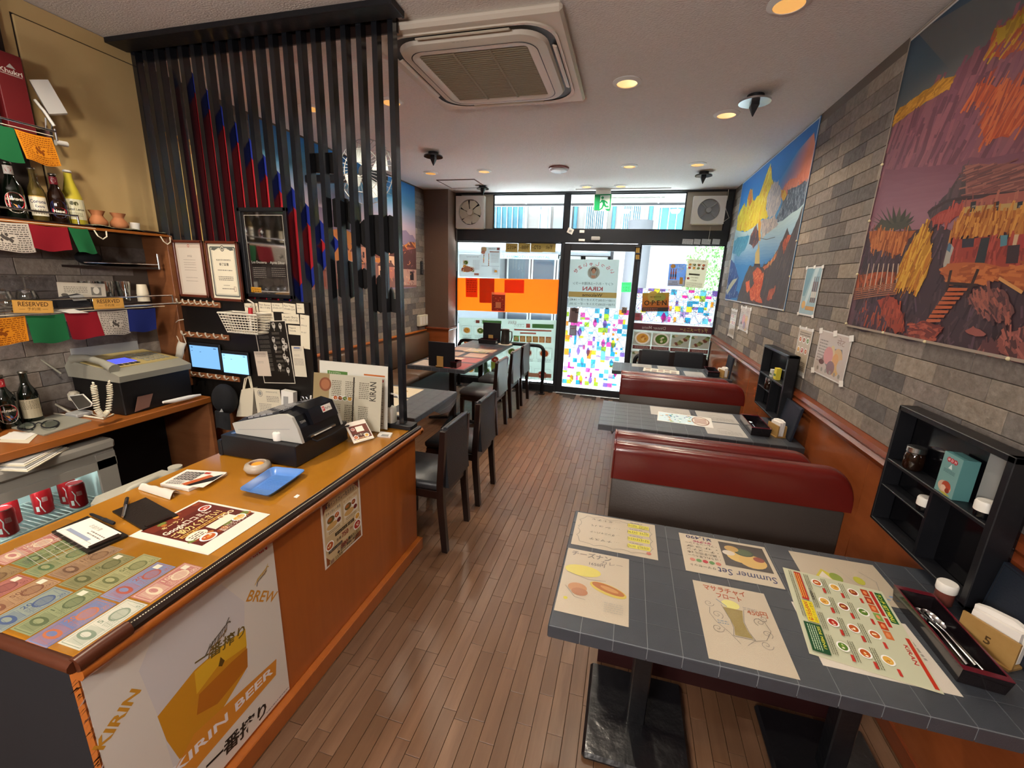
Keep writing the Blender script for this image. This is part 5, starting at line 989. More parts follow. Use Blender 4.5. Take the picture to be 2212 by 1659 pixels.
# prayer flags
FC = {'white': ('#b9b0a4', '#4a4440'), 'red': ('#7c1420', '#5e0e18'), 'green': ('#1a5a34', '#134527'), 'orange': ('#c07818', '#7a3f0c'), 'blue': ('#1a2460', '#131a48')}
def pflag(y0, y1, zt, zb, col, lab, sk=0, x=-2.404, ph=0):
    c1, c2 = FC[col]; g = G(); n, m = 14, 12
    f = lambda u, v: V((x+.006*sin(u*5+ph)*v+.006*v, y0+(y1-y0)*u+sk*v, zt-(zt-zb)*v+.004*sin(u*6+ph)*v-.004*sin(u*pi)))
    g.col(c1).sheet(f, n, m, (-.001, 0, 0)); q = random.Random(hash(lab) % 999 if False else len(lab))
    if col in ('white', 'orange'):
        g.col(c2)
        for r in range(13):
            v = .06+.88*r/12; u = .05
            while u < .95:
                l = q.uniform(.02, .09)
                if not (.36 < v < .72 and .3 < u < .7): g.add([f(u, v)+V((.0006, 0, 0)), f(u, v+.028)+V((.0006, 0, 0)), f(min(u+l, .96), v+.028)+V((.0006, 0, 0)), f(min(u+l, .96), v)+V((.0006, 0, 0))], [(0, 1, 2, 3)])
                u += l+.02
        for a, b, w, h in ((.5, .55, .09, .08), (.44, .48, .05, .1), (.58, .6, .05, .1), (.52, .42, .04, .06), (.4, .62, .03, .07), (.62, .5, .05, .03)):
            g.add([f(a-w, b)+V((.0008, 0, 0)), f(a, b+h)+V((.0008, 0, 0)), f(a+w, b)+V((.0008, 0, 0)), f(a, b-h)+V((.0008, 0, 0))], [(0, 1, 2, 3)])
    solo('prayer_flag', g, 'print_cloth', lab, 'prayer flag', 'prayer flags along the bar shelves', smooth=60)
for z, y1 in ((2.055, 1.41), (1.697, 1.5), (1.33, 1.75)): solo('flag_string', G().tube([(-2.406, .5, z), (-2.406, 1.0, z-.003), (-2.406, y1, z)], .0016, 5), 'cream_plastic', {2.055: 'string of the topmost row of prayer flags', 1.697: 'string of the middle row of prayer flags', 1.33: 'string of the lowest row of prayer flags'}[z], 'string')
pflag(1.13, 1.285, 2.048, 1.925, 'green', 'green prayer flag at the left end of the topmost string', .012); pflag(1.287, 1.402, 2.046, 1.938, 'orange', 'orange printed prayer flag above the beer bottles', .012, ph=1)
pflag(1.10, 1.262, 1.69, 1.58, 'white', 'white printed prayer flag under the red-labelled beer bottle', .006); pflag(1.264, 1.392, 1.69, 1.592, 'red', 'dark red prayer flag on the middle string', -.004, ph=2); pflag(1.394, 1.466, 1.692, 1.588, 'green', 'small green prayer flag at the right end of the middle string', .02)
pflag(1.03, 1.185, 1.322, 1.216, 'orange', 'orange prayer flag at the left of the lowest string', -.01, ph=2); pflag(1.187, 1.314, 1.322, 1.205, 'green', 'green prayer flag under the left reserved sign', 0, ph=1); pflag(1.316, 1.438, 1.323, 1.207, 'red', 'dark red prayer flag between the two reserved signs', .006, ph=3); pflag(1.44, 1.565, 1.323, 1.21, 'white', 'white printed prayer flag on the lowest string', -.002); pflag(1.567, 1.70, 1.324, 1.212, 'blue', 'dark blue prayer flag at the right end of the lowest string', -.014, ph=1)
for i, (y, c_) in enumerate([(.62, 'blue'), (.76, 'white'), (.9, 'orange')]): pflag(y, y+.13, 1.69, 1.585, c_, f'{c_} prayer flag on the middle string, near end left of the frame', 0)
pflag(.96, 1.098, 1.69, 1.585, 'blue', 'blue prayer flag on the middle string, just left of the white one', 0)
# wire rack with a steel tray
wr_ = thing('small_rack', 'small dark wall shelf holding a steel tray', 'shelf', (-2.54, 1.65, 1.52)); part('board', G().box(XB, -2.46, 1.46, 1.80, 1.52, 1.53), 'dark_wood', wr_); part('front_wire', G().cyl((-2.46, 1.46, 1.545), (-2.46, 1.80, 1.545), .003).cyl((-2.46, 1.795, 1.52), (-2.46, 1.795, 1.6), .006), 'chrome', wr_)
ty = thing('steel_tray', 'shiny oval steel tray on the small dark wall shelf', 'tray', (-2.53, 1.64, 1.53)); part('dish', G().lathe([(.05, 0), (.07, .004), (.088, .018), (.086, .019), (.068, .007), (0, .004)], (0, 0, 0), 28, Matrix.Translation((-2.535, 1.66, 1.531)) @ Matrix.Diagonal((.8, 1.25, 1, 1))), 'chrome', ty, 40)
solo('dark_pouch', G().ball((-2.54, 1.53, 1.566), .034, 14, 8, (1, 1.6, 1)), 'near_black', 'soft black pouch lying beside the steel tray', 'pouch', smooth=60)
# glass shelf
gs = thing('glass_shelf', 'glass shelf with a brass-coloured rail holding glasses and reserved signs', 'shelf', (-2.5, 1.2, 1.35)); part('plate', G().box(XB, -2.41, .5, 1.835, 1.348, 1.356), 'clear_acrylic', gs); part('rail', G().cyl((-2.408, .5, 1.385), (-2.408, 1.80, 1.385), .004), 'chrome', gs, 40); part('lower_rail', G().cyl((-2.408, .5, 1.342), (-2.408, 1.82, 1.342), .005), 'chrome', gs, 40)
for y in (1.05, 1.8): part('rail_post', G().cyl((-2.408, y, 1.34), (-2.408, y, 1.388), .004), 'chrome', gs, 40)
zg = 1.3565
def wineglass(y, x, lab):
    t = thing('wine_glass', lab, 'glass', (x, y, zg), group='upturned wine glasses'); part('bowl', G().lathe([(.03, 0), (.036, .03), (.028, .062), (.005, .072)], (x, y, zg), 20), 'drink_glass', t, 50); part('stem', G().cyl((x, y, zg+.07), (x, y, zg+.115), .0035), 'drink_glass', t, 50); part('foot', G().lathe([(.003, .115), (.03, .12), (.03, .122), (0, .122)], (x, y, zg), 20), 'drink_glass', t, 50)
wineglass(1.175, -2.5, 'upturned wine glass behind the left reserved sign, left one'); wineglass(1.265, -2.52, 'upturned wine glass between the left reserved sign and the white card'); wineglass(1.09, -2.52, 'upturned wine glass at the left frame edge of the glass shelf')
for i, (y, x) in enumerate([(1.49, -2.52), (1.56, -2.51), (1.63, -2.5)]): solo('tumbler', G().lathe([(.024, 0), (.033, .1), (.031, .1), (.022, .005), (0, .005)], (x, y, zg), 18), 'drink_glass', ['left of the three upright tumblers behind the right reserved sign', 'middle of the three upright tumblers on the glass shelf', 'right of the three upright tumblers, next to the white cup stack'][i], 'glass', 'tumblers on the glass shelf', smooth=50)
cs = thing('cup_stack', 'stack of white paper cups at the right end of the glass shelf', 'cup stack', (-2.46, 1.69, zg))
for i in range(4): part('paper_cup', G().lathe([(.026, 0), (.02, .05), (.018, .05)], (-2.46, 1.69, zg+i*.012), 18), 'cream_plastic', cs, 50)
a, b, c = P(122, 609, 0, -2.47), P(226, 613, 0, -2.47), P(125, 642, 0, -2.47); s = Sheet(a, b, c, W=100, paper='#b9b2a4'); s.rect(68, 10, 90, s.H-6, '#6f6c66').ell(79, s.H*.5, 7, s.H*.24, '#c9c4b8').scribble(12, 10, 60, 4, 2.4, '#6f6a60', 3).ell(12, s.H-6, 7, 4, '#54504a'); s.done('notice_card', 'print_paper', 'white information card with a grey badge leaning on the glass shelf', 'card')
def resv(px, lab):
    a, b, c = P(*px[0], 0, -2.395), P(*px[1], 0, -2.395), P(*px[2], 0, -2.395); t = thing('reserved_sign', lab, 'sign', c, group='reserved signs'); s = Sheet(a, b, c, W=100, paper='#c08f3f', thick=.003); s.rect(2, 3, 98, s.H-2, '#c8964a').text('RESERVED', 50, s.H*.46, 20, '#4a2a10', 'C', w=76, bold=.015).text('予約席', 50, s.H*.78, 11, '#4a2a10', 'C', w=34).line([(14, s.H*.7), (28, s.H*.7)], 1, '#6a4420').line([(72, s.H*.7), (86, s.H*.7)], 1, '#6a4420'); s.done('face', 'print_paper', parent=t); part('prop', G().prism([s.at(20, s.H, -.004), s.at(80, s.H, -.004), s.at(80, s.H-4, -.03), s.at(20, s.H-4, -.03)], s.N*-.002), 'shelf_wood', t)
resv([(26, 648), (113, 650), (40, 675)], 'left golden reserved sign on the glass shelf rail'); resv([(200, 645), (265, 643), (212, 667)], 'right golden reserved sign on the glass shelf rail')
bt = thing('bill_tray', 'black slanted bill tray with grey papers between the reserved signs', 'tray', P(160, 668, 0, -2.42)); part('tray', G().prism([P(x, y, 0, -2.43) for x, y in ((120, 648), (176, 636), (190, 650), (205, 668), (128, 672))], (-.03, 0, .004)), 'near_black', bt); part('papers', G().prism([P(x, y, 0, -2.425) for x, y in ((150, 640), (178, 636), (188, 648), (160, 650))], (-.004, 0, 0)), 'grey_plastic', bt)
solo('loose_papers', G().prism([P(x, y, 0, -2.40) for x, y in ((132, 672), (160, 668), (192, 676), (150, 677))], (-.05, 0, .004)), 'white_plastic', 'curled white papers poking out under the bill tray', 'papers')
# ------------------------------------------------------------------ back counter and what stands on it
ZK = .83
kc = thing('back_counter', 'narrow wooden work counter along the bar wall', 'counter', (-2.4, 1.1, ZK-.04)); part('worktop', G().box(XB, -2.235, .3, 1.80, ZK-.035, ZK, .004), 'shelf_wood', kc); part('side_support', G().box(XB, -2.25, 1.79, 1.81, 0, ZK-.035), 'panel_wood', kc)
solo('alcove_shade', G().box(XB, XB+.01, 1.32, 1.79, 0, ZK-.04), 'near_black', kind='structure').name = 'alcove_shade_panel'  # near-black sheet painted as the shade under the back counter
mat('cabinet_black', '#0d0b0c', .5)
solo('black_cabinet', G().box(-2.615, -2.295, 1.405, 1.745, ZK, 1.0, .004), 'cabinet_black', 'black box cabinet under the fax phone on the back counter', 'cabinet')
fx = thing('fax_phone', 'cream and grey fax telephone with a blue lit display on the black cabinet', 'fax machine', (-2.45, 1.55, 1.0)); mat('fax_grey', '#8f8d80', .45); mat('fax_cream', '#b3a067', .4); mat('lcd_blue', '#202060', .2, emis=('#4a52ff', .95))
q = [(-2.60, 1.40), (-2.26, 1.36), (-2.29, 1.70), (-2.61, 1.74)]; zf = 1.002
part('body', G().prism([(-2.60, 1.385, zf), (-2.26, 1.385, zf), (-2.255, 1.385, zf+.03), (-2.33, 1.385, zf+.055), (-2.58, 1.385, zf+.08), (-2.61, 1.385, zf+.05)], (0, .345, 0)), 'fax_grey', fx, 30)
fp = lambda u, v, d=0: V((-2.585+.255*u, 1.47+.25*v, zf+.081-.026*u+d))
part('top_panel', G().prism([fp(0, -.3), fp(1, -.3), fp(1, 1.02), fp(0, 1.02)], (0, 0, .004)), 'fax_cream', fx); part('display', G().prism([fp(.45, -.05, .0045), fp(.78, -.05, .0045), fp(.78, .35, .0045), fp(.45, .35, .0045)], (0, 0, .001)), 'lcd_blue', fx)
for i in range(4):
    for j in range(5): part('button', G().prism([fp(.3+i*.16, .46+j*.1, .0045), fp(.3+i*.16+.11, .46+j*.1, .0045), fp(.3+i*.16+.11, .46+j*.1+.06, .0045), fp(.3+i*.16, .46+j*.1+.06, .0045)], (0, 0, .003)), 'fax_grey', fx)
for j in range(4): part('soft_key', G().prism([fp(.84, -.05+j*.1, .0045), fp(.92, -.05+j*.1, .0045), fp(.92, .01+j*.1, .0045), fp(.84, .01+j*.1, .0045)], (0, 0, .002)), 'near_black', fx)
part('handset', G().tube([(-2.56, 1.40, zf+.085), (-2.48, 1.405, zf+.098), (-2.38, 1.405, zf+.085), (-2.30, 1.40, zf+.06)], [.024, .016, .016, .024], 10), 'fax_grey', fx, 50); part('antenna', G().cyl((-2.6, 1.36, zf+.02), (-2.63, 1.27, zf+.15), .004), 'fax_grey', fx); part('paper_guide', G().box(-2.612, -2.606, 1.42, 1.72, zf+.05, zf+.13), 'grey_plastic', fx)
U = [P(x, y, 0, -2.235) for x, y in ((201, 826), (205, 850), (210, 885), (222, 900), (234, 888), (238, 850), (235, 822))]
def cpos(t):
    t *= len(U)-1; i = min(int(t), len(U)-2); return U[i].lerp(U[i+1], t-i)
pts = []
for i in range(420):
    t = i/419; p = cpos(t); d = (cpos(min(1, t+.01))-cpos(max(0, t-.01))).normalized(); e1 = d.orthogonal().normalized(); e2 = d.cross(e1); a = i*.62; r = .009 if 20 < i < 400 else .002
    pts.append(p+e1*r*cos(a)+e2*r*sin(a))
solo('coiled_cord', G().tube(pts, .0032, 5), 'cream_plastic', 'cream coiled telephone cord looping down in front of the black cabinet', 'cord', smooth=60)
t = thing('phone_stand', 'dark card with a pale rim on a small stand left of the coiled cord', 'stand', P(175, 900, 2, ZK)); q = [P(x, y, 1, 1.34) for x, y in ((148, 855), (178, 851), (199, 872), (197, 878), (170, 886))]; part('plate', G().prism(q, (0, .004, 0)), 'white_plastic', t); part('face', G().prism([p.lerp(sum(q, V())/5, .1)+V((0, -.0012, 0)) for p in q], (0, .001, 0)), mat('slate_card', '#4a4640', .4), t); part('foot', G().box(q[4].x-.03, q[4].x+.05, 1.30, 1.37, ZK, ZK+.02, .005), 'grey_plastic', t)
solo('white_cables', G().tube([P(x, y, 2, z) for x, y, z in ((100, 862, .9), (125, 876, .87), (160, 895, .835), (225, 905, .835), (245, 895, .835))], .005, 7).tube([P(x, y, 2, .835) for x, y in ((110, 892), (150, 897), (190, 890), (215, 900))], .003, 6), 'cream_plastic', 'white cables lying on the back counter beside the fax', 'cables', smooth=60)
t = thing('pink_card', 'small brownish pink card leaning on the front of the black cabinet', 'card', P(310, 888, 0, -2.285)); q = [P(x, y, 0, -2.285) for x, y in ((297, 857), (330, 850), (322, 879), (291, 890))]; part('card', G().prism(q, (.002, 0, 0)), mat('card_pink', '#7a584c', .7), t)
solo('white_pouch', G().tube([P(352, 869, 0, -2.26), P(375, 866, 0, -2.26), P(410, 858, 0, -2.26), P(433, 853, 0, -2.26)], [.006, .012, .012, .006], 10), 'white_plastic', 'long white pouch lying at the right end of the back counter', 'pouch', smooth=60)
slab([(22, 925), (95, 942), (198, 910), (120, 897)], ZK+.001, .006, 'fax_grey', 'grey_folder', 'grey plastic folder lying on the back counter under the glasses', 'folder')
gl = thing('eyeglasses', 'black-framed eyeglasses lying on the grey folder', 'eyeglasses', P(85, 922, 2, ZK+.007)); zz = ZK+.012
def oval(px, n=16): return [P(px[0]+px[2]*cos(2*pi*i/n), px[1]+px[3]*sin(2*pi*i/n)-px[2]*.12*cos(2*pi*i/n), 2, zz+.006*sin(2*pi*i/n)) for i in range(n)]
for o_ in ((57, 921, 19, 8), (108, 916, 19, 8)): part('rim', G().tube(oval(o_), .0028, 6, True), 'near_black', gl, 50); part('lens', G().add(oval(o_), [tuple(range(16))]), 'pane', gl)
part('bridge', G().tube([P(75, 917, 2, zz), P(82, 913, 2, zz+.006), P(89, 914, 2, zz)], .0024, 6), 'near_black', gl)
for p0_, p1_ in (((38, 924), (72, 928)), ((128, 913), (120, 922))): part('temple', G().tube([P(*p0_, 2, zz), P(*p1_, 2, zz-.002)], .0022, 6), 'near_black', gl)
for i, q in enumerate([[(-5, 955), (62, 958), (84, 936), (20, 934)], [(-8, 948), (55, 950), (78, 936), (30, 932)]]): slab(q, ZK+.001+i*.0015, .001, 'white_plastic' if i else 'cream_plastic', 'loose_paper', ['lower white paper at the left end of the back counter', 'upper white paper at the left end of the back counter'][i], 'paper')
for c_, lab, d_, nk in (((-2.57, 1.135, ZK), 'dark beer bottle with a red shield label, lower left on the back counter', d_king, ('#a8242c', '#d8cfc4')), ((-2.575, 1.215, ZK), 'brown beer bottle with a small white label, behind the eyeglasses', d_pl, None), ((-2.55, 1.06, ZK), 'dark bottle at the far left edge of the back counter', d_pl, None)): bottle(c_, .235, .034, 'glass_green', lab, d_, nk, grp='bottles on the back counter')
t = thing('white_adapter', 'white plug adapter on the back counter behind the folder', 'adapter', P(105, 868, 1, 1.42)); part('plug', G().box(-2.6, -2.56, 1.36, 1.4, .88, .93, .01), 'cream_plastic', t, 40); part('lead', G().tube([(-2.58, 1.38, .885), (-2.55, 1.37, .845), (-2.48, 1.38, .836)], .004, 6), 'cream_plastic', t)
# fridge with cans
mat('fridge_grey', '#8a857c', .4); mat('fridge_white', '#dfe3e2', .4); mat('can_red', '#b01820', .3, metal=.2); mat('led', '#ffffff', .3, emis=('#e6fff8', 7)); mat('carton_white', '#a9a9a6', .5)
FX = -2.25; fy0, fy1, fzt = .45, 1.30, .735
fr_ = thing('drinks_fridge', 'low grey glass-fronted drinks fridge lit inside, under the back counter', 'fridge', (-2.43, .9, 0))
part('cabinet', G().box(XB, FX, fy1-.04, fy1, 0, fzt, .004).box(XB, FX, fy0, fy0+.04, 0, fzt).box(XB, XB+.02, fy0, fy1, 0, fzt).box(XB, FX, fy0, fy1, 0, .05), 'fridge_grey', fr_); part('top', G().box(XB, FX+.02, fy0, fy1+.006, fzt-.02, fzt+.03, .012), 'fridge_grey', fr_, 40); part('header', G().box(FX-.04, FX+.004, fy0, fy1, fzt-.095, fzt-.02), 'fridge_grey', fr_); part('lining', G().box(XB+.02, XB+.025, fy0+.04, fy1-.04, .05, fzt-.02).box(XB+.02, FX-.04, fy1-.046, fy1-.04, .05, fzt-.02), 'fridge_white', fr_)
part('door_frame', G().box(FX, FX+.012, fy1-.075, fy1-.002, .05, fzt-.03).box(FX, FX+.012, fy0, fy1, fzt-.1, fzt-.06), 'fridge_grey', fr_); part('light_strip', G().box(FX-.06, FX-.045, fy0+.06, fy1-.08, fzt-.075, fzt-.06), 'led', fr_)
zk = .475; rk = part('wire_shelf', G().cyl((FX-.02, fy0+.04, zk), (FX-.02, fy1-.05, zk), .004).cyl((FX-.3, fy0+.04, zk), (FX-.3, fy1-.05, zk), .004), 'white_paint', fr_)
for i in range(38): y = fy0+.05+i*.02; part('wire', G().cyl((FX-.3, y, zk), (FX-.015, y, zk), .0025, n=6), 'white_paint', rk)
part('door_pane', G().box(FX-.004, FX, fy0+.02, fy1-.07, .06, fzt-.1), 'pane', fr_)
l = bpy.data.lights.new('fridge_lamp', 'AREA'); l.shape = 'RECTANGLE'; l.size = .6; l.size_y = .02; l.energy = 1.6; l.color = (.85, 1, .96); o = bpy.data.objects.new('fridge_lamp', l); COL.objects.link(o); o.location = (FX-.06, .85, fzt-.08); o.rotation_euler = (0, math.radians(-25), pi/2); o['kind'] = 'helper'
def can(x, y, z, lab):
    t = thing('soda_can', lab, 'can', (x, y, z), group='red cans in the fridge'); h = .115; part('can_body', G().lathe([(.022, 0), (.031, .008), (.031, h-.012), (.027, h)], (x, y, z), 20), 'can_red', t, 40); part('can_lid', G().lathe([(.028, h-.002), (.0275, h+.001), (.025, h-.002), (0, h-.002)], (x, y, z), 18), 'steel', t, 40)
    s = CylSheet((x, y, z), .0313, math.atan2(-y, -x-.6), .05, z+h*.8, z+h*.12); s.rect(8, s.H*.62, 30, s.H*.92, '#d9d2cc'); s.line([(30, 4), (46, s.H*.3), (40, s.H*.6), (60, s.H)], 7, '#d8cfc8'); s.scribble(56, 20, 92, 5, 5, '#d8b8b4', 2); s.done('can_print', 'print_gloss', parent=t)
for i, (x, y) in enumerate([(-2.30, .93), (-2.295, 1.16), (-2.37, 1.08), (-2.37, 1.17), (-2.38, .98), (-2.45, 1.12), (-2.30, .80)]): can(x, y, zk+.004, ['red can at the front left of the fridge shelf', 'red can at the front right of the fridge shelf', 'red can in the second row behind the front right can', 'red can in the second row at the right fridge wall', 'red can in the second row behind the front left can', 'red can at the back of the fridge shelf', 'red can at the near end of the fridge shelf'][i])
for i, (y, c_) in enumerate([(1.13, 'carton_white'), (.98, 'carton_white'), (.84, 'carton_white')]):
    t = thing('drink_carton', ['grey-white wine carton on the fridge floor, right one', 'grey-white wine carton on the fridge floor, middle one', 'grey-white wine carton on the fridge floor, near one'][i], 'carton', (-2.36, y, .05), group='cartons in the fridge'); part('carton_box', G().box(-2.44, -2.285, y-.062, y+.062, .05, .42, .003), c_, t)
    s = Sheet((-2.2845, y-.055, .415), (-2.2845, y+.055, .415), (-2.2845, y-.055, .2), W=100, thick=0); s.text('FRANZIA', 10, 30, 20, '#5a5a58', w=76, bold=.01).ell(70, 55, 8, 6, '#6a6a66').rect(4, 60, 30, 110, '#8a2a2c').scribble(40, 80, 90, 4, 5, '#7a7a76', 1); s.done('carton_print', 'print_gloss', parent=t)
for i in range(6): slab([(-40+i*3, 1015-i*3), (60-i*2, 1020-i*4), (150-i*5, 968-i*1), (60, 962-i)], fzt+.0305+i*.004, .003, ['cream_plastic', 'white_plastic', 'grey_plastic'][i % 3], 'paper_folder', f'{["lowest", "second", "third", "fourth", "fifth", "topmost"][i]} paper in the stack on top of the fridge', 'papers')
jc = thing('jerry_can', 'white plastic jerry can with a handle standing behind the counter', 'jerry can', (-1.84, 1.22, 0)); c = P(345, 1032, 0, -1.80); mat('can_white', '#a9a596', .5)
part('can_body', G().box(-1.95, -1.74, c.y-.17, c.y+.12, 0, c.z-.03, .02), 'can_white', jc, 40); part('can_handle', G().tube([(-1.82, c.y-.14, c.z-.04), (-1.82, c.y-.1, c.z-.005), (-1.82, c.y+.0, c.z), (-1.82, c.y+.04, c.z-.035)], .012, 8), 'can_white', jc, 50); part('screw_cap', G().cyl((-1.82, c.y+.08, c.z-.03), (-1.82, c.y+.08, c.z+.012), .026), 'can_white', jc, 40); part('vent_cap', G().cyl((-1.82, c.y-.155, c.z-.03), (-1.82, c.y-.155, c.z-.01), .014), 'can_white', jc, 40)
# ------------------------------------------------------------------ tables, chairs, booths
mat('tile', '#3b4048', .36, coat=.55, coat_rough=.2, noise=(30, '#33383f', .3), bump=(850, .3)); mat('tile_grout', '#7d8084', .6)
mat('table_black', '#0e0f13', .3, coat=.4, bump=(25, .25)); mat('leather_black', '#23262b', .36, bump=(120, .12)); mat('leather_grey', '#5b5a5c', .34, bump=(120, .1)); mat('chair_wood', '#1a0e0c', .3, coat=.3)
mat('leather_red', '#5d1712', .26, coat=.35, coat_rough=.2, bump=(70, .06)); mat('leather_taupe', '#3e3834', .5, bump=(160, .1)); mat('maroon', '#2a0f10', .5)
TP = .0835; ZTB = .69
tmesh = mesh_of('tile', G().box(-TP/2+.0009, TP/2-.0009, -TP/2+.0009, TP/2-.0009, 0, .0015, .0004), 'tile')
emx = mesh_of('edge_tile', G().box(-TP/2+.0009, TP/2-.0009, -.0015, 0, -.017, .017, .0004), 'tile'); emy = mesh_of('edge_tile', G().box(-.0015, 0, -TP/2+.0009, TP/2-.0009, -.017, .017, .0004), 'tile')
def inst(me, par, loc, rz=0):
    o = bpy.data.objects.new(me.name.split('.')[0], me); COL.objects.link(o); o.parent = par; o.location = V(loc)-root_loc(par); o.rotation_euler = (0, 0, rz); return o
def table(x0, x1, y0, y1, lab, legs, tiles=True, right=False, z=ZTB):
    t = thing('dining_table', lab, 'table', ((x0+x1)/2, (y0+y1)/2, 0), group='slate-tiled tables')
    part('tabletop', G().box(x0, x1, y0, y1, z-.037, z-.0015, .004), 'tile_grout', t)
    nx, ny = max(1, round((x1-x0)/TP)), max(1, round((y1-y0)/TP)); px, py = (x1-x0)/nx, (y1-y0)/ny
    if tiles:
        for i in range(nx):
            for j in range(ny): o = inst(tmesh, t, (x0+px*(i+.5), y0+py*(j+.5), z-.0015)); o.scale = (px/TP, py/TP, 1)
        for i in range(nx): inst(emx, t, (x0+px*(i+.5), y0, z-.0195)).scale = (px/TP, 1, 1)
        for j in range(ny): o = inst(emy, t, (x1+.0015 if right else x0, y0+py*(j+.5), z-.0195)); o.scale = (1, py/TP, 1)
    else: part('tiles', G().box(x0, x1, y0, y1, z-.0015, z), 'tile', t)
    for lx, ly, w, cross in legs:
        part('column', G().box(lx-.03, lx+.03, ly-.03, ly+.03, .02, z-.037, .004), 'table_black', t)
        if cross: 
            for sx, sy in ((1, 0), (-1, 0), (0, 1), (0, -1)): part('foot', G().tube([(lx, ly, .06), (lx+sx*w*.5, ly+sy*w*.5, .035), (lx+sx*w, ly+sy*w, .014)], [.026, .022, .014], 8), 'table_black', t, 50)
        else: part('base_plate', G().box(lx-w, lx+w, ly-.185, ly+.185, 0, .026, .01), 'table_black', t)
        part('top_plate', G().box(lx-.12, lx+.12, ly-.12, ly+.12, z-.045, z-.037), 'table_black', t)
    return t
table(-.117, 1.02, .905, 1.482, 'nearest slate-tiled table on the right, covered with handwritten menus', [(.17, 1.287, .175, False), (.78, 1.287, .175, False)])
table(-.105, 1.02, 2.54, 3.09, 'second slate-tiled table by the right wall, between the two red booths', [(.19, 2.82, .17, False), (.78, 2.82, .17, False)])
t3 = table(-.092, 1.0, 4.23, 4.70, 'farthest slate-tiled table on the right, before the dinner menu window', [(.19, 4.45, .17, False), (.78, 4.45, .17, False)])
part('bag_hook', G().tube([P(1318, 925, 1, 2.56), P(1322, 936, 1, 2.56), P(1329, 925, 1, 2.56)], .006, 6), 'table_black', [o for o in COL.objects if o.name == 'dining_table.001'][0])
table(-1.95, -1.19, 2.23, 2.90, 'near left table with a hanging vinyl corner, behind the slatted screen', [(-1.5, 2.56, .30, True)], right=True)
table(-2.0, -1.41, 3.62, 4.53, 'long left table, nearer half, holding the upright black menu', [(-1.72, 4.08, .28, True)], right=True)
table(-2.0, -1.43, 4.54, 5.44, 'long left table, farther half, holding the grey water pitcher', [(-1.72, 5.0, .28, True)], right=True)
# vinyl corner hanging off the left table
mat('vinyl_tile', '#3a3f46', .3, coat=.4)
hv = thing('vinyl_cloth_corner', 'loose corner of tile-print vinyl hanging off the near left table', 'tablecloth', (-1.18, 2.75, .5)); A0, B0, C0 = V((-1.187, 2.62, .686)), V((-1.187, 2.905, .686)), V((-1.22, 2.80, .505)); A0 = V((-1.187, 2.50, .655))
part('cloth', G().sheet(lambda u, v: A0.lerp(B0, u).lerp(C0+V((.01*sin(u*6), .03*(u-.5), 0)), v*(1-abs(u-.62)*.75))+V((.012*sin(v*3), 0, 0)), 10, 6, (-.0015, 0, 0)), 'vinyl_tile', hv, 60)
for v in (.3, .62): part('grout_line', G().tube([A0.lerp(B0, u).lerp(C0+V((.01*sin(u*6), .03*(u-.5), 0)), v*(1-abs(u-.62)*.75))+V((.0125*sin(v*3)+.001, 0, 0)) for u in [i/8 for i in range(9)]], .0009, 4), 'tile_grout', hv)
def chair_parts(t, cush, w=.38, d=.40, sh=.415, h=.735):
    """a chair facing local -x, its back at x = 0"""
    hw = w/2; L = lambda n, g, m, s=None: part(n, g, m, t, s, local=True)
    for sy in (-1, 1):
        y = sy*(hw-.018)
        L('leg', G().prism([(.012, y-.016, 0), (-.022, y-.016, 0), (-.05, y-.016, .30), (-.052, y-.016, sh), (-.03, y-.016, h), (0, y-.016, h), (-.012, y-.016, sh), (-.01, y-.016, .30)], (0, .032, 0)), 'chair_wood')
        L('leg', G().prism([(-d+.012, y-.015, 0), (-d+.038, y-.015, 0), (-d+.046, y-.015, sh-.06), (-d+.008, y-.015, sh-.06)], (0, .03, 0)), 'chair_wood')
        L('side_rail', G().box(-d+.01, -.03, y-.012, y+.012, sh-.085, sh-.035, .003), 'chair_wood')
    L('front_rail', G().box(-d+.008, -d+.032, -hw+.02, hw-.02, sh-.085, sh-.035, .003), 'chair_wood'); L('rear_rail', G().box(-.045, -.02, -hw+.02, hw-.02, sh-.085, sh-.035, .003), 'chair_wood')
    L('seat', G().box(-d-.005, -.035, -hw+.002, hw-.002, sh-.04, sh+.018, .018), cush, 60)
    L('backrest', G().sheet(lambda u, v: V((-.004+.014*(1-v)-.012*sin(v*pi)*.5, -hw+.034+(w-.068)*u, sh-.02+(h-sh+.024)*v)), 8, 8, (-.036, 0, 0)), cush, 60)
    L('top_piping', G().tube([(-.012, -hw+.034, h+.006), (-.012, hw-.034, h+.006)], .012, 8), cush, 60)
CH = [(-.872, 2.15, 'nearest black leather chair in the aisle, beside the bar counter end', 'leather_black'), (-.865, 2.69, 'second black leather chair from the counter, at the near left table', 'leather_black'), (-1.150, 4.03, 'nearest of the three chairs at the long left table', 'leather_grey'), (-1.155, 4.60, 'middle of the three chairs at the long left table', 'leather_grey'), (-1.155, 5.09, 'farthest of the three chairs at the long left table', 'leather_grey')]
c0 = None
for i, (x, y, lab, cu) in enumerate(CH):
    if i in (0, 2):
        c0 = thing('dining_chair', lab, 'chair', (x, y, 0), group='wooden leather chairs in the aisle'); chair_parts(c0, cu)
    else: dup(c0, (x, y, 0), label=lab)
c1 = thing('dining_chair', 'black chair beyond the farthest right table, left one of the pair', 'chair', (.35, 4.98, 0), -pi/2*-1, group='wooden leather chairs in the aisle'); c1.rotation_euler = (0, 0, pi/2); chair_parts(c1, 'leather_black', w=.36, h=.80); dup(c1, (.70, 4.99, 0), label='black chair beyond the farthest right table, next to the wall')
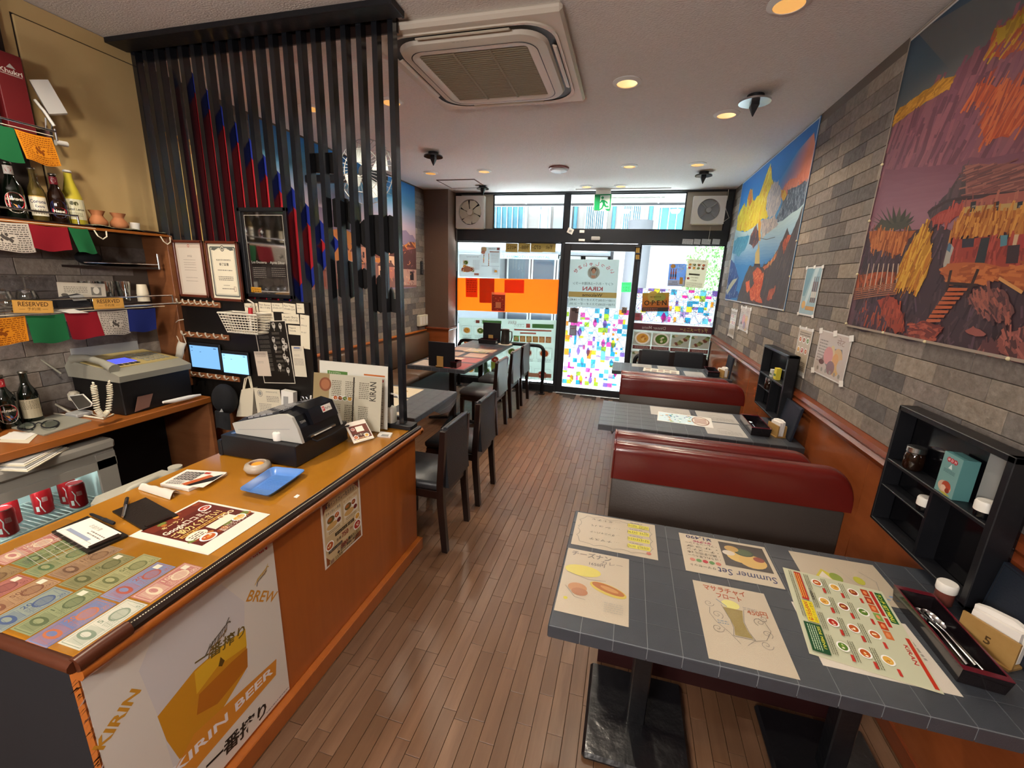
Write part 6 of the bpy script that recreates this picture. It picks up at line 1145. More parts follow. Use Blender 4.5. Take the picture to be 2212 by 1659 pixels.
for i, y in enumerate((2.55,)): 
    c2 = thing('dining_chair', 'dark chair tucked under the near left table on the bench side of the screen', 'chair', (-1.98, 2.5, 0), pi, group='wooden leather chairs in the aisle'); 
    bpy.data.objects.remove(c2)
# wall bench on the left
be = thing('wall_bench', 'long brown padded bench along the left wall', 'bench', (-2.45, 4.0, 0)); mat('bench_brown', '#57402e', .45, bump=(30, .08)); part('plinth', G().box(-2.688, -2.27, 2.25, 5.42, 0, .34), 'maroon', be)
for y0, y1 in ((2.25, 3.28), (3.29, 4.34), (4.35, 5.42)): part('seat_cushion', G().box(-2.688, -2.235, y0, y1, .34, .42, .025), 'bench_brown', be, 60)
for y0, y1 in ((2.25, 3.28), (3.29, 4.34), (4.35, 5.42)): part('back_cushion', G().box(-2.688, -2.63, y0, y1, .42, .76, .015), 'bench_brown', be, 60)
# red booths, back to back
def booth(y, top, x1, lab, face, lab2=None):
    """face=-1 looks at the camera"""
    f = face; t = thing('booth_bench', lab, 'bench', ((x1)/2, y, 0), group='red and grey booth benches'); th = .095
    yb = y-f*th
    def roll(u, v):
        a = v*pi; return u
    pr = []
    zr = top-.045
    for i in range(13): a = pi*i/12; pr.append((y-f*th/2+f*th/2*cos(a), zr+.045*sin(a)))
    pts = [(y, top-.155)]+pr+[(yb, top-.155)]
    rings = []
    for x, k, sh in [(0, .9, .008), (.006, .97, .002), (.014, 1, 0)]+[(.014+(x1-.1)*i/6, 1, 0) for i in range(1, 7)]+[(x1-.086+.086*sin(q*pi/16), 1, .09*(1-cos(q*pi/16))) for q in range(1, 9)]:
        ring = []; zb = top-.155
        for i in range(17):
            a = pi*i/16; cc = abs(cos(a))**.75*(1 if cos(a) > 0 else -1); ring.append((x, y-f*th/2+f*th/2*k*cc, max(zb+.002, zr+.045*sin(a)**.8-sh)))
        rings.append([(x, y-f*th/2+f*th/2*k, zb)]+ring+[(x, y-f*th/2-f*th/2*k, zb)])
    g = G(); n = len(rings[0]); g.add([p for r in rings for p in r], [((k_*n+i, (k_+1)*n+i, (k_+1)*n+(i+1) % n, k_*n+(i+1) % n) if f > 0 else (k_*n+i, k_*n+(i+1) % n, (k_+1)*n+(i+1) % n, (k_+1)*n+i)) for k_ in range(len(rings)-1) for i in range(n)]+[tuple(range(n)), tuple(range((len(rings)-1)*n, len(rings)*n))[::-1]])
    part('top_roll', g, 'leather_red', t, 60); part('end_piping', G().tube([(.004, yy, zz) for x_, yy, zz in rings[1]], .004, 6), 'leather_red', t, 60)
    ys = sorted((y+f*.004, yb))
    part('backrest', G().box(.004, x1-.02, ys[0], ys[1], .40, top-.155, .006), 'leather_taupe', t, 50)
    ys = sorted((y+f*.24, y-f*.02)); part('seat', G().box(.01, x1, ys[0], ys[1], .33, .41, .022), 'leather_red', t, 60)
    ys = sorted((y+f*.22, yb)); part('plinth', G().box(.02, x1, ys[0], ys[1], 0, .33), 'maroon', t); return t
booth(1.72, .888, .885, 'front booth bench facing the nearest right table, red top and grey back', -1)
booth(1.925, .895, .80, 'booth bench right behind the nearest one, facing the second table', 1)
zb2 = P(1400, 815, 1, 3.36).z
booth(3.36, zb2, .90, 'second booth bench facing the camera, beyond the second right table', -1)
booth(3.565, zb2+.004, .84, 'booth bench facing the farthest right table and the window', 1)
# pipe rails in front of the glass
def rail(pts, lab): 
    q = []
    pts = [V(p) for p in pts]
    for i, p in enumerate(pts):
        if 0 < i < len(pts)-1:
            a, b = p+(pts[i-1]-p).normalized()*.1, p+(pts[i+1]-p).normalized()*.1
            for k in range(7): u = k/6; q.append(a*(1-u)**2+p*2*u*(1-u)+b*u*u)
        else: q.append(p)
    t = thing('pipe_rail', lab, 'rail', q[0], group='black pipe rails'); part('pipe', G().tube(q, .024, 12), 'black_metal', t, 60)
    for p in (q[0], q[-1]): part('flange', G().cyl(p, p+V((0, 0, .012)), .045, n=20), 'black_metal', t, 40)
rail([(-1.03, 5.56, 0), (-1.03, 5.56, .665), (-2.25, 5.56, .665), (-2.25, 5.56, 0)], 'black pipe rail in front of the left window'); rail([(.15, 5.58, 0), (.15, 5.58, .645), (1.0, 5.58, .665), (1.0, 5.58, 0)], 'black pipe rail in front of the right window')
# black display racks on the right wall
def rack(y0, y1, z0, z1, lab):
    t = thing('wall_rack', lab, 'shelf', (1.0, (y0+y1)/2, z0), group='black wall racks'); a, b = .962, 1.018; w = .018
    part('top_board', G().box(a, b, y0, y1, z1-w, z1, .002), 'black_wood', t); part('bottom_board', G().box(a, b, y0, y1, z0, z0+w*.6, .002), 'black_wood', t); part('side_board', G().box(a, b, y1-w*.6, y1, z0, z1, .002), 'black_wood', t); part('side_board', G().box(a, b, y0, y0+w*1.3, z0, z1, .002), 'black_wood', t)
    part('back_board', G().box(b, 1.024, y0+.002, y1-.002, z0+.002, z1-.002), mat('rack_back', '#0a0a0e', .12), t); zm = z0+(z1-z0)*.555; part('shelf', G().box(a, b, y0+.02, y1-.01, zm-.012, zm, .002), 'black_wood', t); ym = y0+(y1-y0)*.48; part('divider', G().box(a+.004, b, ym-.006, ym+.006, z0+.01, zm-.012), 'black_wood', t); zl = z0+(z1-z0)*.33; part('lower_shelf', G().box(a+.002, b, ym, y1-.01, zl-.007, zl, .002), 'black_wood', t)
    part('painted_reflection', G().box(1.0165, 1.018, y0+.03, y0+.15, zm+.004, z1-.022), 'grey_plastic', t)  # grey strip painted as the lighter reflection in the black back board
    return t, zm, zl, ym
r1, zm, zl, ym = rack(1.268, 1.752, .716, 1.160, 'black wall rack standing beside the nearest right table, holding a spice box')
for y0, y1, z0, z1 in ((ym+.02, ym+.055, .80, .862), (1.315, 1.345, .80, .935)): part('tape_strip', G().box(1.0155, 1.0175, y0, y1, z0, z1), mat('tape', '#6f6553', .6), r1)
r2, zm2, zl2, ym2 = rack(2.86, 3.36, .722, 1.15, 'black wall rack standing beside the second right table')
# things in the racks
def jar(c, lab): 
    c = V(c); t = thing('spice_jar', lab, 'jar', c, group='jars in the wall racks'); part('jar_body', G().lathe([(.024, 0), (.028, .006), (.028, .05), (.022, .062)], c, 20), 'glass_brown', t, 50); part('jar_lid', G().lathe([(.025, .06), (.027, .062), (.027, .078), (.024, .08), (0, .08)], c, 20), 'steel', t, 40)
jar((.99, 1.655, zm), 'glass jar of brown spice with a metal lid in the near wall rack'); jar((.988, 3.2, zl2), 'small jar with a pale lid on the lower shelf of the far wall rack')
t = thing('spice_box', 'teal spice carton with a roast chicken picture in the near wall rack', 'box', (.99, 1.47, zm)); part('carton', G().box(.968, 1.01, 1.425, 1.50, zm, zm+.125, .001), mat('teal', '#4f7f80', .5), t)
s = Sheet((.9677, 1.50, zm+.125), (.9677, 1.425, zm+.125), (.9677, 1.50, zm), W=100, thick=0); s.rect(0, 0, 100, s.H, '#6f9a98'); 
for i, ch in enumerate('MDH'): s.ell(32+i*18, 24, 11, 10, '#b02430').text(ch, 32+i*18, 29, 15, '#e8dcd8', 'C', bold=.02)
s.poly([(40, 58), (52, 38), (60, 58)], '#cfe0de').scribble(20, 64, 80, 3, 3, '#2a5a5e', 3); s.ell(48, s.H-32, 36, 24, '#c8a890').ell(56, s.H-38, 24, 20, '#a8442a').ell(44, s.H-26, 14, 12, '#d8b8a0').ell(66, s.H-22, 12, 10, '#8a3420').poly([(20, s.H-6), (60, s.H-12), (90, s.H-6), (60, s.H-1)], '#a8a040'); s.done('carton_print', 'print_gloss', parent=t)
for c, lab in (((.988, ym+.045, zl), 'white dispenser cap on the lower shelf of the near wall rack'), ((.985, 1.335, zm-.0), 'white dispenser cap at the right end of the near wall rack')):
    c = V(c); t = thing('toothpick_dispenser', lab, 'dispenser', c, group='white-capped dispensers'); part('body', G().lathe([(.019, 0), (.021, .004), (.021, .022)], c, 20), 'rack_back', t, 40); part('dispenser_lid', G().lathe([(.023, .02), (.0235, .042), (.021, .048), (.006, .049), (0, .047)], c, 20), 'white_plastic', t, 40)
for i, (y, h, c_, lab) in enumerate([(3.07, .075, '#c9b83a', 'small yellow box in the far wall rack'), (3.15, .05, '#b9b9b4', 'small white packet in the far wall rack')]):
    m = mat('packet_%s' % 'ab'[i], c_, .5); t = thing('small_packet', lab, 'box', (.99, y, zm2), group='packets in the far rack'); part('carton', G().box(.97, 1.0, y-.022, y+.022, zm2, zm2+h, .001), m, t); part('stripe', G().box(.969, .97, y-.018, y+.018, zm2+h*.3, zm2+h*.5), 'leaf', t)
# ------------------------------------------------------------------ on the tables
mat('napkin_wood', '#a8844e', .5, noise=(30, '#98743f', .3)); mat('napkin', '#e2ddd6', .8); mat('menu_navy', '#1c2430', .4, bump=(150, .1)); mat('lacquer', '#120d10', .15, coat=.6); mat('lacquer_red', '#5a1420', .2, coat=.5)
def cutlery_box(q, z, h, lab, n=4):
    """q: bottom corners a, b, c, d (a-b short side at the far end)"""
    q = [V((p.x, p.y, z+.001)) for p in q]; c = sum(q, V())/4; t = thing('cutlery_box', lab, 'box', c, group='black lacquer cutlery boxes'); up = V((0, 0, h))
    flare = [c+(p-c)*1.06+up for p in q]; inn = [c+(p-c)*.96+up for p in q]; inb = [c+(p-c)*.92+V((0, 0, .006)) for p in q]
    g = G(); vs = q+flare+inn+inb; F_ = []
    for i in range(4): j = (i+1) % 4; F_ += [(i, j, 4+j, 4+i), (4+i, 4+j, 8+j, 8+i), (8+i, 8+j, 12+j, 12+i)]
    g.add(vs, F_+[(12, 13, 14, 15), (3, 2, 1, 0)]); part('box_body', g, 'lacquer', t)
    g = G()
    for i in range(4): j = (i+1) % 4; g.prism([flare[i], flare[j], inn[j], inn[i]], (0, 0, .002))
    part('red_rim', g, 'lacquer_red', t, label='dark red rim'); g = G()
    return t, q, h
def cutlery(t, q, z, h, labs):
    a = (q[0]+q[1])/2; b = (q[2]+q[3])/2; ax = (b-a).normalized(); sx = V((0, 0, 1)).cross(ax)
    for i, lab in enumerate(labs):
        o = a.lerp(b, .14+.02*i)+sx*(-.022+.011*i)+V((0, 0, .012+.004*(i % 3))); L_ = (b-a).length*.72; s_ = thing('spoon' if i % 3 != 2 else 'fork', lab, 'cutlery', o, group='cutlery in the lacquer boxes')
        part('spoon_bowl', G().grid(lambda u, v: o+ax*(.028+.028*cos(pi*v)*1)+sx*(.017*sin(pi*v)*(2*u-1))+V((0, 0, .006-.006*sin(pi*v)*(1-(2*u-1)**2))), 6, 8), 'chrome', s_, 70); part('stem', G().tube([o+ax*.055+V((0, 0, .006)), o+ax*.09+V((0, 0, .012)), o+ax*L_+V((0, 0, .008+.003*i))], [.0025, .0022, .0045], 6), 'chrome', s_, 60)
qa = [P(1955, 1283, 2, ZTB), P(2026, 1318, 2, ZTB), P(2171, 1503, 2, ZTB), P(2066, 1473, 2, ZTB)]
q = [V((.835, 1.325, 0)), V((.925, 1.325, 0)), V((.93, 1.03, 0)), V((.835, 1.03, 0))]
A = P(1928, 1296, 2, ZTB); B = P(2066, 1473, 2, ZTB); C_ = P(2171, 1503, 2, ZTB); q = [A, A+(C_-B), C_, B]
t, q, h = cutlery_box(q, ZTB, .042, 'long black lacquer cutlery box with a red rim on the nearest table'); cutlery(t, q, ZTB, h, ['uppermost spoon in the nearest cutlery box', 'second spoon in the nearest cutlery box', 'fork between the spoons in the nearest cutlery box', 'lowest spoon in the nearest cutlery box'])
def shaker(c, lab): t = thing('spice_shaker', lab, 'shaker', c, group='red spice shakers'); part('jar_body', G().lathe([(.018, 0), (.021, .004), (.021, .045)], c, 22), mat('spice_red', '#6f3a30', .3, coat=.4), t, 40); part('shaker_lid', G().lathe([(.0225, .043), (.0235, .046), (.0235, .066), (.021, .069), (0, .069)], c, 22), 'white_plastic', t, 40)
cS = P(2034, 1303, 2, ZTB); shaker(cS, 'red spice shaker with a white cap behind the nearest cutlery box'); shaker(V((.93, 4.45, ZTB)), 'spice shaker with a white cap on the farthest right table')
def napkins(c, lab, num=None, rz=0, k=1.0):
    t = thing('napkin_holder', lab, 'napkin holder', c, rz, group='wooden napkin holders'); L = lambda n, g, m: part(n, g, m, t, local=True)
    L('front_board', G().box(-.055*k, .055*k, -.026*k, -.02*k, 0, .075*k), 'napkin_wood'); L('back_board', G().box(-.055*k, .055*k, .02*k, .026*k, 0, .075*k), 'napkin_wood'); L('base', G().box(-.055*k, .055*k, -.034*k, .034*k, 0, .006), 'napkin_wood')
    L('napkins', G().prism([(-.048*k, 0, .008), (.048*k, 0, .008), (.05*k, 0, .1*k), (.02*k, 0, .108*k), (-.03*k, 0, .102*k), (-.05*k, 0, .095*k)], (0, .014*k, 0)).prism([(-.046*k, -.014*k, .008), (.046*k, -.014*k, .008), (.045*k, -.014*k, .094*k), (-.044*k, -.014*k, .088*k)], (0, .012*k, 0)), 'napkin')
    if num:
        s = Sheet((-.055*k, -.0262*k, .075*k), (.055*k, -.0262*k, .075*k), (-.055*k, -.0262*k, 0), W=100, thick=0); s.text(num, 52, 42, 26, '#4a3418', 'C', bold=.02)
        me = mesh_of('number', s.g, 'print_paper'); o = bpy.data.objects.new('number', me); COL.objects.link(o); o.parent = t
    return t
napkins(P(2150, 1420, 2, ZTB)+V((0, .02, 0)), 'wooden napkin holder marked 5 beside the nearest cutlery box', '5', math.radians(-62))
def menuboard(x0, x1, y0, y1, z0, h, lab, leanx=.03):
    t = thing('menu_board', lab, 'menu', ((x0+x1)/2, (y0+y1)/2, z0), group='navy menus standing by the wall'); part('cover', G().prism([(x0, y0, z0), (x0, y1, z0), (x1, y1, z0+h), (x1, y0, z0+h)], (.012, 0, 0)), 'menu_navy', t); part('stitching', G().tube([(x0+(x1-x0)*v-.0005, y, z0+h*v) for y, v in ((y0+.006, .03), (y1-.006, .03), (y1-.006, .97), (y0+.006, .97))], .0009, 4, True), 'near_black', t)
menuboard(.985, 1.005, 1.0, 1.262, ZTB, .19, 'big navy menu folder standing by the wall behind the napkin holder')
# second right table
q = [P(1613, 897, 2, ZTB), P(1652, 900, 2, ZTB), P(1658, 945, 2, ZTB), P(1617, 942, 2, ZTB)]; q = [V((.775, 2.92, 0)), V((.875, 2.92, 0)), V((.875, 2.66, 0)), V((.775, 2.66, 0))]; t, q, h = cutlery_box(q, ZTB, .05, 'black lacquer cutlery box on the second right table'); cutlery(t, q, ZTB, h, ['spoon in the cutlery box on the second right table', 'other spoon in the cutlery box on the second right table'])
napkins(V((.925, 2.72, ZTB)), 'wooden napkin holder with crumpled napkins on the second right table', None, math.radians(-75), .95); menuboard(.965, .995, 2.62, 2.86, ZTB, .20, 'navy menu folder standing beside the napkins on the second right table')
q = [V((.80, 4.56, 0)), V((.90, 4.56, 0)), V((.90, 4.32, 0)), V((.80, 4.32, 0))]; t, q, h = cutlery_box(q, ZTB, .05, 'black lacquer cutlery box on the farthest right table'); cutlery(t, q, ZTB, h, ['spoon in the cutlery box on the farthest right table'])
napkins(V((.945, 4.36, ZTB)), 'wooden napkin holder on the farthest right table', None, math.radians(-75), .95); menuboard(.975, .99, 4.28, 4.5, ZTB, .20, 'navy menu folder standing on the farthest right table')
# sheets on the tables.  up(): read from the camera side; dn(): read from the far side; rt(): top towards the right wall
def up(x0, x1, y0, y1, z=ZTB, **k): return Sheet((x0, y1, z), (x1, y1, z), (x0, y0, z), W=100, thick=.0004, lift=.0005, **k)
def dn(x0, x1, y0, y1, z=ZTB, **k): return Sheet((x1, y0, z), (x0, y0, z), (x1, y1, z), W=100, thick=.0004, lift=.0005, **k)
def rt(x0, x1, y0, y1, z=ZTB, **k): return Sheet((x1, y1, z), (x1, y0, z), (x0, y1, z), W=100, thick=.0004, lift=.0005, **k)
for S_ in (Sheet,): pass
def sheetlift(s, h=.0006):
    s.O = s.O+V((0, 0, h)); s.g.v = [(x, y, z+h) for x, y, z in s.g.v]; return s
CR = '#bfb19a'
s = sheetlift(dn(-.107, .172, 1.264, 1.472, paper=CR)); H = s.H
cl = [(50+44*cos(a)*(1+.04*sin(9*a)), H/2+(H/2-5)*sin(a)*(1+.04*sin(11*a))) for a in [i*2*pi/90 for i in range(91)]]; cl = [(50+44*max(-1, min(1, 1.25*cos(i*2*pi/120)))+1.6*sin(i*.8), H/2+(H/2-6)*max(-1, min(1, 1.25*sin(i*2*pi/120)))+1.6*cos(i*.8)) for i in range(121)]
s.line(cl, .7, '#8a8478')
for k, (hi, jp) in enumerate([('नमस्ते साथी', 'ナマステ'), ('धन्यवाद', 'ダンニャバード'), ('शुभ लाभ', 'シュバ'), ('मिठो खाना', 'ミトチャ')]): v = 15+k*H*.2; s.rect(8, v-1, 34, v+7, '#d9d04a').text(hi, 9, v+6, 7.5, '#6a642a', w=26).text('… '+jp, 44, v+5, 5, '#55504a', w=36).scribble(16, v+9, 32, 1, 2, '#8a8478', k)
s.ell(10, 9, 3, 3, '#b86a5a', 6); s.done('handwritten_menu', 'print_vinyl', 'handwritten yellow-marked greeting sheet with a scalloped border, far left of the nearest table', 'menu sheet')
s = sheetlift(up(-.112, .082, .957, 1.24, paper=CR)); H = s.H
s.text('チーズナン', 8, 16, 14, '#77706a', w=64, bold=.02).text('カレー', 56, 26, 10, '#77706a', w=34).text('1650円', 38, 34, 9, '#6a645e', bold=.01); s.ell(30, 52, 28, 13, '#d2c45a').line([(6, 60), (40, 70), (66, 66)], .7, '#8a8478'); s.ell(70, 84, 28, 11, '#c8b04a', 20, .3).ell(70, 82, 25, 8, '#a8642a', 20, .3).ell(72, 82, 14, 4, '#c08a4a', 16, .3); s.ell(26, 92, 14, 10, '#b8855a').ell(30, 100, 12, 8, '#a8704a').line([(8, 92), (24, 112), (40, 114)], .7, '#8a8478').ell(12, 118, 3, 3, '#c9bf3a'); s.scribble(66, 110, 92, 5, 2.4, '#b0a898', 2)
s.done('handwritten_menu', 'print_vinyl', 'hand-drawn curry menu with yellow and brown dishes, near left corner of the nearest table', 'menu sheet')
s = sheetlift(dn(.252, .526, 1.24, 1.45, paper='#c4b69e')); H = s.H
s.text('Summer Set', 4, 17, 15.5, '#1f2a5a', w=60, bold=.005, shear=.1); s.rect(4, 24, 54, H-5, '#3a332e').ell(34, 46, 15, 12, '#d2b060').ell(22, 40, 15, 13, '#cfa858').ell(28, 56, 11, 8, '#2a3a24').ell(28, 56, 9, 6.4, '#4a5a34').ell(41, 60, 8, 6, '#b8924a').ell(46, 50, 7, 5, '#cfc4b4').ell(14, 46, 6, 5, '#8a3a24')
s.text('サマーセット', 66, 15, 5.4, '#3a3630', w=28)
for i, c in enumerate(('#c06a5a', '#5a8a4a', '#b8303a', '#5a8a4a', '#c87a6a')): s.ell(62+i*7, 23, 3.2, 3.2, c, 7)
for i, tt in enumerate(('・ほうれん草カレー', '・鶏の手羽元 2本', '・チーズナン', '・サラダ', '・フレーンラッシー')): s.text(tt, 58, 33+i*6.5, 5, '#3a3630', w=36)
s.text('¥1,790', 64, H-12, 6.4, '#a8305a', w=20, bold=.01).line([(63, H-14.5), (85, H-14.5)], .6, '#a8305a').text('¥1,490', 62, H-3, 9, '#2a2f5a', w=30, bold=.015); s.done('summer_menu', 'print_vinyl', 'upside-down Summer Set menu with a food photo on the nearest table', 'menu sheet')
s = sheetlift(up(.266, .458, .918, 1.2, paper=CR)); H = s.H
s.text('マサラチャイ', 14, 16, 13, '#a8502a', w=58, bold=.025).text('フロート', 30, 29, 12, '#a8502a', w=34, bold=.025).text('450円', 66, 52, 13, '#a85a34', w=26, bold=.02)
s.ell(46, 40, 12, 9, '#d9d27a').line([(28, 34), (40, 46)], 1.6, '#8a949c').poly([(34, 48), (60, 48), (56, 70), (58, 86), (62, 98), (40, 98), (42, 84), (40, 70)], '#8f7d3f').line([(33, 44), (40, 72), (41, 86), (38, 100), (64, 100), (59, 86), (57, 70), (62, 46)], .8, '#77716a'); s.scribble(62, 40, 80, 2, 2, '#9a948a', 2); s.scribble(22, 76, 36, 2, 2.4, '#8a949c', 3)
def spiral(cx, cy, r, a0, sg=1): s.line([(cx+r*(1-i/26)*cos(a0+sg*i*.38), cy+r*(1-i/26)*sin(a0+sg*i*.38)) for i in range(24)], .6, '#77706a')
for cx, cy, r, a0, sg in ((16, 46, 7, 0, 1), (24, 66, 8, 1, -1), (20, 92, 8, 0, 1), (78, 64, 8, 2, 1), (82, 84, 7, 1, -1), (76, 104, 8, 0, 1), (84, 56, 6, 3, -1)): spiral(cx, cy, r, a0, sg)
s.line([(16, 54), (14, 66), (20, 80), (34, 96), (44, 112)], .6, '#77706a').line([(84, 60), (88, 78), (78, 96), (62, 102), (52, 112)], .6, '#77706a'); s.done('chai_menu', 'print_vinyl', 'hand-drawn chai float menu with curling vines, near middle of the nearest table', 'menu sheet')
s = sheetlift(dn(.60, .842, 1.255, 1.455, paper=CR)); s.text('650円', 66, 14, 9, '#5a6a5a', w=26, bold=.01).line([(62, 4), (94, 4)], .7, '#5a6a5a').text('フレッシュ', 40, 12, 5, '#77716a', w=18); s.ell(10, 18, 3, 2, '#7f9ab8').ell(16, 12, 2, 1.4, '#7f9ab8'); s.poly([(62, 22), (84, 34), (72, 52), (60, 40)], '#cfc23a').poly([(64, 26), (80, 35), (72, 47)], '#ddd2c0').ell(60, 38, 7, 9, '#8aa03a').ell(34, 40, 6, 8, '#b9b83a', 12).line([(20, 22), (14, 44), (26, 60)], .7, '#9a948a').line([(40, 30), (52, 60)], .7, '#b0a898'); s.done('handwritten_menu', 'print_vinyl', 'hand-drawn 650 yen menu partly under the printed menu, far right of the nearest table', 'menu sheet')
class Squeeze:
    """lays out in 100 x 118 units whatever the sheet's own height"""
    def __init__(s, sh): s.sh = sh; s.f = sh.H/118
    def rect(s, a, b, c, d, k): s.sh.rect(a, b*s.f, c, d*s.f, k); return s
    def text(s, t, u, v, h, *a, **k): s.sh.text(t, u, v*s.f, h*s.f, *a, **k); return s
    def ell(s, u, v, a, b, k, *r): s.sh.ell(u, v*s.f, a, b*s.f, k, *r); return s
    def dish(s, u, v, r, k): s.sh.dish(u, v*s.f, r*s.f, k); return s
    def scribble(s, a, b, c, n, h, k, sd=0, w=.35): s.sh.scribble(a, b*s.f, c, n, h*s.f, k, sd, w); return s
def foodmenu(s, seed=0):
    q = random.Random(seed); s0_ = s; s = Squeeze(s); H = 118; s.rect(1, 1, 99, H-1, '#c2c4a8').rect(4, 3, 40, 11, '#1f5a2a').text('ランチ SET MENU', 6, 9.6, 6, '#e8e04a', w=32, bold=.015).rect(4, 13, 34, 17, '#b02a24').rect(36, 13, 46, 17, '#b02a24').text('KIRAN', 62, 12, 6, '#b02a24', w=18, bold=.02)
    for i in range(6): s.rect(4+i*9.6, 19, 12.6+i*9.6, 27, ['#b5431f', '#a8381c', '#c0552a', '#7a9a4a', '#b5431f', '#c86a34'][i]).ell(8.3+i*9.6, 23, 2.4, 2, '#d98a5a')
    s.rect(54, 2, 98, 6, '#b8341f')
    for r in range(3):
        for c_ in range(4): u, v = 12+c_*24, 38+r*21; s.dish(u, v, 7.5, q.randrange(5)); s.scribble(u-8, v+8.5, u+11, 3, 1.3, '#6a6a52', r*4+c_); s.rect(u+6, v-7, u+12, v-4, '#b8342a')
    v = 100
    s.rect(4, v-2, 40, v+6, '#b02a24').scribble(6, v, 38, 3, 1.4, '#e8c04a', 3); s.rect(42, v-4, 66, v+8, '#e0cc2a').text('全品ドリンク付', 43, v, 3.6, '#2a2a1a', w=22).text('300円引き', 43, v+6, 5.6, '#b02a24', w=22, bold=.02).rect(68, v-4, 97, min(v+14, H-3), '#164a2c').text('SIDE MENU', 70, v+1, 4.4, '#e0d84a', w=22, bold=.01); s.scribble(70, v+3, 95, 4, 1.4, '#c8d8b8', 6); s.text('DRINKS', 24, v-6, 4.4, '#1a1a1a', w=14, bold=.015); s.scribble(4, v+9, 62, 2, 1.4, '#6a6a52', 9); return s0_
s0 = sheetlift(rt(.525, .795, .978, 1.19, paper='#d9d0c2'), .0006); s0.scribble(8, 8, 60, 4, 4, '#9a958a', 3).text('🍶', 50, 50, 6, '#8a867c').scribble(70, 60, 95, 3, 4, '#8a93a0', 4); s0.done('handwritten_menu', 'print_vinyl', 'pale sheet peeking out from under the printed menu on the nearest table', 'menu sheet')
s = Sheet(P(1905, 1278, 2, ZTB+.002), P(2040, 1500, 2, ZTB+.002), P(1694, 1234, 2, ZTB+.002), W=100, paper='#c6c4a8', thick=.0008); foodmenu(s, 4); s.done('set_menu', 'print_gloss', 'green and red printed set menu lying on top of the sheets on the nearest table', 'menu')
# other tables
s = Sheet(P(1593, 946, 2, ZTB+.002), P(1440, 908, 2, ZTB+.002), P(1560, 893, 2, ZTB+.002), W=100, paper='#d9d2c2', thick=.0008)
s = Sheet((.27, 2.95, ZTB+.002), (.60, 2.92, ZTB+.002), (.27, 2.74, ZTB+.002), W=100, paper='#dcd8d0', thick=.0008); H = s.H; s.rect(2, 3, 66, H-3, '#c6dbe2'); q = random.Random(5)
for i in range(40): s.ell(q.uniform(6, 62), q.uniform(6, H-6), q.uniform(1, 4), q.uniform(1, 3), q.choice(['#4a8ab0', '#5aa0a8', '#c88a3a', '#7ab05a', '#3a5a9a', '#e8efef']), 7)
s.ell(79, H*.5, 16, H*.42, '#8a5a44', 22).ell(79, H*.5, 14, H*.37, '#d9cfc0', 22)
for i in range(4): s.rect(68, H*.26+i*H*.13, 90, H*.33+i*H*.13, '#96604a')
s.done('picture_menu', 'print_gloss', 'colourful blue picture menu lying on the second right table', 'menu')
for x0, x1, y0, y1, lab in ((.22, .48, 2.87, 3.07, 'pale sheet at the far edge of the second right table'), (.52, .76, 2.86, 3.07, 'brush-lettered sheet behind the cutlery box on the second right table'), (.53, .75, 2.60, 2.84, 'pale sheet at the near right of the second right table'), (.1, .30, 4.52, 4.68, 'pale sheet at the far left of the farthest right table'), (.36, .54, 4.5, 4.68, 'pale sheet at the far middle of the farthest right table'), (.6, .78, 4.27, 4.5, 'pale sheet beside the cutlery box on the farthest right table')):
    s = sheetlift(dn(x0, x1, y0, y1, paper='#b9b4ac')); s.scribble(10, 12, 70, 4, 4, '#6a655e', int(x0*50), .2).line([(30, 40), (50, 60), (70, 45)], 1, '#77716a'); s.done('menu_sheet', 'print_vinyl', lab, 'menu sheet', 'sheets under the table vinyl')
s = Sheet((.22, 4.50, ZTB+.002), (.56, 4.47, ZTB+.002), (.22, 4.32, ZTB+.002), W=100, paper='#d8d0bc', thick=.0008)
for i in range(5):
    for j in range(3): s.rect(6+i*18, 8+j*s.H*.3, 20+i*18, 8+j*s.H*.3+s.H*.2, ['#8a5a44', '#c9b8a0', '#77604a'][(i+j) % 3])
s.done('picture_menu', 'print_gloss', 'brown picture menu lying on the farthest right table', 'menu')
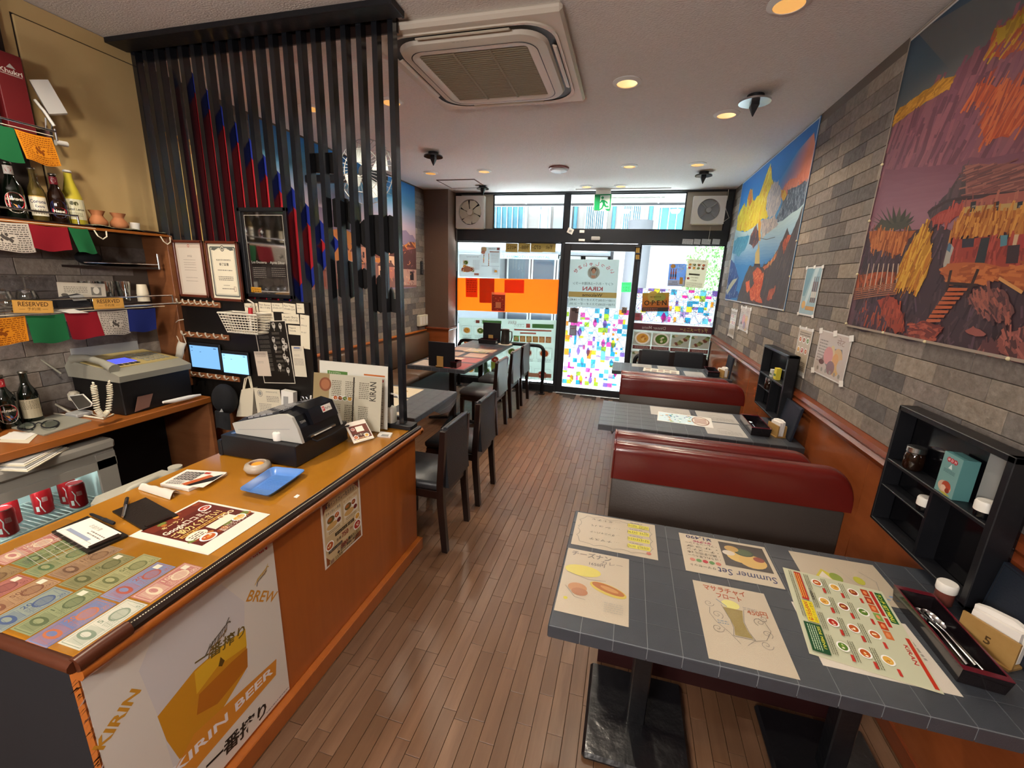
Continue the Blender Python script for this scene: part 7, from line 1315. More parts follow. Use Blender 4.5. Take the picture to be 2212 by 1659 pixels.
for k, (x0, x1, y0, y1, pc, lab, fn_) in enumerate([(-1.72, -1.44, 2.62, 2.86, '#d6c6a4', 'hand-drawn sheet with a brown dish, far side of the near left table', 0), (-1.74, -1.42, 2.32, 2.58, '#d9ccb0', 'sheet with bold black brush lettering on the near left table', 1), (-1.93, -1.75, 2.62, 2.86, '#cfc0a0', 'hand-drawn sheet at the wall side of the near left table', 2), (-1.66, -1.28, 2.25, 2.30, '#cabfa8', 'sheet edge at the near end of the near left table', 2),
        (-1.97, -1.78, 3.66, 3.92, '#c9b7aa', 'hand-lettered sheet by the black menu on the long left table', 1), (-1.66, -1.43, 3.65, 3.93, '#b0403a', 'coral red sheet at the near corner of the long left table', 3), (-1.70, -1.43, 3.98, 4.22, '#b8605a', 'pink price sheet on the long left table', 3), (-1.97, -1.74, 3.98, 4.20, '#c9a88a', 'tan sheet on the wall side of the long left table', 2),
        (-1.68, -1.46, 4.27, 4.50, '#c9a890', 'tan sheet at the joint of the long left table', 2), (-1.97, -1.74, 4.27, 4.50, '#c4a68e', 'pale tan sheet at the wall side joint of the long left table', 2), (-1.70, -1.46, 4.62, 4.84, '#c2a284', 'brown sheet on the farther half of the long left table', 2), (-1.97, -1.74, 4.62, 4.84, '#c6ad94', 'beige sheet on the wall side of the farther half of the long left table', 2)]):
    s = sheetlift(up(x0, x1, y0, y1, paper=pc)); H = s.H
    if fn_ == 0: s.ell(60, H*.4, 12, 7, '#b0803a', 14, .5).ell(60, H*.4, 8, 4, '#c9a86a', 14, .5).scribble(10, 12, 40, 4, 3, '#7a6a4a', 1, .2).scribble(46, H*.6, 76, 5, 2.6, '#8a7a5a', 2, .2)
    elif fn_ == 1: s.text('ナマステ', 30, H*.32, 16, '#2a2622', w=44, bold=.03).line([(10, H*.5), (30, H*.62), (60, H*.5), (80, H*.66)], 1, '#4a443c').line([(20, H*.75), (50, H*.68), (70, H*.8)], 1, '#4a443c').text('カレー', 62, H*.88, 9, '#b0402a', w=24, bold=.02)
    else: s.scribble(8, 10, 80, 6, 4, '#7a5a50' if fn_ == 3 else '#8a6a50', k, .22)
    s.done('menu_sheet', 'print_vinyl', lab, 'menu sheet', 'sheets under the table vinyl')
for a, lab, sd in (((-1.92, -1.62, 3.98, 4.2), 'printed set menu behind the black menu on the long left table', 2), ((-1.78, -1.5, 4.56, 4.8), 'printed red and yellow set menu on the farther half of the long left table', 5)):
    s = Sheet((a[0], a[3], ZTB+.0025), (a[1], a[3]-.02, ZTB+.0025), (a[0], a[2], ZTB+.0025), W=100, paper='#ddd0a8', thick=.0008); foodmenu(s, sd); s.done('set_menu', 'print_gloss', lab, 'menu')
def standmenu(px, y, hold, lab):
    a, b, c = [P(*p, 1, y) for p in px]; t = thing('standing_menu', lab, 'menu', ((a.x+b.x)/2, y, ZTB), group='black menus standing on the left tables'); x0, x1 = min(a.x, c.x), b.x
    part('menu_cover', G().box(x0, x1, y, y+.012, ZTB+.004, a.z, .002), mat('menu_black', '#121318', .4), t); m = (x0+x1)/2-.01
    part('wood_stand', G().box(m-.032, m+.032, y-.012, y-.004, ZTB, ZTB+.105).box(m-.035, m+.035, y-.03, y+.03, ZTB, ZTB+.008).box(m-.035, m+.035, y-.03, y-.024, ZTB, ZTB+.02), 'napkin_wood', t); part('stud', G().cyl((x1-.008, y-.001, ZTB+.01), (x1-.008, y, ZTB+.01), .003), 'steel', t)
standmenu([(925, 737), (982, 741), (927, 785)], 3.66, 0, 'black menu standing in a wooden stand at the near end of the long left table')
standmenu([(1044, 696), (1082, 697), (1044, 728)], 5.34, 0, 'black menu standing in a wooden stand at the window end of the long left table')
q = [V((-1.50, 3.80, 0)), V((-1.44, 3.80, 0)), V((-1.44, 3.62, 0)), V((-1.50, 3.62, 0))]; q = [V((-1.565, 3.78, 0)), V((-1.505, 3.78, 0)), V((-1.505, 3.66, 0)), V((-1.565, 3.66, 0))]; t, q, h = cutlery_box(q, ZTB, .06, 'small black box with picks standing right of the upright black menu'); cutlery(t, q, ZTB, h, ['spoon in the small box on the long left table'])
q = [V((-1.83, 5.32, 0)), V((-1.60, 5.32, 0)), V((-1.60, 5.20, 0)), V((-1.83, 5.20, 0))]; cutlery_box([q[1], q[2], q[3], q[0]], ZTB, .06, 'black lacquer box in front of the window-end menu on the long left table')
c = P(1094, 741, 2, ZTB); c = V((-1.50, 5.30, ZTB)); t = thing('water_pitcher', 'dark grey insulated water pitcher on a pale tray at the window', 'pitcher', c); mat('pitcher', '#3a3532', .3, metal=.4)
part('pitcher_body', G().lathe([(.058, .0065), (.06, .012), (.056, .1), (.05, .19), (.052, .195), (.046, .2), (0, .205)], c, 24), 'pitcher', t, 50); part('handle', G().tube([c+V((.05, 0, .175)), c+V((.085, 0, .17)), c+V((.09, 0, .1)), c+V((.075, 0, .04)), c+V((.056, 0, .035))], .008, 8), 'pitcher', t, 60); part('spout', G().prism([c+V((-.045, -.012, .2)), c+V((-.072, 0, .198)), c+V((-.045, .012, .2))], (0, 0, -.03)), 'pitcher', t)
solo('pitcher_tray', G().lathe([(.06, 0), (.092, .003), (.09, .006), (0, .005)], c, 28), 'cream_plastic', 'round pale tray under the grey water pitcher', 'tray', smooth=50)
# ------------------------------------------------------------------ right wall murals and papers
XM = 1.049
def wallsheet(y0, y1, z0, z1, x=XM, **k): return Sheet((x, y1, z1), (x, y0, z1), (x, y1, z0), W=100, **k)
def grad(s, u0, v0, u1, v1, cs, horizontal=False):
    """smooth bands between a list of colours"""
    n = 14; C_ = [lin(c)[:3] for c in cs]; m = len(C_)-1; z = s.z
    for i in range(m*n):
        t = (i+.5)/(m*n)*m; a = min(int(t), m-1); f = t-a; c = tuple(C_[a][k]*(1-f)+C_[a+1][k]*f for k in range(3)); s.z = z
        p, q = i/(m*n), (i+1)/(m*n)
        if horizontal: s.rect(u0+(u1-u0)*p, v0, u0+(u1-u0)*q, v1, c)
        else: s.rect(u0, v0+(v1-v0)*p, u1, v0+(v1-v0)*q, c)
    return s
def strokes(s, n, box, cols, seed, lw=(.3, .9), ln=(2, 8), ang=(1.0, 2.0), inside=None):
    q = random.Random(seed); dz = s.DZ; s.DZ = 1e-6; cl = lambda u: min(99.6, max(.4, u))
    for i in range(n):
        u, v = q.uniform(box[0], box[2]), q.uniform(box[1], box[3])
        if inside and not inside(u, v): continue
        a = q.uniform(*ang); l = q.uniform(*ln)*.8; s.line([(cl(u-l*.5*cos(a)), min(s.H-.5, max(.5, v-l*.5*sin(a)))), (cl(u+l*.5*cos(a)), min(s.H-.5, max(.5, v+l*.5*sin(a))))], q.uniform(*lw)*.7, q.choice(cols))
    s.DZ = dz; return s
def jag(u0, v0, pts, seed, amp=1.2, n=5):
    q = random.Random(seed); out = []
    for (a, b), (c, d) in zip(pts, pts[1:]):
        for i in range(n): t = i/n; out.append((a+(c-a)*t+q.uniform(-amp, amp)*.5, b+(d-b)*t+q.uniform(-amp, amp)))
    out.append(pts[-1]); return [(min(100, max(0, a)), b) for a, b in out]
def pxmap(s, x0, y0, k):
    """photograph offsets (read in an enlarged crop) to the sheet's own units"""
    def f(pts):
        out = []
        for x, y in pts:
            p = P(x0+x*k, y0+y*k, 0, XM); out.append((min(100, max(0, (s.O.y-p.y)/s.k)), min(s.H, max(0, (s.O.z-p.z)/s.k))))
        return out
    return f
def rough(pts, seed, amp=.5, n=4):
    q = random.Random(seed); out = []
    for (a, b), (c, d) in zip(pts, pts[1:]+pts[:1]):
        l = math.hypot(c-a, d-b)
        for i in range(n): t = i/n; out.append((min(100, max(0, a+(c-a)*t+q.uniform(-1, 1)*amp*min(1, l/8))), max(0, b+(d-b)*t+q.uniform(-1, 1)*amp*min(1, l/8))))
    return out
def inpoly(pts):
    def f(u, v):
        r = False; j = len(pts)-1
        for i in range(len(pts)):
            (a, b), (c, d) = pts[i], pts[j]
            if (b > v) != (d > v) and u < (c-a)*(v-b)/(d-b)+a: r = not r
            j = i
        return r
    return f
def patch(s, m, pts, c, seed, dabs=None, n=30, ang=(1.2, 1.9), ln=(1, 4), lw=(.3, .9), amp=.5):
    """a painted area with a ragged edge and brush dabs inside it"""
    q = m(pts); dz = s.DZ; s.DZ = 6e-6; s.poly(rough(q, seed, amp), c); s.DZ = dz
    if dabs:
        us, vs = zip(*q); strokes(s, n*5, (min(us), min(vs), max(us), max(vs)), dabs, seed, lw, ln, ang, inpoly(q))
def mural_mountain(s):
    H = s.H; m = pxmap(s, 1560, 340, .20495); grad(s, 0, 0, 100, H*.7, ['#1c5d9f', '#2b74b4', '#4f93c4', '#79b2d2'])
    for i in range(16): t = i/15; c = tuple(p*(1-t)+q_*t for p, q_ in zip(lin('#3c7fb8')[:3], lin('#c97a62')[:3])); s.poly(m([(560+9*i, 420), (600+14*i, 250), (790+12*i, -60-14*i), (1050, -160), (1000, 300), (800, 420)]), c)
    patch(s, m, [(610, 400), (660, 300), (830, 150), (985, 40), (950, 260), (800, 400), (690, 430)], '#c9785f', 2, ['#d28a70', '#c06a54'], 12, amp=1)
    patch(s, m, [(150, 760), (165, 620), (200, 540), (235, 485), (255, 525), (270, 420), (300, 325), (318, 350), (325, 450), (345, 455), (375, 400), (388, 410), (430, 290), (470, 170), (508, 75), (520, 130), (526, 225), (545, 270), (520, 300), (470, 430), (462, 560), (495, 600), (470, 655), (410, 650), (300, 770), (240, 790)], '#cdb832', 3, ['#b8661f', '#dccb4a', '#c98a28', '#e6dc7a', '#a8541f', '#d8c238'], 70, (1.7, 2.2), (1.5, 5))
    patch(s, m, [(520, 300), (545, 270), (580, 250), (606, 300), (622, 330), (622, 480), (565, 600), (492, 650), (470, 560), (472, 430)], '#aaa6a8', 4, ['#c4bcb8', '#8a8c9a', '#d0c4b8'], 30, (1.6, 2.1))
    patch(s, m, [(622, 335), (660, 345), (684, 400), (660, 480), (636, 440)], '#c9a030', 5, ['#a8601f'], 6); patch(s, m, [(270, 430), (300, 330), (318, 355), (322, 450), (290, 520)], '#b86a22', 6, ['#d0b03a', '#8a4a1a'], 10)
    patch(s, m, [(575, 640), (640, 480), (690, 390), (690, 340), (740, 330), (800, 300), (860, 258), (935, 235), (900, 470), (790, 560), (600, 720)], '#4c5868', 7, ['#6c7888', '#363f50', '#8a94a0'], 60, (1.0, 2.2))
    for i in range(14): t = i/13; c = tuple(p*(1-t)+q_*t for p, q_ in zip(lin('#a8c0c4')[:3], lin('#2a6fa8')[:3])); s.poly(rough(m([(140, 760+28*i), (240, 790+26*i), (330, 740+30*i), (410, 660+36*i), (600, 690+30*i), (790, 560+36*i), (890, 470+36*i), (700, 1500), (40, 1500)]), 20+i, .4), c)
    patch(s, m, [(410, 660), (480, 650), (560, 620), (600, 700), (480, 800), (420, 850)], '#b0a49c', 8, ['#8a8088', '#c4b4a4', '#5f6478'], 20); patch(s, m, [(130, 880), (180, 840), (290, 830), (250, 960), (180, 1040), (110, 1010)], '#3f7f9a', 9, ['#2a6080', '#6aa4b4'], 16, (1.9, 2.4))
    patch(s, m, [(340, 740), (365, 700), (392, 880), (330, 955), (285, 910), (300, 830)], '#4a4048', 10, ['#a85a3a', '#2f2a34'], 14); patch(s, m, [(400, 640), (412, 690), (404, 880), (392, 880), (380, 700)], '#c08a30', 11)
    patch(s, m, [(90, 1080), (130, 1110), (180, 1260), (150, 1400), (200, 1480), (20, 1510), (45, 1300)], '#23407a', 12, ['#3a5f9a', '#1a2f5c', '#8a9ab0'], 24, (1.4, 2.2)); patch(s, m, [(45, 1400), (110, 1300), (170, 1265), (110, 1350), (50, 1450)], '#a8a894', 13)
    patch(s, m, [(150, 1540), (215, 1320), (290, 1140), (335, 1150), (420, 1150), (520, 1085), (585, 980), (640, 860), (690, 745), (718, 835), (790, 680), (860, 500), (895, 440), (830, 800), (640, 1640)], '#463e40', 14, ['#383234', '#564c4c', '#5c4a44'], 70, (1.6, 2.1), (2, 6))
    patch(s, m, [(640, 900), (690, 820), (730, 820), (690, 920), (650, 1010)], '#b0502e', 15, ['#7a3a28'], 8); patch(s, m, [(430, 1160), (520, 1090), (590, 975), (570, 1060), (500, 1140), (450, 1190)], '#a85a34', 16, ['#d0a04a', '#5a3a34'], 12)
    patch(s, m, [(325, 1210), (375, 1160), (445, 1225), (425, 1340), (400, 1450), (430, 1530), (300, 1500), (290, 1400), (340, 1330)], '#b34a28', 17, ['#c8643a', '#8f3820', '#d07a4a'], 40, (0, 3), (1, 3)); patch(s, m, [(250, 1320), (285, 1300), (300, 1390), (260, 1420)], '#b04a2a', 18, ['#d06a40'], 6); patch(s, m, [(470, 1500), (500, 1400), (570, 1370), (540, 1450), (490, 1510)], '#8a4234', 19, ['#a85a44'], 8)
    s.poly(m([(345, 1120), (352, 1010), (378, 960), (386, 890), (396, 960), (398, 1120)]), '#b09a60').poly(m([(340, 1120), (402, 1120), (404, 1150), (338, 1150)]), '#3a302e').line(m([(395, 850), (470, 865), (560, 840)]), .25, '#5a5a5a'); s.frame(.3, .3, 99.7, H-.3, .5, '#b8bcc0')
s = wallsheet(3.375, 5.345, 1.385, 2.595, paper='#3a78b0', thick=.002); mural_mountain(s); mm = s.done('mountain_mural', 'print_wallart', 'blue mural of yellow sunlit mountain peaks on the right wall, nearer the window', 'mural')
def mural_village(s):
    H = s.H; m = pxmap(s, 1840, 0, .4825); s.rect(0, 0, 100, H, '#5a4048'); grad(s, 0, 0, 100, H*.45, ['#33475a', '#46545c', '#6a625c', '#94704f'])
    s.poly(m([(300, 120), (640, -60), (1100, -200), (1100, 60), (660, 130), (465, 340)]), '#595a5a')
    patch(s, m, [(185, 560), (250, 510), (330, 455), (440, 392), (520, 270), (600, 200), (660, 130), (771, 20), (1100, -100), (1100, 1000), (60, 1060), (110, 850)], '#6f4450', 1, ['#7c4e58', '#633c48', '#85525c', '#784a58'], 130, (1.6, 2.2), (4, 12), (.8, 2.4))
    patch(s, m, [(195, 505), (300, 425), (375, 375), (465, 338), (440, 392), (330, 452), (250, 512), (185, 558)], '#b07c22', 2, ['#c08a2c', '#9a6a1c'], 16, (-.6, 0))
    patch(s, m, [(600, 260), (640, 130), (680, 110), (771, 40), (1000, -80), (1000, 120), (800, 190), (680, 260)], '#9a4528', 3, ['#a86a24', '#8a3f30', '#b08a2a', '#7a4450'], 40, (2.0, 2.6)); patch(s, m, [(640, 130), (690, 115), (771, 55), (900, -20), (900, 30), (760, 110), (660, 200)], '#a0801f', 4, ['#8a6a1a'], 10)
    patch(s, m, [(515, 450), (570, 375), (600, 372), (640, 392), (700, 372), (771, 385), (1000, 350), (1000, 520), (771, 540), (700, 610), (600, 620), (580, 540), (620, 470)], '#a0452a', 5, ['#b05230', '#8a3f34', '#b86038'], 60, (1.7, 2.4), (3, 8))
    for i in range(10): t = i/9; c = tuple(p*(1-t)+q_*t for p, q_ in zip(lin('#6f4452')[:3], lin('#86606c')[:3])); s.poly(rough(m([(150, 760+24*i), (400, 740+22*i), (700, 680+20*i), (1000, 660+18*i), (1000, 1010), (80, 1040), (110, 900+10*i)]), 30+i, .5), c)
    patch(s, m, [(75, 1035), (300, 1025), (345, 1010), (380, 1000), (480, 1060), (771, 1040), (1100, 1020), (1100, 1750), (250, 1530), (0, 1470), (20, 1330), (50, 1180)], '#3f3036', 6, ['#4c3a3e', '#33272d', '#54404a'], 90, (1, 2.2), (2, 6))
    for i in range(11): a_ = i/10*pi; s.poly(m([(180, 1030), (195+100*cos(a_)-8, 985-65*sin(a_)), (200+70*cos(a_), 1000-30*sin(a_)), (205, 1030)]), '#3c3b34' if i % 2 else '#4c4a3e')
    s.poly(rough(m([(100, 1030), (130, 985), (190, 1000), (240, 985), (270, 1028)]), 4, .5), '#45443a')
    patch(s, m, [(80, 1042), (295, 1032), (245, 1085), (225, 1140), (150, 1130), (88, 1110)], '#94522a', 7, ['#a86434', '#7a4022', '#b4703c'], 24, (1.4, 1.8), (2, 5)); patch(s, m, [(18, 1225), (205, 1222), (190, 1290), (20, 1300)], '#8a4428', 8, ['#a85430', '#5a3228'], 20, (1, 2), (1, 3))
    for i in range(7): s.line(m([(55+i*24, 1300), (80+i*22, 1180)]), .4, '#b09a84')
    for i in range(6): s.line(m([(10, 1295+i*9), (110, 1280+i*9), (205, 1270+i*9)]), .3, '#8a5a44')
    patch(s, m, [(330, 1013), (358, 1055), (356, 1150), (345, 1220), (310, 1292), (205, 1292), (215, 1200), (278, 1070)], '#a8761e', 9, ['#bf8f2e', '#8f5a1a', '#a8681f', '#c99a3a'], 40, (1.6, 2.0), (2, 6))
    patch(s, m, [(340, 952), (430, 870), (510, 740), (560, 790), (520, 890), (400, 960), (385, 1010), (350, 1040), (360, 990)], '#453a3e', 10, ['#544448'], 14); patch(s, m, [(510, 740), (771, 725), (1050, 705), (1050, 830), (771, 860), (515, 885)], '#84544c', 11, ['#744844', '#905e54', '#5f3e40'], 50, (-.1, .05), (3, 9), (.2, .5)); s.line(m([(345, 950), (430, 900), (515, 885), (771, 860), (1050, 835)]), .6, '#3f3034')
    patch(s, m, [(360, 975), (500, 905), (515, 950), (450, 985), (365, 1010)], '#8f3a34', 12, ['#a04a40'], 6); patch(s, m, [(510, 890), (771, 866), (1050, 840), (1050, 960), (771, 935), (495, 965)], '#94544a', 13, ['#a06050', '#7a4440'], 14); s.poly(m([(500, 945), (520, 925), (771, 905), (1050, 880), (1050, 920), (771, 940), (510, 955)]), '#a88a54')
    for x in (548, 652, 758): s.poly(m([(x-10, 905), (x+14, 900), (x+8, 945), (x-16, 950)]), '#2f3034').line(m([(x-6, 925), (x+10, 922)]), .3, '#77706a')
    patch(s, m, [(495, 960), (771, 932), (1050, 910), (1050, 1020), (771, 1042), (440, 1068), (460, 1010)], '#9c5c28', 14, ['#b07434', '#84481f', '#a86a30', '#c0863e'], 60, (1.3, 1.9), (1.5, 4)); patch(s, m, [(455, 1085), (771, 1060), (1050, 1040), (1050, 1180), (771, 1182), (440, 1185)], '#8e3a30', 15, ['#a04438', '#7a302c'], 20)
    for q_, c in (([(500, 1070), (555, 1066), (550, 1105), (498, 1110)], '#33303a'), ([(585, 1066), (625, 1062), (600, 1178), (555, 1180)], '#2f3236'), ([(672, 1054), (705, 1052), (700, 1098), (670, 1105)], '#4f7884'), ([(735, 1050), (755, 1049), (740, 1110), (722, 1112)], '#b89a7a'), ([(757, 1049), (800, 1046), (790, 1110), (748, 1112)], '#983634'), ([(705, 1100), (760, 1095), (750, 1178), (695, 1180)], '#3a2c30')): s.poly(m(q_), c)
    s.poly(m([(415, 1180), (430, 1120), (450, 1090), (462, 1110), (448, 1150), (440, 1195), (415, 1198)]), '#9c968c').poly(m([(430, 1120), (440, 1085), (452, 1100), (445, 1130)]), '#4a6a80').poly(m([(410, 1200), (440, 1195), (430, 1225), (415, 1225)]), '#5a3430')
    patch(s, m, [(395, 1205), (440, 1185), (771, 1180), (1050, 1175), (1050, 1290), (771, 1300), (660, 1245), (560, 1280), (440, 1275)], '#a25830', 16, ['#b46838', '#8f4a28'], 24, (-.3, .3)); s.line(m([(450, 1210), (415, 1370)]), .7, '#3a2a28').line(m([(572, 1205), (545, 1270), (520, 1335)]), .7, '#3a2a28').line(m([(440, 1268), (570, 1278)]), .5, '#3a2a28').line(m([(665, 1245), (771, 1310)]), .5, '#c08a50')
    for i in range(8): s.poly(m([(440-i*14, 1288+i*20), (525-i*17, 1290+i*20), (520-i*17, 1302+i*20), (432-i*14, 1304+i*20)]), '#a85634')
    patch(s, m, [(115, 1345), (150, 1335), (175, 1322), (205, 1345), (235, 1400), (245, 1480), (200, 1490), (150, 1430)], '#8c3c2c', 17, ['#a04a34', '#6a302a'], 16); patch(s, m, [(20, 1440), (60, 1360), (120, 1350), (170, 1470), (60, 1480)], '#43303a', 18, ['#94452f', '#54404a'], 14); patch(s, m, [(265, 1450), (330, 1440), (420, 1470), (360, 1530), (255, 1510)], '#8f4436', 19, ['#a05240', '#6a3432'], 14, (-.3, .3))
    patch(s, m, [(520, 1330), (610, 1285), (690, 1300), (740, 1400), (700, 1440), (600, 1430)], '#63413f', 20, ['#96584a', '#4a3236', '#7c4c46'], 40, (.4, 1.4), (1, 3)); patch(s, m, [(515, 1480), (550, 1462), (610, 1500), (560, 1510)], '#8c5048', 21); patch(s, m, [(640, 1560), (680, 1490), (771, 1470), (1000, 1470), (1000, 1720), (760, 1640)], '#7f4a44', 22, ['#96584e', '#4f3436'], 24, (.4, 1.4)); patch(s, m, [(555, 1590), (590, 1540), (640, 1545), (680, 1610), (620, 1620)], '#84504a', 23, ['#5a3a3c'], 10); s.frame(.3, .3, 99.7, H-.3, .5, '#9a8c7e')
s = wallsheet(.62, 2.466, 1.372, 2.592, paper='#7a5560', thick=.002); mural_village(s); vm = s.done('village_mural', 'print_wallart', 'large dusk mural of a thatched village below red mountains on the right wall', 'mural')
mat('pin', '#d8cba0', .3)
for i, (y, z) in enumerate([(2.46, 1.385), (2.13, 1.378), (1.86, 1.376), (1.50, 1.376), (2.46, 1.62), (2.46, 1.86), (2.46, 2.1)]): part('push_pin', G().ball((XM-.004, y, z), .006, 10, 6), 'pin', vm, 60)
for i, (y, z) in enumerate([(3.38, 1.39), (3.38, 1.62), (3.38, 1.85), (3.9, 1.388), (4.6, 1.388)]): part('push_pin', G().ball((XM-.004, y, z), .006, 10, 6), 'pin', mm, 60)
part('white_top_edge', G().box(XM-.003, XM, .62, 2.466, 2.578, 2.594), 'white_paint', vm)
def poster(y0, y1, z0, z1, lab, dr, pc='#cfc9c2', tape=True):
    t = thing('wall_poster', lab, 'poster', (XM, (y0+y1)/2, z0), group='posters taped on the right wall'); s = wallsheet(y0, y1, z0, z1, paper=pc, thick=.0008); dr(s); s.done('print', 'print_gloss', parent=t)
    if tape:
        for u, v in ((2, 2), (98, 2), (2, s.H-2), (98, s.H-2), (50, 1)): part('tape', G().prism([s.at(u-7, v-3, .001), s.at(u+4, v-5, .001), s.at(u+7, v+3, .001), s.at(u-4, v+5, .001)], s.N*.0012), 'white_plastic', t)
def p_beer(s): H = s.H; s.rect(4, 4, 96, H-4, '#8aa4ac').poly([(4, 4), (50, 4), (20, H*.6), (4, H*.6)], '#5f8490').poly([(56, 4), (80, 4), (40, H*.8), (24, H*.8)], '#b8c8c8'); [s.rect(60+i*11, H*.3, 68+i*11, H*.72, '#5a2a20').rect(62+i*11, H*.2, 66+i*11, H*.3, '#3a1c14').rect(60+i*11, H*.5, 68+i*11, H*.62, '#c8b8a8') for i in range(3)]; s.ell(24, H*.78, 12, 10, '#c89a4a').rect(40, H*.8, 94, H*.88, '#b8842a')
def p_menu1(s): H = s.H; s.rect(4, 8, 96, H-12, '#b9a890'); [s.dish(20+(i % 3)*28, H*.26+(i//3)*H*.22, 11, i) for i in range(6)]; s.scribble(10, H*.1, 90, 2, 4, '#6a5a4a', 1); s.scribble(10, H*.72, 90, 5, 3, '#6a5a4a', 2)
def p_thali(s): H = s.H; s.rect(2, 2, 98, H-2, '#b8a89c').text('सेट', 60, 16, 12, '#8a6a5a', w=24).scribble(6, 14, 34, 8, 2.6, '#77685e', 1); s.poly([(40, 24), (80, 20), (92, 50), (86, H-16), (46, H-14), (24, H*.6)], '#6a6660'); s.ell(70, 40, 17, 20, '#c49a58').ell(52, 34, 9, 16, '#c8b078').ell(42, H*.52, 15, 13, '#c47a72').ell(66, H*.56, 9, 9, '#c88a2a').ell(84, H*.66, 10, 10, '#b8a494').ell(56, H*.76, 13, 10, '#7a4a4a').ell(24, H*.7, 9, 4, '#5a2a1c'); [s.ell(16+i*14, H-9, 3.4, 3.4, '#8a7f72', 8) for i in range(6)]
poster(2.875, 3.115, 1.383, 1.672, 'tall teal beer poster taped between the two murals', p_beer); poster(4.68, 4.93, 1.03, 1.31, 'small poster taped on the right wall closest to the window', p_menu1); poster(4.20, 4.55, 1.14, 1.355, 'food poster under the left mural, second from the window', p_thali)
poster(2.83, 3.035, 1.03, 1.315, 'narrow menu poster taped above the far wall rack', p_menu1); poster(2.375, 2.735, 1.09, 1.328, 'pale thali poster with a round platter, nearest on the right wall', p_thali)
s = wallsheet(1.275, 1.36, .98, 1.06, paper='#c8c0b8', thick=.0008); s.rect(10, 10, 90, 60, '#b89a6a'); s.done('wall_notice', 'print_gloss', 'small white notice on the right wall at the right frame edge', 'notice')
for y, z, lab in ((2.87, .84, 'round no-smoking sticker on the dado behind the second table menu'), (4.42, .845, 'no-smoking sticker on the dado by the farthest right table')):
    s = wallsheet(y-.035, y+.035, z-.045, z+.045, x=XR-.0155, paper='#cfc9c0', thick=.0005); s.ell(50, 50, 36, 36, '#a8342a').ell(50, 50, 27, 27, '#d8d0c8').line([(28, 28), (72, 72)], 8, '#a8342a').rect(30, 46, 70, 54, '#3a342e'); s.done('no_smoking_sticker', 'print_gloss', lab, 'sticker')
# left wall mural, strap and switch
s = Sheet((-2.712, 2.75, 2.592), (-2.712, 5.21, 2.592), (-2.712, 2.75, 1.375), W=100, paper='#3f7fb0', thick=.002); H = s.H
grad(s, 0, 0, 100, H*.6, ['#1f66a8', '#5f9ac0', '#b8a8b8', '#c89a88']); s.poly(jag(0, 0, [(0, H*.5), (30, H*.42), (60, H*.52), (84, H*.44), (100, H*.5), (100, H), (0, H)], 1), '#8a7890'); s.poly(jag(0, 0, [(0, H*.6), (40, H*.55), (70, H*.62), (100, H*.56), (100, H*.78), (0, H*.8)], 2), '#c87a3a'); s.rect(0, H*.78, 100, H, '#8a5f58')
q = random.Random(9)
for i in range(24): u = q.uniform(2, 94); v = q.uniform(H*.6, H*.88); w, h_ = q.uniform(4, 9), q.uniform(5, 12); s.z += 0; s.rect(u, v, min(u+w, 100), min(v+h_, H-1), q.choice(['#c8866a', '#a85a44', '#d8a888', '#b87060', '#8a4a3c'])); s.poly([(u-1, v), (u+w/2, v-3), (min(100, u+w+1), v)], q.choice(['#5a3430', '#6f3f38'])); s.rect(u+1, v+2, u+2.2, v+4.4, '#33262a')
s.poly([(82, H*.66), (100, H*.6), (100, H*.82), (86, H*.82)], '#5a3a3a').rect(86, H*.82, 100, H-1, '#b89080').rect(93, H*.84, 97, H*.93, '#2f2a30'); strokes(s, 160, (2, H*.55, 98, H*.98), ['#d89060', '#b8604a', '#6a4448', '#e0b090', '#7a5060'], 3, ang=(0, 3), ln=(1, 3))
s.done('town_mural', 'print_wallart', 'mural of an old brick town under a blue sky on the left wall', 'mural')
s = Sheet((-2.712, 2.12, 2.30), (-2.712, 2.70, 2.30), (-2.712, 2.12, 1.5), W=100, paper='#b8842a', thick=.002); s.frame(4, 4, 96, s.H-4, 3, '#8a5a1c').rect(12, 14, 88, s.H-14, '#c9a85a'); s.ell(50, s.H/2, 26, 30, '#a86a2a'); s.done('gold_picture', 'print_paper', 'gold-toned picture on the left wall glimpsed through the slats', 'picture')
t = thing('wall_thermometer', 'black strap-like thermometer hanging on the left wall beside the pilaster', 'thermometer', (-2.7, 5.31, 1.5)); a, b = P(905, 564, 0, -2.70), P(914, 593, 0, -2.70); part('body', G().box(-2.712, -2.695, b.y-.06, b.y, b.z, a.z, .003), 'black_frame', t)
for i in range(7): z = b.z+.02+i*(a.z-b.z-.04)/6; part('scale_mark', G().box(-2.695, -2.6945, b.y-.05, b.y-.01, z, z+.004), 'grey_plastic', t)
part('hanging_ring', G().tube([(-2.70, b.y-.03+.018*cos(i*.5236), a.z+.018+.018*sin(i*.5236)) for i in range(12)], .002, 5, True), 'steel', t)
t = thing('socket_box', 'cream triple switch box on the left wall above the dado', 'switch', (-2.69, 5.3, .95)); a, b = P(905, 682, 0, -2.68), P(926, 701, 0, -2.68); part('housing', G().box(-2.714, -2.67, a.y, min(b.y, 5.45), b.z, a.z, .004), 'cream_plastic', t)
for i in range(3): w = (min(b.y, 5.45)-a.y)/3; part('rocker', G().box(-2.67, -2.666, a.y+w*i+.012, a.y+w*(i+1)-.012, b.z+.02, a.z-.02, .002), 'white_plastic', t)
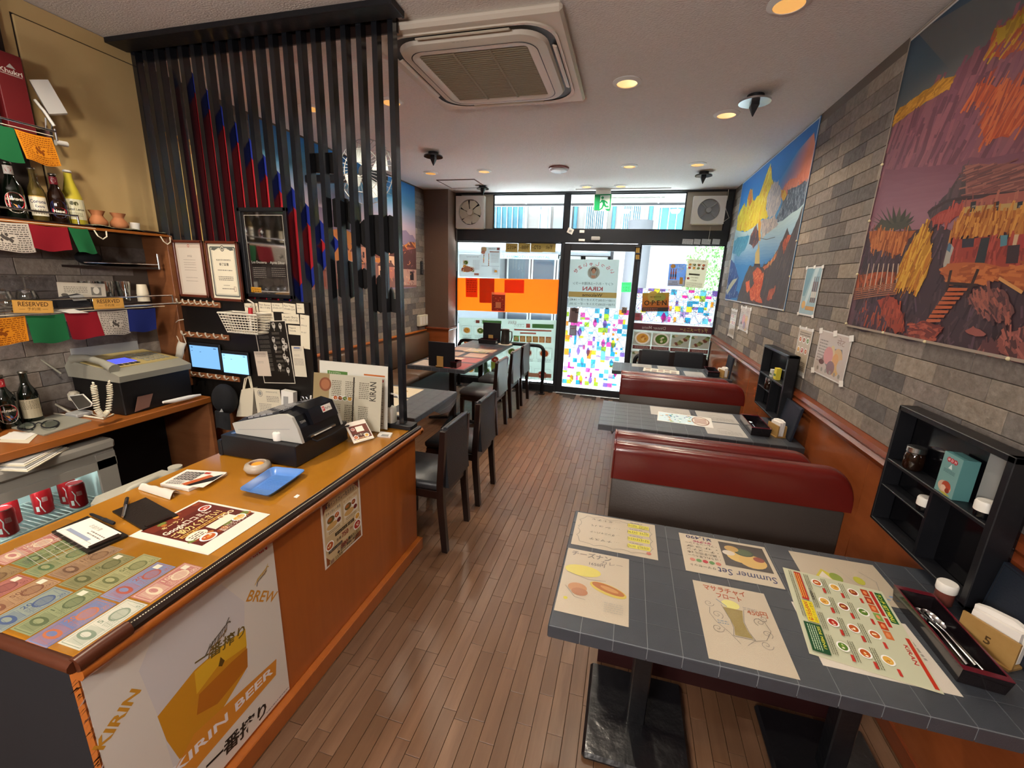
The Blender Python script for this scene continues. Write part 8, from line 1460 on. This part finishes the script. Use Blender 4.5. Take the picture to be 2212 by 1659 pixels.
# ------------------------------------------------------------------ fans and things on the shop-front frame
def bfan(px, lab, blades):
    a, b = P(*px[0], 1, YF-.05), P(*px[1], 1, YF-.05); x0, x1, z0, z1 = a.x, b.x, b.z, a.z; cx, cz, r = (x0+x1)/2, (z0+z1)/2, min(x1-x0, z1-z0)*.4; y0 = YF-.07
    t = thing('ventilation_fan', lab, 'fan', (cx, YF-.04, z0), group='ventilation fans over the shop front')
    g = G(); n = 32; ring = [(cx+r*cos(2*pi*i/n), cz+r*sin(2*pi*i/n)) for i in range(n)]
    sq = []
    for i in range(n):
        c_, s_ = cos(2*pi*i/n), sin(2*pi*i/n); k = 1/max(abs(c_), abs(s_)); sq.append((cx+(x1-x0)/2*c_*k, cz+(z1-z0)/2*s_*k))
    vs = [(x, y0, z) for x, z in sq]+[(x, y0, z) for x, z in ring]+[(x, y0+.05, z) for x, z in ring]+[(x, YF, z) for x, z in sq]
    fs = []
    for i in range(n): j = (i+1) % n; fs += [(i, j, n+j, n+i), (n+i, n+j, 2*n+j, 2*n+i), (j, i, 3*n+i, 3*n+j)]
    g.add(vs, fs); part('housing', g, 'white_plastic', t, 40)
    if blades:
        part('dark_backing', G().cyl((cx, y0+.05, cz), (cx, y0+.052, cz), r, n=28), 'ac_dark', t)
        for k in range(6):
            a0 = 2*pi*k/6; part('blade', G().prism([(cx+cos(a0+b_)*q_, y0+.02+.02*b_, cz+sin(a0+b_)*q_) for q_, b_ in ((r*.25, -.1), (r*.6, -.28), (r*.93, -.3), (r*.97, .15), (r*.95, .6), (r*.6, .72), (r*.25, .75))], (0, .004, 0)), 'cream_plastic', t)
    else:
        part('louvre_light', G().cyl((cx, y0+.048, cz), (cx, y0+.05, cz), r*.98, n=28), 'outer_wall_white', t)
        for k in range(4): a0 = pi/4+k*pi/2; part('spoke', G().tube([(cx+cos(a0)*r*.3, y0+.02, cz+sin(a0)*r*.3), (cx+cos(a0)*r, y0+.02, cz+sin(a0)*r)], .008, 6), 'grey_plastic', t)
    part('hub', G().cyl((cx, y0-.002, cz), (cx, y0+.04, cz), r*.24, r*.3, 20), 'cream_plastic' if blades else 'grey_plastic', t, 40); part('bottom_lip', G().box(x0+.01, x1-.01, y0-.004, YF, z0-.012, z0, .002), 'cream_plastic', t)
    return t
f1 = bfan([(986, 424), (1046, 493)], 'left white ventilation fan with six visible blades, by the pilaster', True); f2 = bfan([(1499, 424), (1562, 484)], 'right white ventilation fan with a round grille, by the mountain mural', False)
part('pull_cord', G().cyl((-2.34, YF-.06, 2.15), (-2.34, YF-.06, 1.6), .0015), 'white_plastic', f1); part('pull_cord', G().cyl((.84, YF-.06, 2.2), (.84, YF-.06, 2.04), .0015), 'white_plastic', f2)
solo('fan_cable', G().tube([(.98, YF-.03, 2.605), (.985, YF-.03, 2.5), (.96, YF-.03, 2.44), (1.0, YF-.03, 2.36), (1.03, YF-.03, 2.3), (.98, YF-.03, 2.26), (.93, YF-.03, 2.27)], .003, 6), 'white_plastic', 'white cable running down beside the right ventilation fan', 'cable', smooth=60)
for px, lab, k in (([(1226, 493), (1238, 505)], 'white tilted adhesive hook pad under the transom mullion', 1), ([(1252, 497), (1262, 503)], 'small white tape bit right of the tilted hook pad', 0), ([(1250, 516), (1263, 521)], 'small white tape bit below the others over the door', 0)):
    a, b = P(*px[0], 1, YF-.026), P(*px[1], 1, YF-.026); t = thing('adhesive_pad', lab, 'pad', (a.x, a.y, b.z), group='bits stuck on the door head'); part('pad', G().box(a.x, b.x, YF-.026, YF-.0205, b.z, a.z, .002).xf(Matrix.Translation(((a.x+b.x)/2, 0, (a.z+b.z)/2)) @ Matrix.Rotation(.4*k, 4, 'Y') @ Matrix.Translation((-(a.x+b.x)/2, 0, -(a.z+b.z)/2))), 'white_plastic', t)
    if k: part('centre', G().box(a.x+.02, b.x-.02, YF-.0275, YF-.026, b.z+.02, a.z-.02), 'grey_plastic', t)
for i, (x0, x1, lab) in enumerate([(1475, 1498, 'first of the four small labels over the right window'), (1500, 1514, 'second of the four small labels over the right window'), (1517, 1536, 'third of the four small labels over the right window'), (1540, 1556, 'last of the four small labels over the right window')]):
    s = quadsheet([(x0, 516), (x1, 517), (x0, 527)], 1, YF-.021, W=100, paper='#b9bcbc', thick=.0006); s.scribble(8, 10, 92, 3, 9, '#6a6e70', i, .25); s.done('small_label', 'print_paper', lab, 'label')
# ------------------------------------------------------------------ prints on the glass (shown from behind, so they read mirrored)
YG = YF+.012; YD = YF-.020
def glass(px, y=YG, **k): k.setdefault('single', True); return quadsheet(px, 1, y, W=100, **k)
s = glass([(992, 549), (1039, 550), (992, 597)], paper='#a2a8aa'); H = s.H; 
for i in range(9): q = random.Random(i); s.dish(q.uniform(14, 66), q.uniform(H*.3, H*.75), q.uniform(8, 15), i)
s.ell(38, H*.66, 17, 13, '#b58068').text('Special Lunch Set', 90, 12, 9, '#6a6258', 'R', w=56); s.scribble(64, 24, 94, 8, 3, '#8a8a88', 2); s.rect(70, H-16, 92, H-7, '#a06a5e'); s.done('lunch_poster', 'print_backlit', 'backlit lunch set poster with dishes on the upper left window', 'poster')
s = glass([(1039, 533), (1081, 534), (1039, 599)], paper='#a0a8aa', mirror=True); H = s.H; s.rect(4, 2, 18, 14, '#8a4a48').text('KIRAN', 26, 12, 11, '#6a5a52', w=34, bold=.01).ell(84, 12, 14, 12, '#c4ac88').ell(88, 26, 11, 8, '#a8705a'); s.rect(6, 20, 54, 25, '#a07468'); s.scribble(8, 30, 48, 9, 3, '#8a8a88', 1); s.line([(4, H*.62), (96, H*.62)], 1.5, '#6a6c70'); s.scribble(8, H*.66, 40, 7, 3, '#8a8a88', 4)
for i in range(7): s.dish(58, 34+i*9, 4, i)
for i in range(5): s.dish(84, 40+i*8, 4.6, i+1)
s.dish(20, H*.78, 9, 3); s.done('menu_poster', 'print_backlit', 'backlit menu list with small dishes beside the lunch poster, left window', 'poster')
TL = [('Tel:', 1173, 1201), ('072-', 1147, 1173), ('988-', 1120, 1146), ('4052', 1093, 1119)]
for i, (tx, x0, x1) in enumerate(TL):
    s = glass([(x0, 525), (x1, 526), (x0, 544)], paper='#a08c50', mirror=True); s.rect(0, 0, 100, s.H, '#a8945a').text(tx, 50, s.H*.66, s.H*.58, '#55492a', 'C', bold=.012); s.done('phone_tile', 'print_backlit', f'tan tile reading {tx} in the phone number on the left window', 'sign', 'phone number tiles on the window')
s = glass([(987, 600), (1209, 604), (987, 670)], paper='#e8530c', thick=.0003); s.g.v = s.g.v; z0_ = s.H
for u0, v0, u1, v1, c in ((9, 0, 21, 18, '#a83a08'), (23, 0, 38, 23, '#8a3208'), (48, 1, 67, 13, '#b03a06')): s.rect(u0, v0, u1, v1, c)
s.scribble(10, 2, 20, 6, 1.2, '#7a2a06', 2); s.done('orange_film', 'print_film', 'bright orange translucent film band across the left window', 'film')
s = glass([(1062, 631), (1092, 632), (1061, 673)], y=YG-.002, paper='#d8855a'); H = s.H; s.rect(2, 16, 98, H-6, '#8a2a14'); [s.rect(8+(i*37 % 80), 22+(i*29 % int(H-40)), 16+(i*37 % 80), 26+(i*29 % int(H-40)), ['#3a1a10', '#c8603a', '#a84a20'][i % 3]) for i in range(26)]; s.rect(30, H*.5, 68, H*.8, '#c87a50'); s.done('review_flyer', 'print_backlit', 'small red-brown flyer stuck on the orange window film', 'flyer')
s = Sheet(P(991, 686, 1, YG), P(1203, 692, 1, YG), V((P(991, 686, 1, YG).x, YG, .105)), W=100, paper='#97a69d', mirror=True, single=True); H = s.H; 
def ph(u0, v0, u1, v1, k): s.frame(u0, v0, u1, v1, .4, '#8a948e').dish((u0+u1)/2, (v0+v1)/2, min(u1-u0, v1-v0)*.46, k)
s.text('お得なセット', 70, 5, 4.6, '#6a706a', w=14).rect(55, 2, 75, 5.5, '#4a7a44').rect(78, 2, 82, 5, '#8a4a40').text('KIRAN', 40, 5, 5, '#7a6058', w=8); s.rect(3, 4, 24, 8, '#3f6a3a').rect(26, 4, 30, 8, '#9a4a40').text('こだわり', 32, 7.4, 4, '#6a706a', w=10); s.rect(5, 9.5, 42, 11, '#a05a4e').rect(20, 12.5, 36, 14, '#a05a4e')
for i in range(6): s.rect(5+i*6.4, 16, 10.5+i*6.4, 22, ['#a86a4a', '#b07a50', '#a8824a', '#98824a', '#a87a3a', '#5f8a4a'][i]).ell(7.8+i*6.4, 19, 2, 2.2, '#c8a878')
for i, (u, v, w, h_) in enumerate([(4, 27, 15, 11), (22, 27, 13, 11), (38, 27, 12, 11), (53, 22, 14, 10), (70, 22, 14, 10), (86, 20, 11, 9), (54, 8, 14, 9), (70, 8, 14, 9), (86, 8, 11, 9), (5, 48, 16, 12), (24, 46, 14, 12), (42, 48, 18, 16), (64, 48, 16, 12), (82, 46, 14, 12), (52, 36, 20, 10), (76, 34, 20, 10)]): ph(u, v, u+w, v+h_, i); s.scribble(u+1, v+h_+.8, u+w-1, 2, .9, '#78807a', i)
s.text('バリューランチ ¥DX', 44, 70, 4.4, '#5f665f', w=24, bold=.01); s.scribble(5, 66, 40, 5, 1, '#7a827c', 3); s.rect(4, H-7, 14, H-3, '#a06a5a').rect(16, H-7, 40, H-3, '#a8745e').rect(56, H-16, 66, H-4, '#a8a84a').rect(70, H-18, 84, H-4, '#4a5f50'); s.done('window_menu', 'print_backlit', 'large pale backlit menu sheet filling the lower left window', 'menu poster')
# door prints
s = glass([(1232, 560), (1338, 561), (1229, 662)], y=YD, paper='#8a9594', mirror=True); H = s.H
txt = 'いらっしゃいませ'
for i, ch in enumerate(txt): a = -1.02+2.04*i/7; s.text(ch, 50+40*sin(a), 36-27*cos(a)+3, 9.5, '#8a3f44', 'C', rot=a, bold=.02)
s.ell(50, 26, 12.5, 13, '#b8c0bc', 28).ell(50, 26, 12, 12.4, '#97a3a0', 28).ell(50, 21, 5.4, 5, '#4a3a34').ell(50, 23.4, 3.8, 5, '#b08a74').poly([(45, 32), (55, 32), (53, 37), (47, 37)], '#b08a74').line([(42, 20), (44, 34)], .7, '#5a504a').line([(58, 20), (56, 34)], .7, '#5a504a'); s.text('インド・ネパール料理キーラン', 50, 51, 6.6, '#4a4a4c', 'C', w=84, bold=.01).text('KIRAN', 50, 63, 11.5, '#8f3f44', 'C', w=42, bold=.03)
s.rect(0, 66, 100, 77, '#a8935a').text('Welcome', 50, 75, 9, '#4a4430', 'C', w=42, bold=.02).text('11:00〜15:00(ラストオーダー 14:45)', 50, 84.5, 6, '#3f4244', 'C', w=94, bold=.008).text('17:00〜22:00(ラストオーダー 21:30)', 50, 93, 6, '#3f4244', 'C', w=94, bold=.008); s.done('welcome_poster', 'print_backlit', 'backlit welcome poster with opening hours, mirrored, on the sliding door', 'poster')
def mosaic(s, n, seed, speck=0):
    q = random.Random(seed); W_, H = s.W, s.H; c = W_/n; cols = ['#4ab4d0', '#d83a9a', '#a8c83a', '#8a6ab8', '#e8962a', '#e05ab0', '#2a9ac0', '#e8d83a', '#b89ad0', '#7ad0e0']; s.DZ = 8e-7; s.z = .0002
    for j in range(int(H/c)):
        for i in range(n):
            if q.random() < .52: s.rect(i*c, j*c, i*c+c*q.choice([1, 1, .5]), j*c+c*q.choice([1, 1, .5]), q.choice(cols))
    s.z = .0004; R_ = c*2
    k = 0
    for j in range(int(H/(R_*1.05))+1):
        for i in range(int(W_/(R_*1.05))+2):
            u = i*R_*1.05+(j % 2)*R_*.5; v = j*R_*1.05; k += 1
            pts = [(u+R_*cos(a*pi/14), v+R_*sin(a*pi/14)) for a in range(29)]
            for p0, p1 in zip(pts, pts[1:]):
                if all(0 <= p[0] <= W_ and 0 <= p[1] <= H for p in (p0, p1)): s.line([p0, p1], .55, '#8a94b0')
            if 0 < u < W_-R_ and 0 < v < H-R_ and q.random() < .35: L_ = [(u+R_*.5+R_*.22*sin(b*pi/8)*(1 if b < 8 else 1), v+R_*(b/8)) for b in range(9)]+[(u+R_*.5-R_*.22*sin(b*pi/8), v+R_*(b/8)) for b in range(8, -1, -1)]; s.poly(L_, q.choice(cols))
    if speck:
        s.z = .0007
        for i in range(speck): u, v = q.uniform(0, W_-2), q.uniform(0, H-2); s.rect(u, v, u+q.uniform(.4, 1.3), v+q.uniform(.4, 1.3), q.choice(cols+['#6a5ab0', '#f4f4f4', '#f4f4f4']))
    return s
s = Sheet((-.778, YD, 1.185), (.018, YD, 1.185), (-.778, YD, .10), W=100, paper='#eef3f4', single=True); mosaic(s, 13, 5); s.done('door_film', 'print_film', 'colourful stained-glass pattern film on the lower sliding door', 'film')
s = Sheet((.095, YG, 1.47), (1.045, YG, 1.47), (.095, YG, 1.03), W=100, paper='#eef2f4', single=True); mosaic(s, 14, 8, 700); s.done('window_film', 'print_film', 'speckled stained-glass pattern film across the right window', 'film')
s = glass([(1343, 610), (1364, 610), (1342, 631)], y=YD, paper='#3fc06a', mirror=True); s.scribble(14, 16, 90, 1, 6, '#1a6a34', 1); s.text('いらっ', 22, 62, 24, '#155a2a', w=60, bold=.02).text('しゃい', 22, 90, 24, '#155a2a', w=60, bold=.02); s.done('green_sticker', 'print_backlit', 'bright green sticker on the right side of the sliding door', 'sticker')
s = glass([(1232, 664), (1251, 666), (1230, 696)], y=YD-.003, paper='#8a7a7c', thick=0); s.ell(50, 22, 34, 26, '#4a3c3e').rect(20, 40, 84, s.H, '#756468').rect(60, 40, 96, 56, '#3f3438'); s.g.prism([s.at(0, 0, -.0005), s.at(0, s.H, -.0005), s.at(100, s.H, -.0005), s.at(100, 0, -.0005)], s.N*.0004); s.done('dark_sticker', 'print_backlit', 'dark vertical sticker at the upper left of the door film', 'sticker')
s = glass([(1231, 702), (1246, 703), (1230, 724)], y=YD-.003, paper='#77707a'); s.rect(16, 20, 84, s.H-10, '#9aa0b0').line([(16, 50), (84, 40)], 8, '#8a3a4a'); s.done('grey_sticker', 'print_backlit', 'small grey sticker below the dark one on the door film', 'sticker')
s = glass([(1344, 663), (1355, 664), (1343, 676)], y=YD-.003, paper='#6f6258'); s.ell(50, 50, 36, 40, '#3f3a36').ell(50, 50, 25, 28, '#8a8078').line([(26, 26), (74, 80)], 10, '#3f3a36'); s.done('no_smoking_sticker', 'print_backlit', 'small dark no-smoking sticker on the right edge of the sliding door', 'sticker')
# right window prints
s = glass([(1446, 570), (1484, 570), (1441, 618)], y=YG-.002, paper='#4a6696', mirror=True); H = s.H; s.rect(2, H*.72, 98, H-2, '#c0c8d0').text('BUY 2', 10, 18, 16, '#cfd4da', w=42, bold=.02).text('GET 1', 14, 34, 15, '#d8c8a0', w=40, bold=.02).text('Free!', 26, 50, 13, '#d8d4c8', w=30, bold=.01).ell(78, 14, 14, 12, '#c08a3a'); [s.rect(54+i*13, H*.36, 63+i*13, H*.68, '#a8583a').rect(56+i*13, H*.22, 61+i*13, H*.36, '#a8583a').rect(54+i*13, H*.46, 63+i*13, H*.58, '#3f5068') for i in range(3)]; s.rect(14, H*.6, 32, H*.9, '#c8923a').text('¥430', 46, H*.84, 10, '#3a3f4a', w=28); s.scribble(40, H*.88, 94, 2, 3, '#5a6068', 1); s.done('beer_offer_poster', 'print_backlit', 'blue buy-two beer offer poster on the right window', 'poster')
s = glass([(1487, 559), (1531, 562), (1478, 620)], y=YG-.002, paper='#b8ae94', mirror=True); H = s.H; s.text('本格インドカレー弁当', 50, 11, 7, '#6a604a', 'C', w=78); [s.dish(20+i*22, 28+(j)*16, 9, i+j) for i in range(4) for j in range(2)]; s.rect(30, H*.5, 84, H*.56, '#4a443a').text('各種750円〜', 34, H*.66, 8, '#5a5040', w=44).text('880円〜', 40, H*.76, 8, '#5a5040', w=34); s.dish(84, H*.68, 9, 4); s.scribble(10, H*.82, 90, 5, 3, '#6f6650', 4); s.done('bento_window_poster', 'print_backlit', 'tan lunch-box poster right of the beer offer on the right window', 'poster')
s = glass([(1388, 633), (1446, 632), (1384, 673)], y=YG-.003, paper='#b8742a'); H = s.H; grad(s, 0, 0, 100, H*.78, ['#a8983a', '#b87a2e', '#a8602a']); s.ell(40, H*.2, 20, H*.3, '#b8a050', 20).ell(66, H*.25, 22, H*.2, '#9aa04a', 18).scribble(30, H*.2, 70, 1, 4, '#6a5a2a', 2); s.text('O·P·E·N', 50, H*.66, 26, '#2a2418', 'C', w=84, bold=.02).rect(0, H*.78, 100, H, '#3a3634').scribble(6, H*.84, 60, 2, 4, '#b8685a', 3); s.done('open_sign', 'print_backlit', 'amber OPEN sign hanging on the right window film', 'sign')
s = glass([(1369, 675), (1387, 676), (1368, 692)], y=YG-.003, paper='#7a6a6c'); s.rect(20, 10, 80, s.H-8, '#9a4a4e').scribble(26, 20, 74, 3, 7, '#4a3034', 2); s.done('red_sticker', 'print_backlit', 'dark red square sticker at the left of the right window, below the amber sign', 'sticker')
s = Sheet((.09, YG, 1.028), (1.045, YG, 1.028), (.09, YG, .105), W=100, paper='#8b8e86', mirror=True, single=True); H = s.H; s.rect(0, 0, 100, 9, '#5a3038').text('ディナーメニュー', 6, 7, 6, '#a8a05a', w=34, bold=.02).text('Dinner Menu', 58, 7, 5.6, '#b0a8a8', w=30, bold=.01)
for r in range(3):
    for c_ in range(4):
        u, v = 2+c_*24.4, 12+r*26; s.rect(u, v, u+22.6, v+17, '#aeb0a6')
        if (c_ > 1) == (r == 0): s.dish(u+11, v+8, 10, c_+r)
        else: [s.ell(u+2+(i*7 % 19), v+2+(i*5 % 13), 2.6, 1.8, ['#6a7a4a', '#c8c0a8', '#7a4a3a', '#9aa06a'][i % 4], 8) for i in range(16)]
        s.rect(u, v+18, u+22.6, v+23, '#6a3a3c').scribble(u+2, v+19, u+20, 2, 1, '#b8a8a0', r+c_)
s.done('dinner_menu', 'print_backlit', 'maroon-headed dinner menu sheet on the lower right window, mirrored', 'menu poster')
t = thing('bamboo_bundle', 'short bundle of bamboo sticks hung on the mullion right of the door', 'ornament', P(1378, 560, 1, YF-.03)); mat('bamboo', '#a8853f', .5)
for i in range(4): part('stick', G().cyl(P(1375+i*2, 534, 1, YF-.035), P(1374+i*2, 563, 1, YF-.035), .006), 'bamboo', t, 40)
for y in (533, 548, 562): part('binding', G().cyl(P(1373, y, 1, YF-.036), P(1384, y, 1, YF-.036), .012), 'black_frame', t, 40)
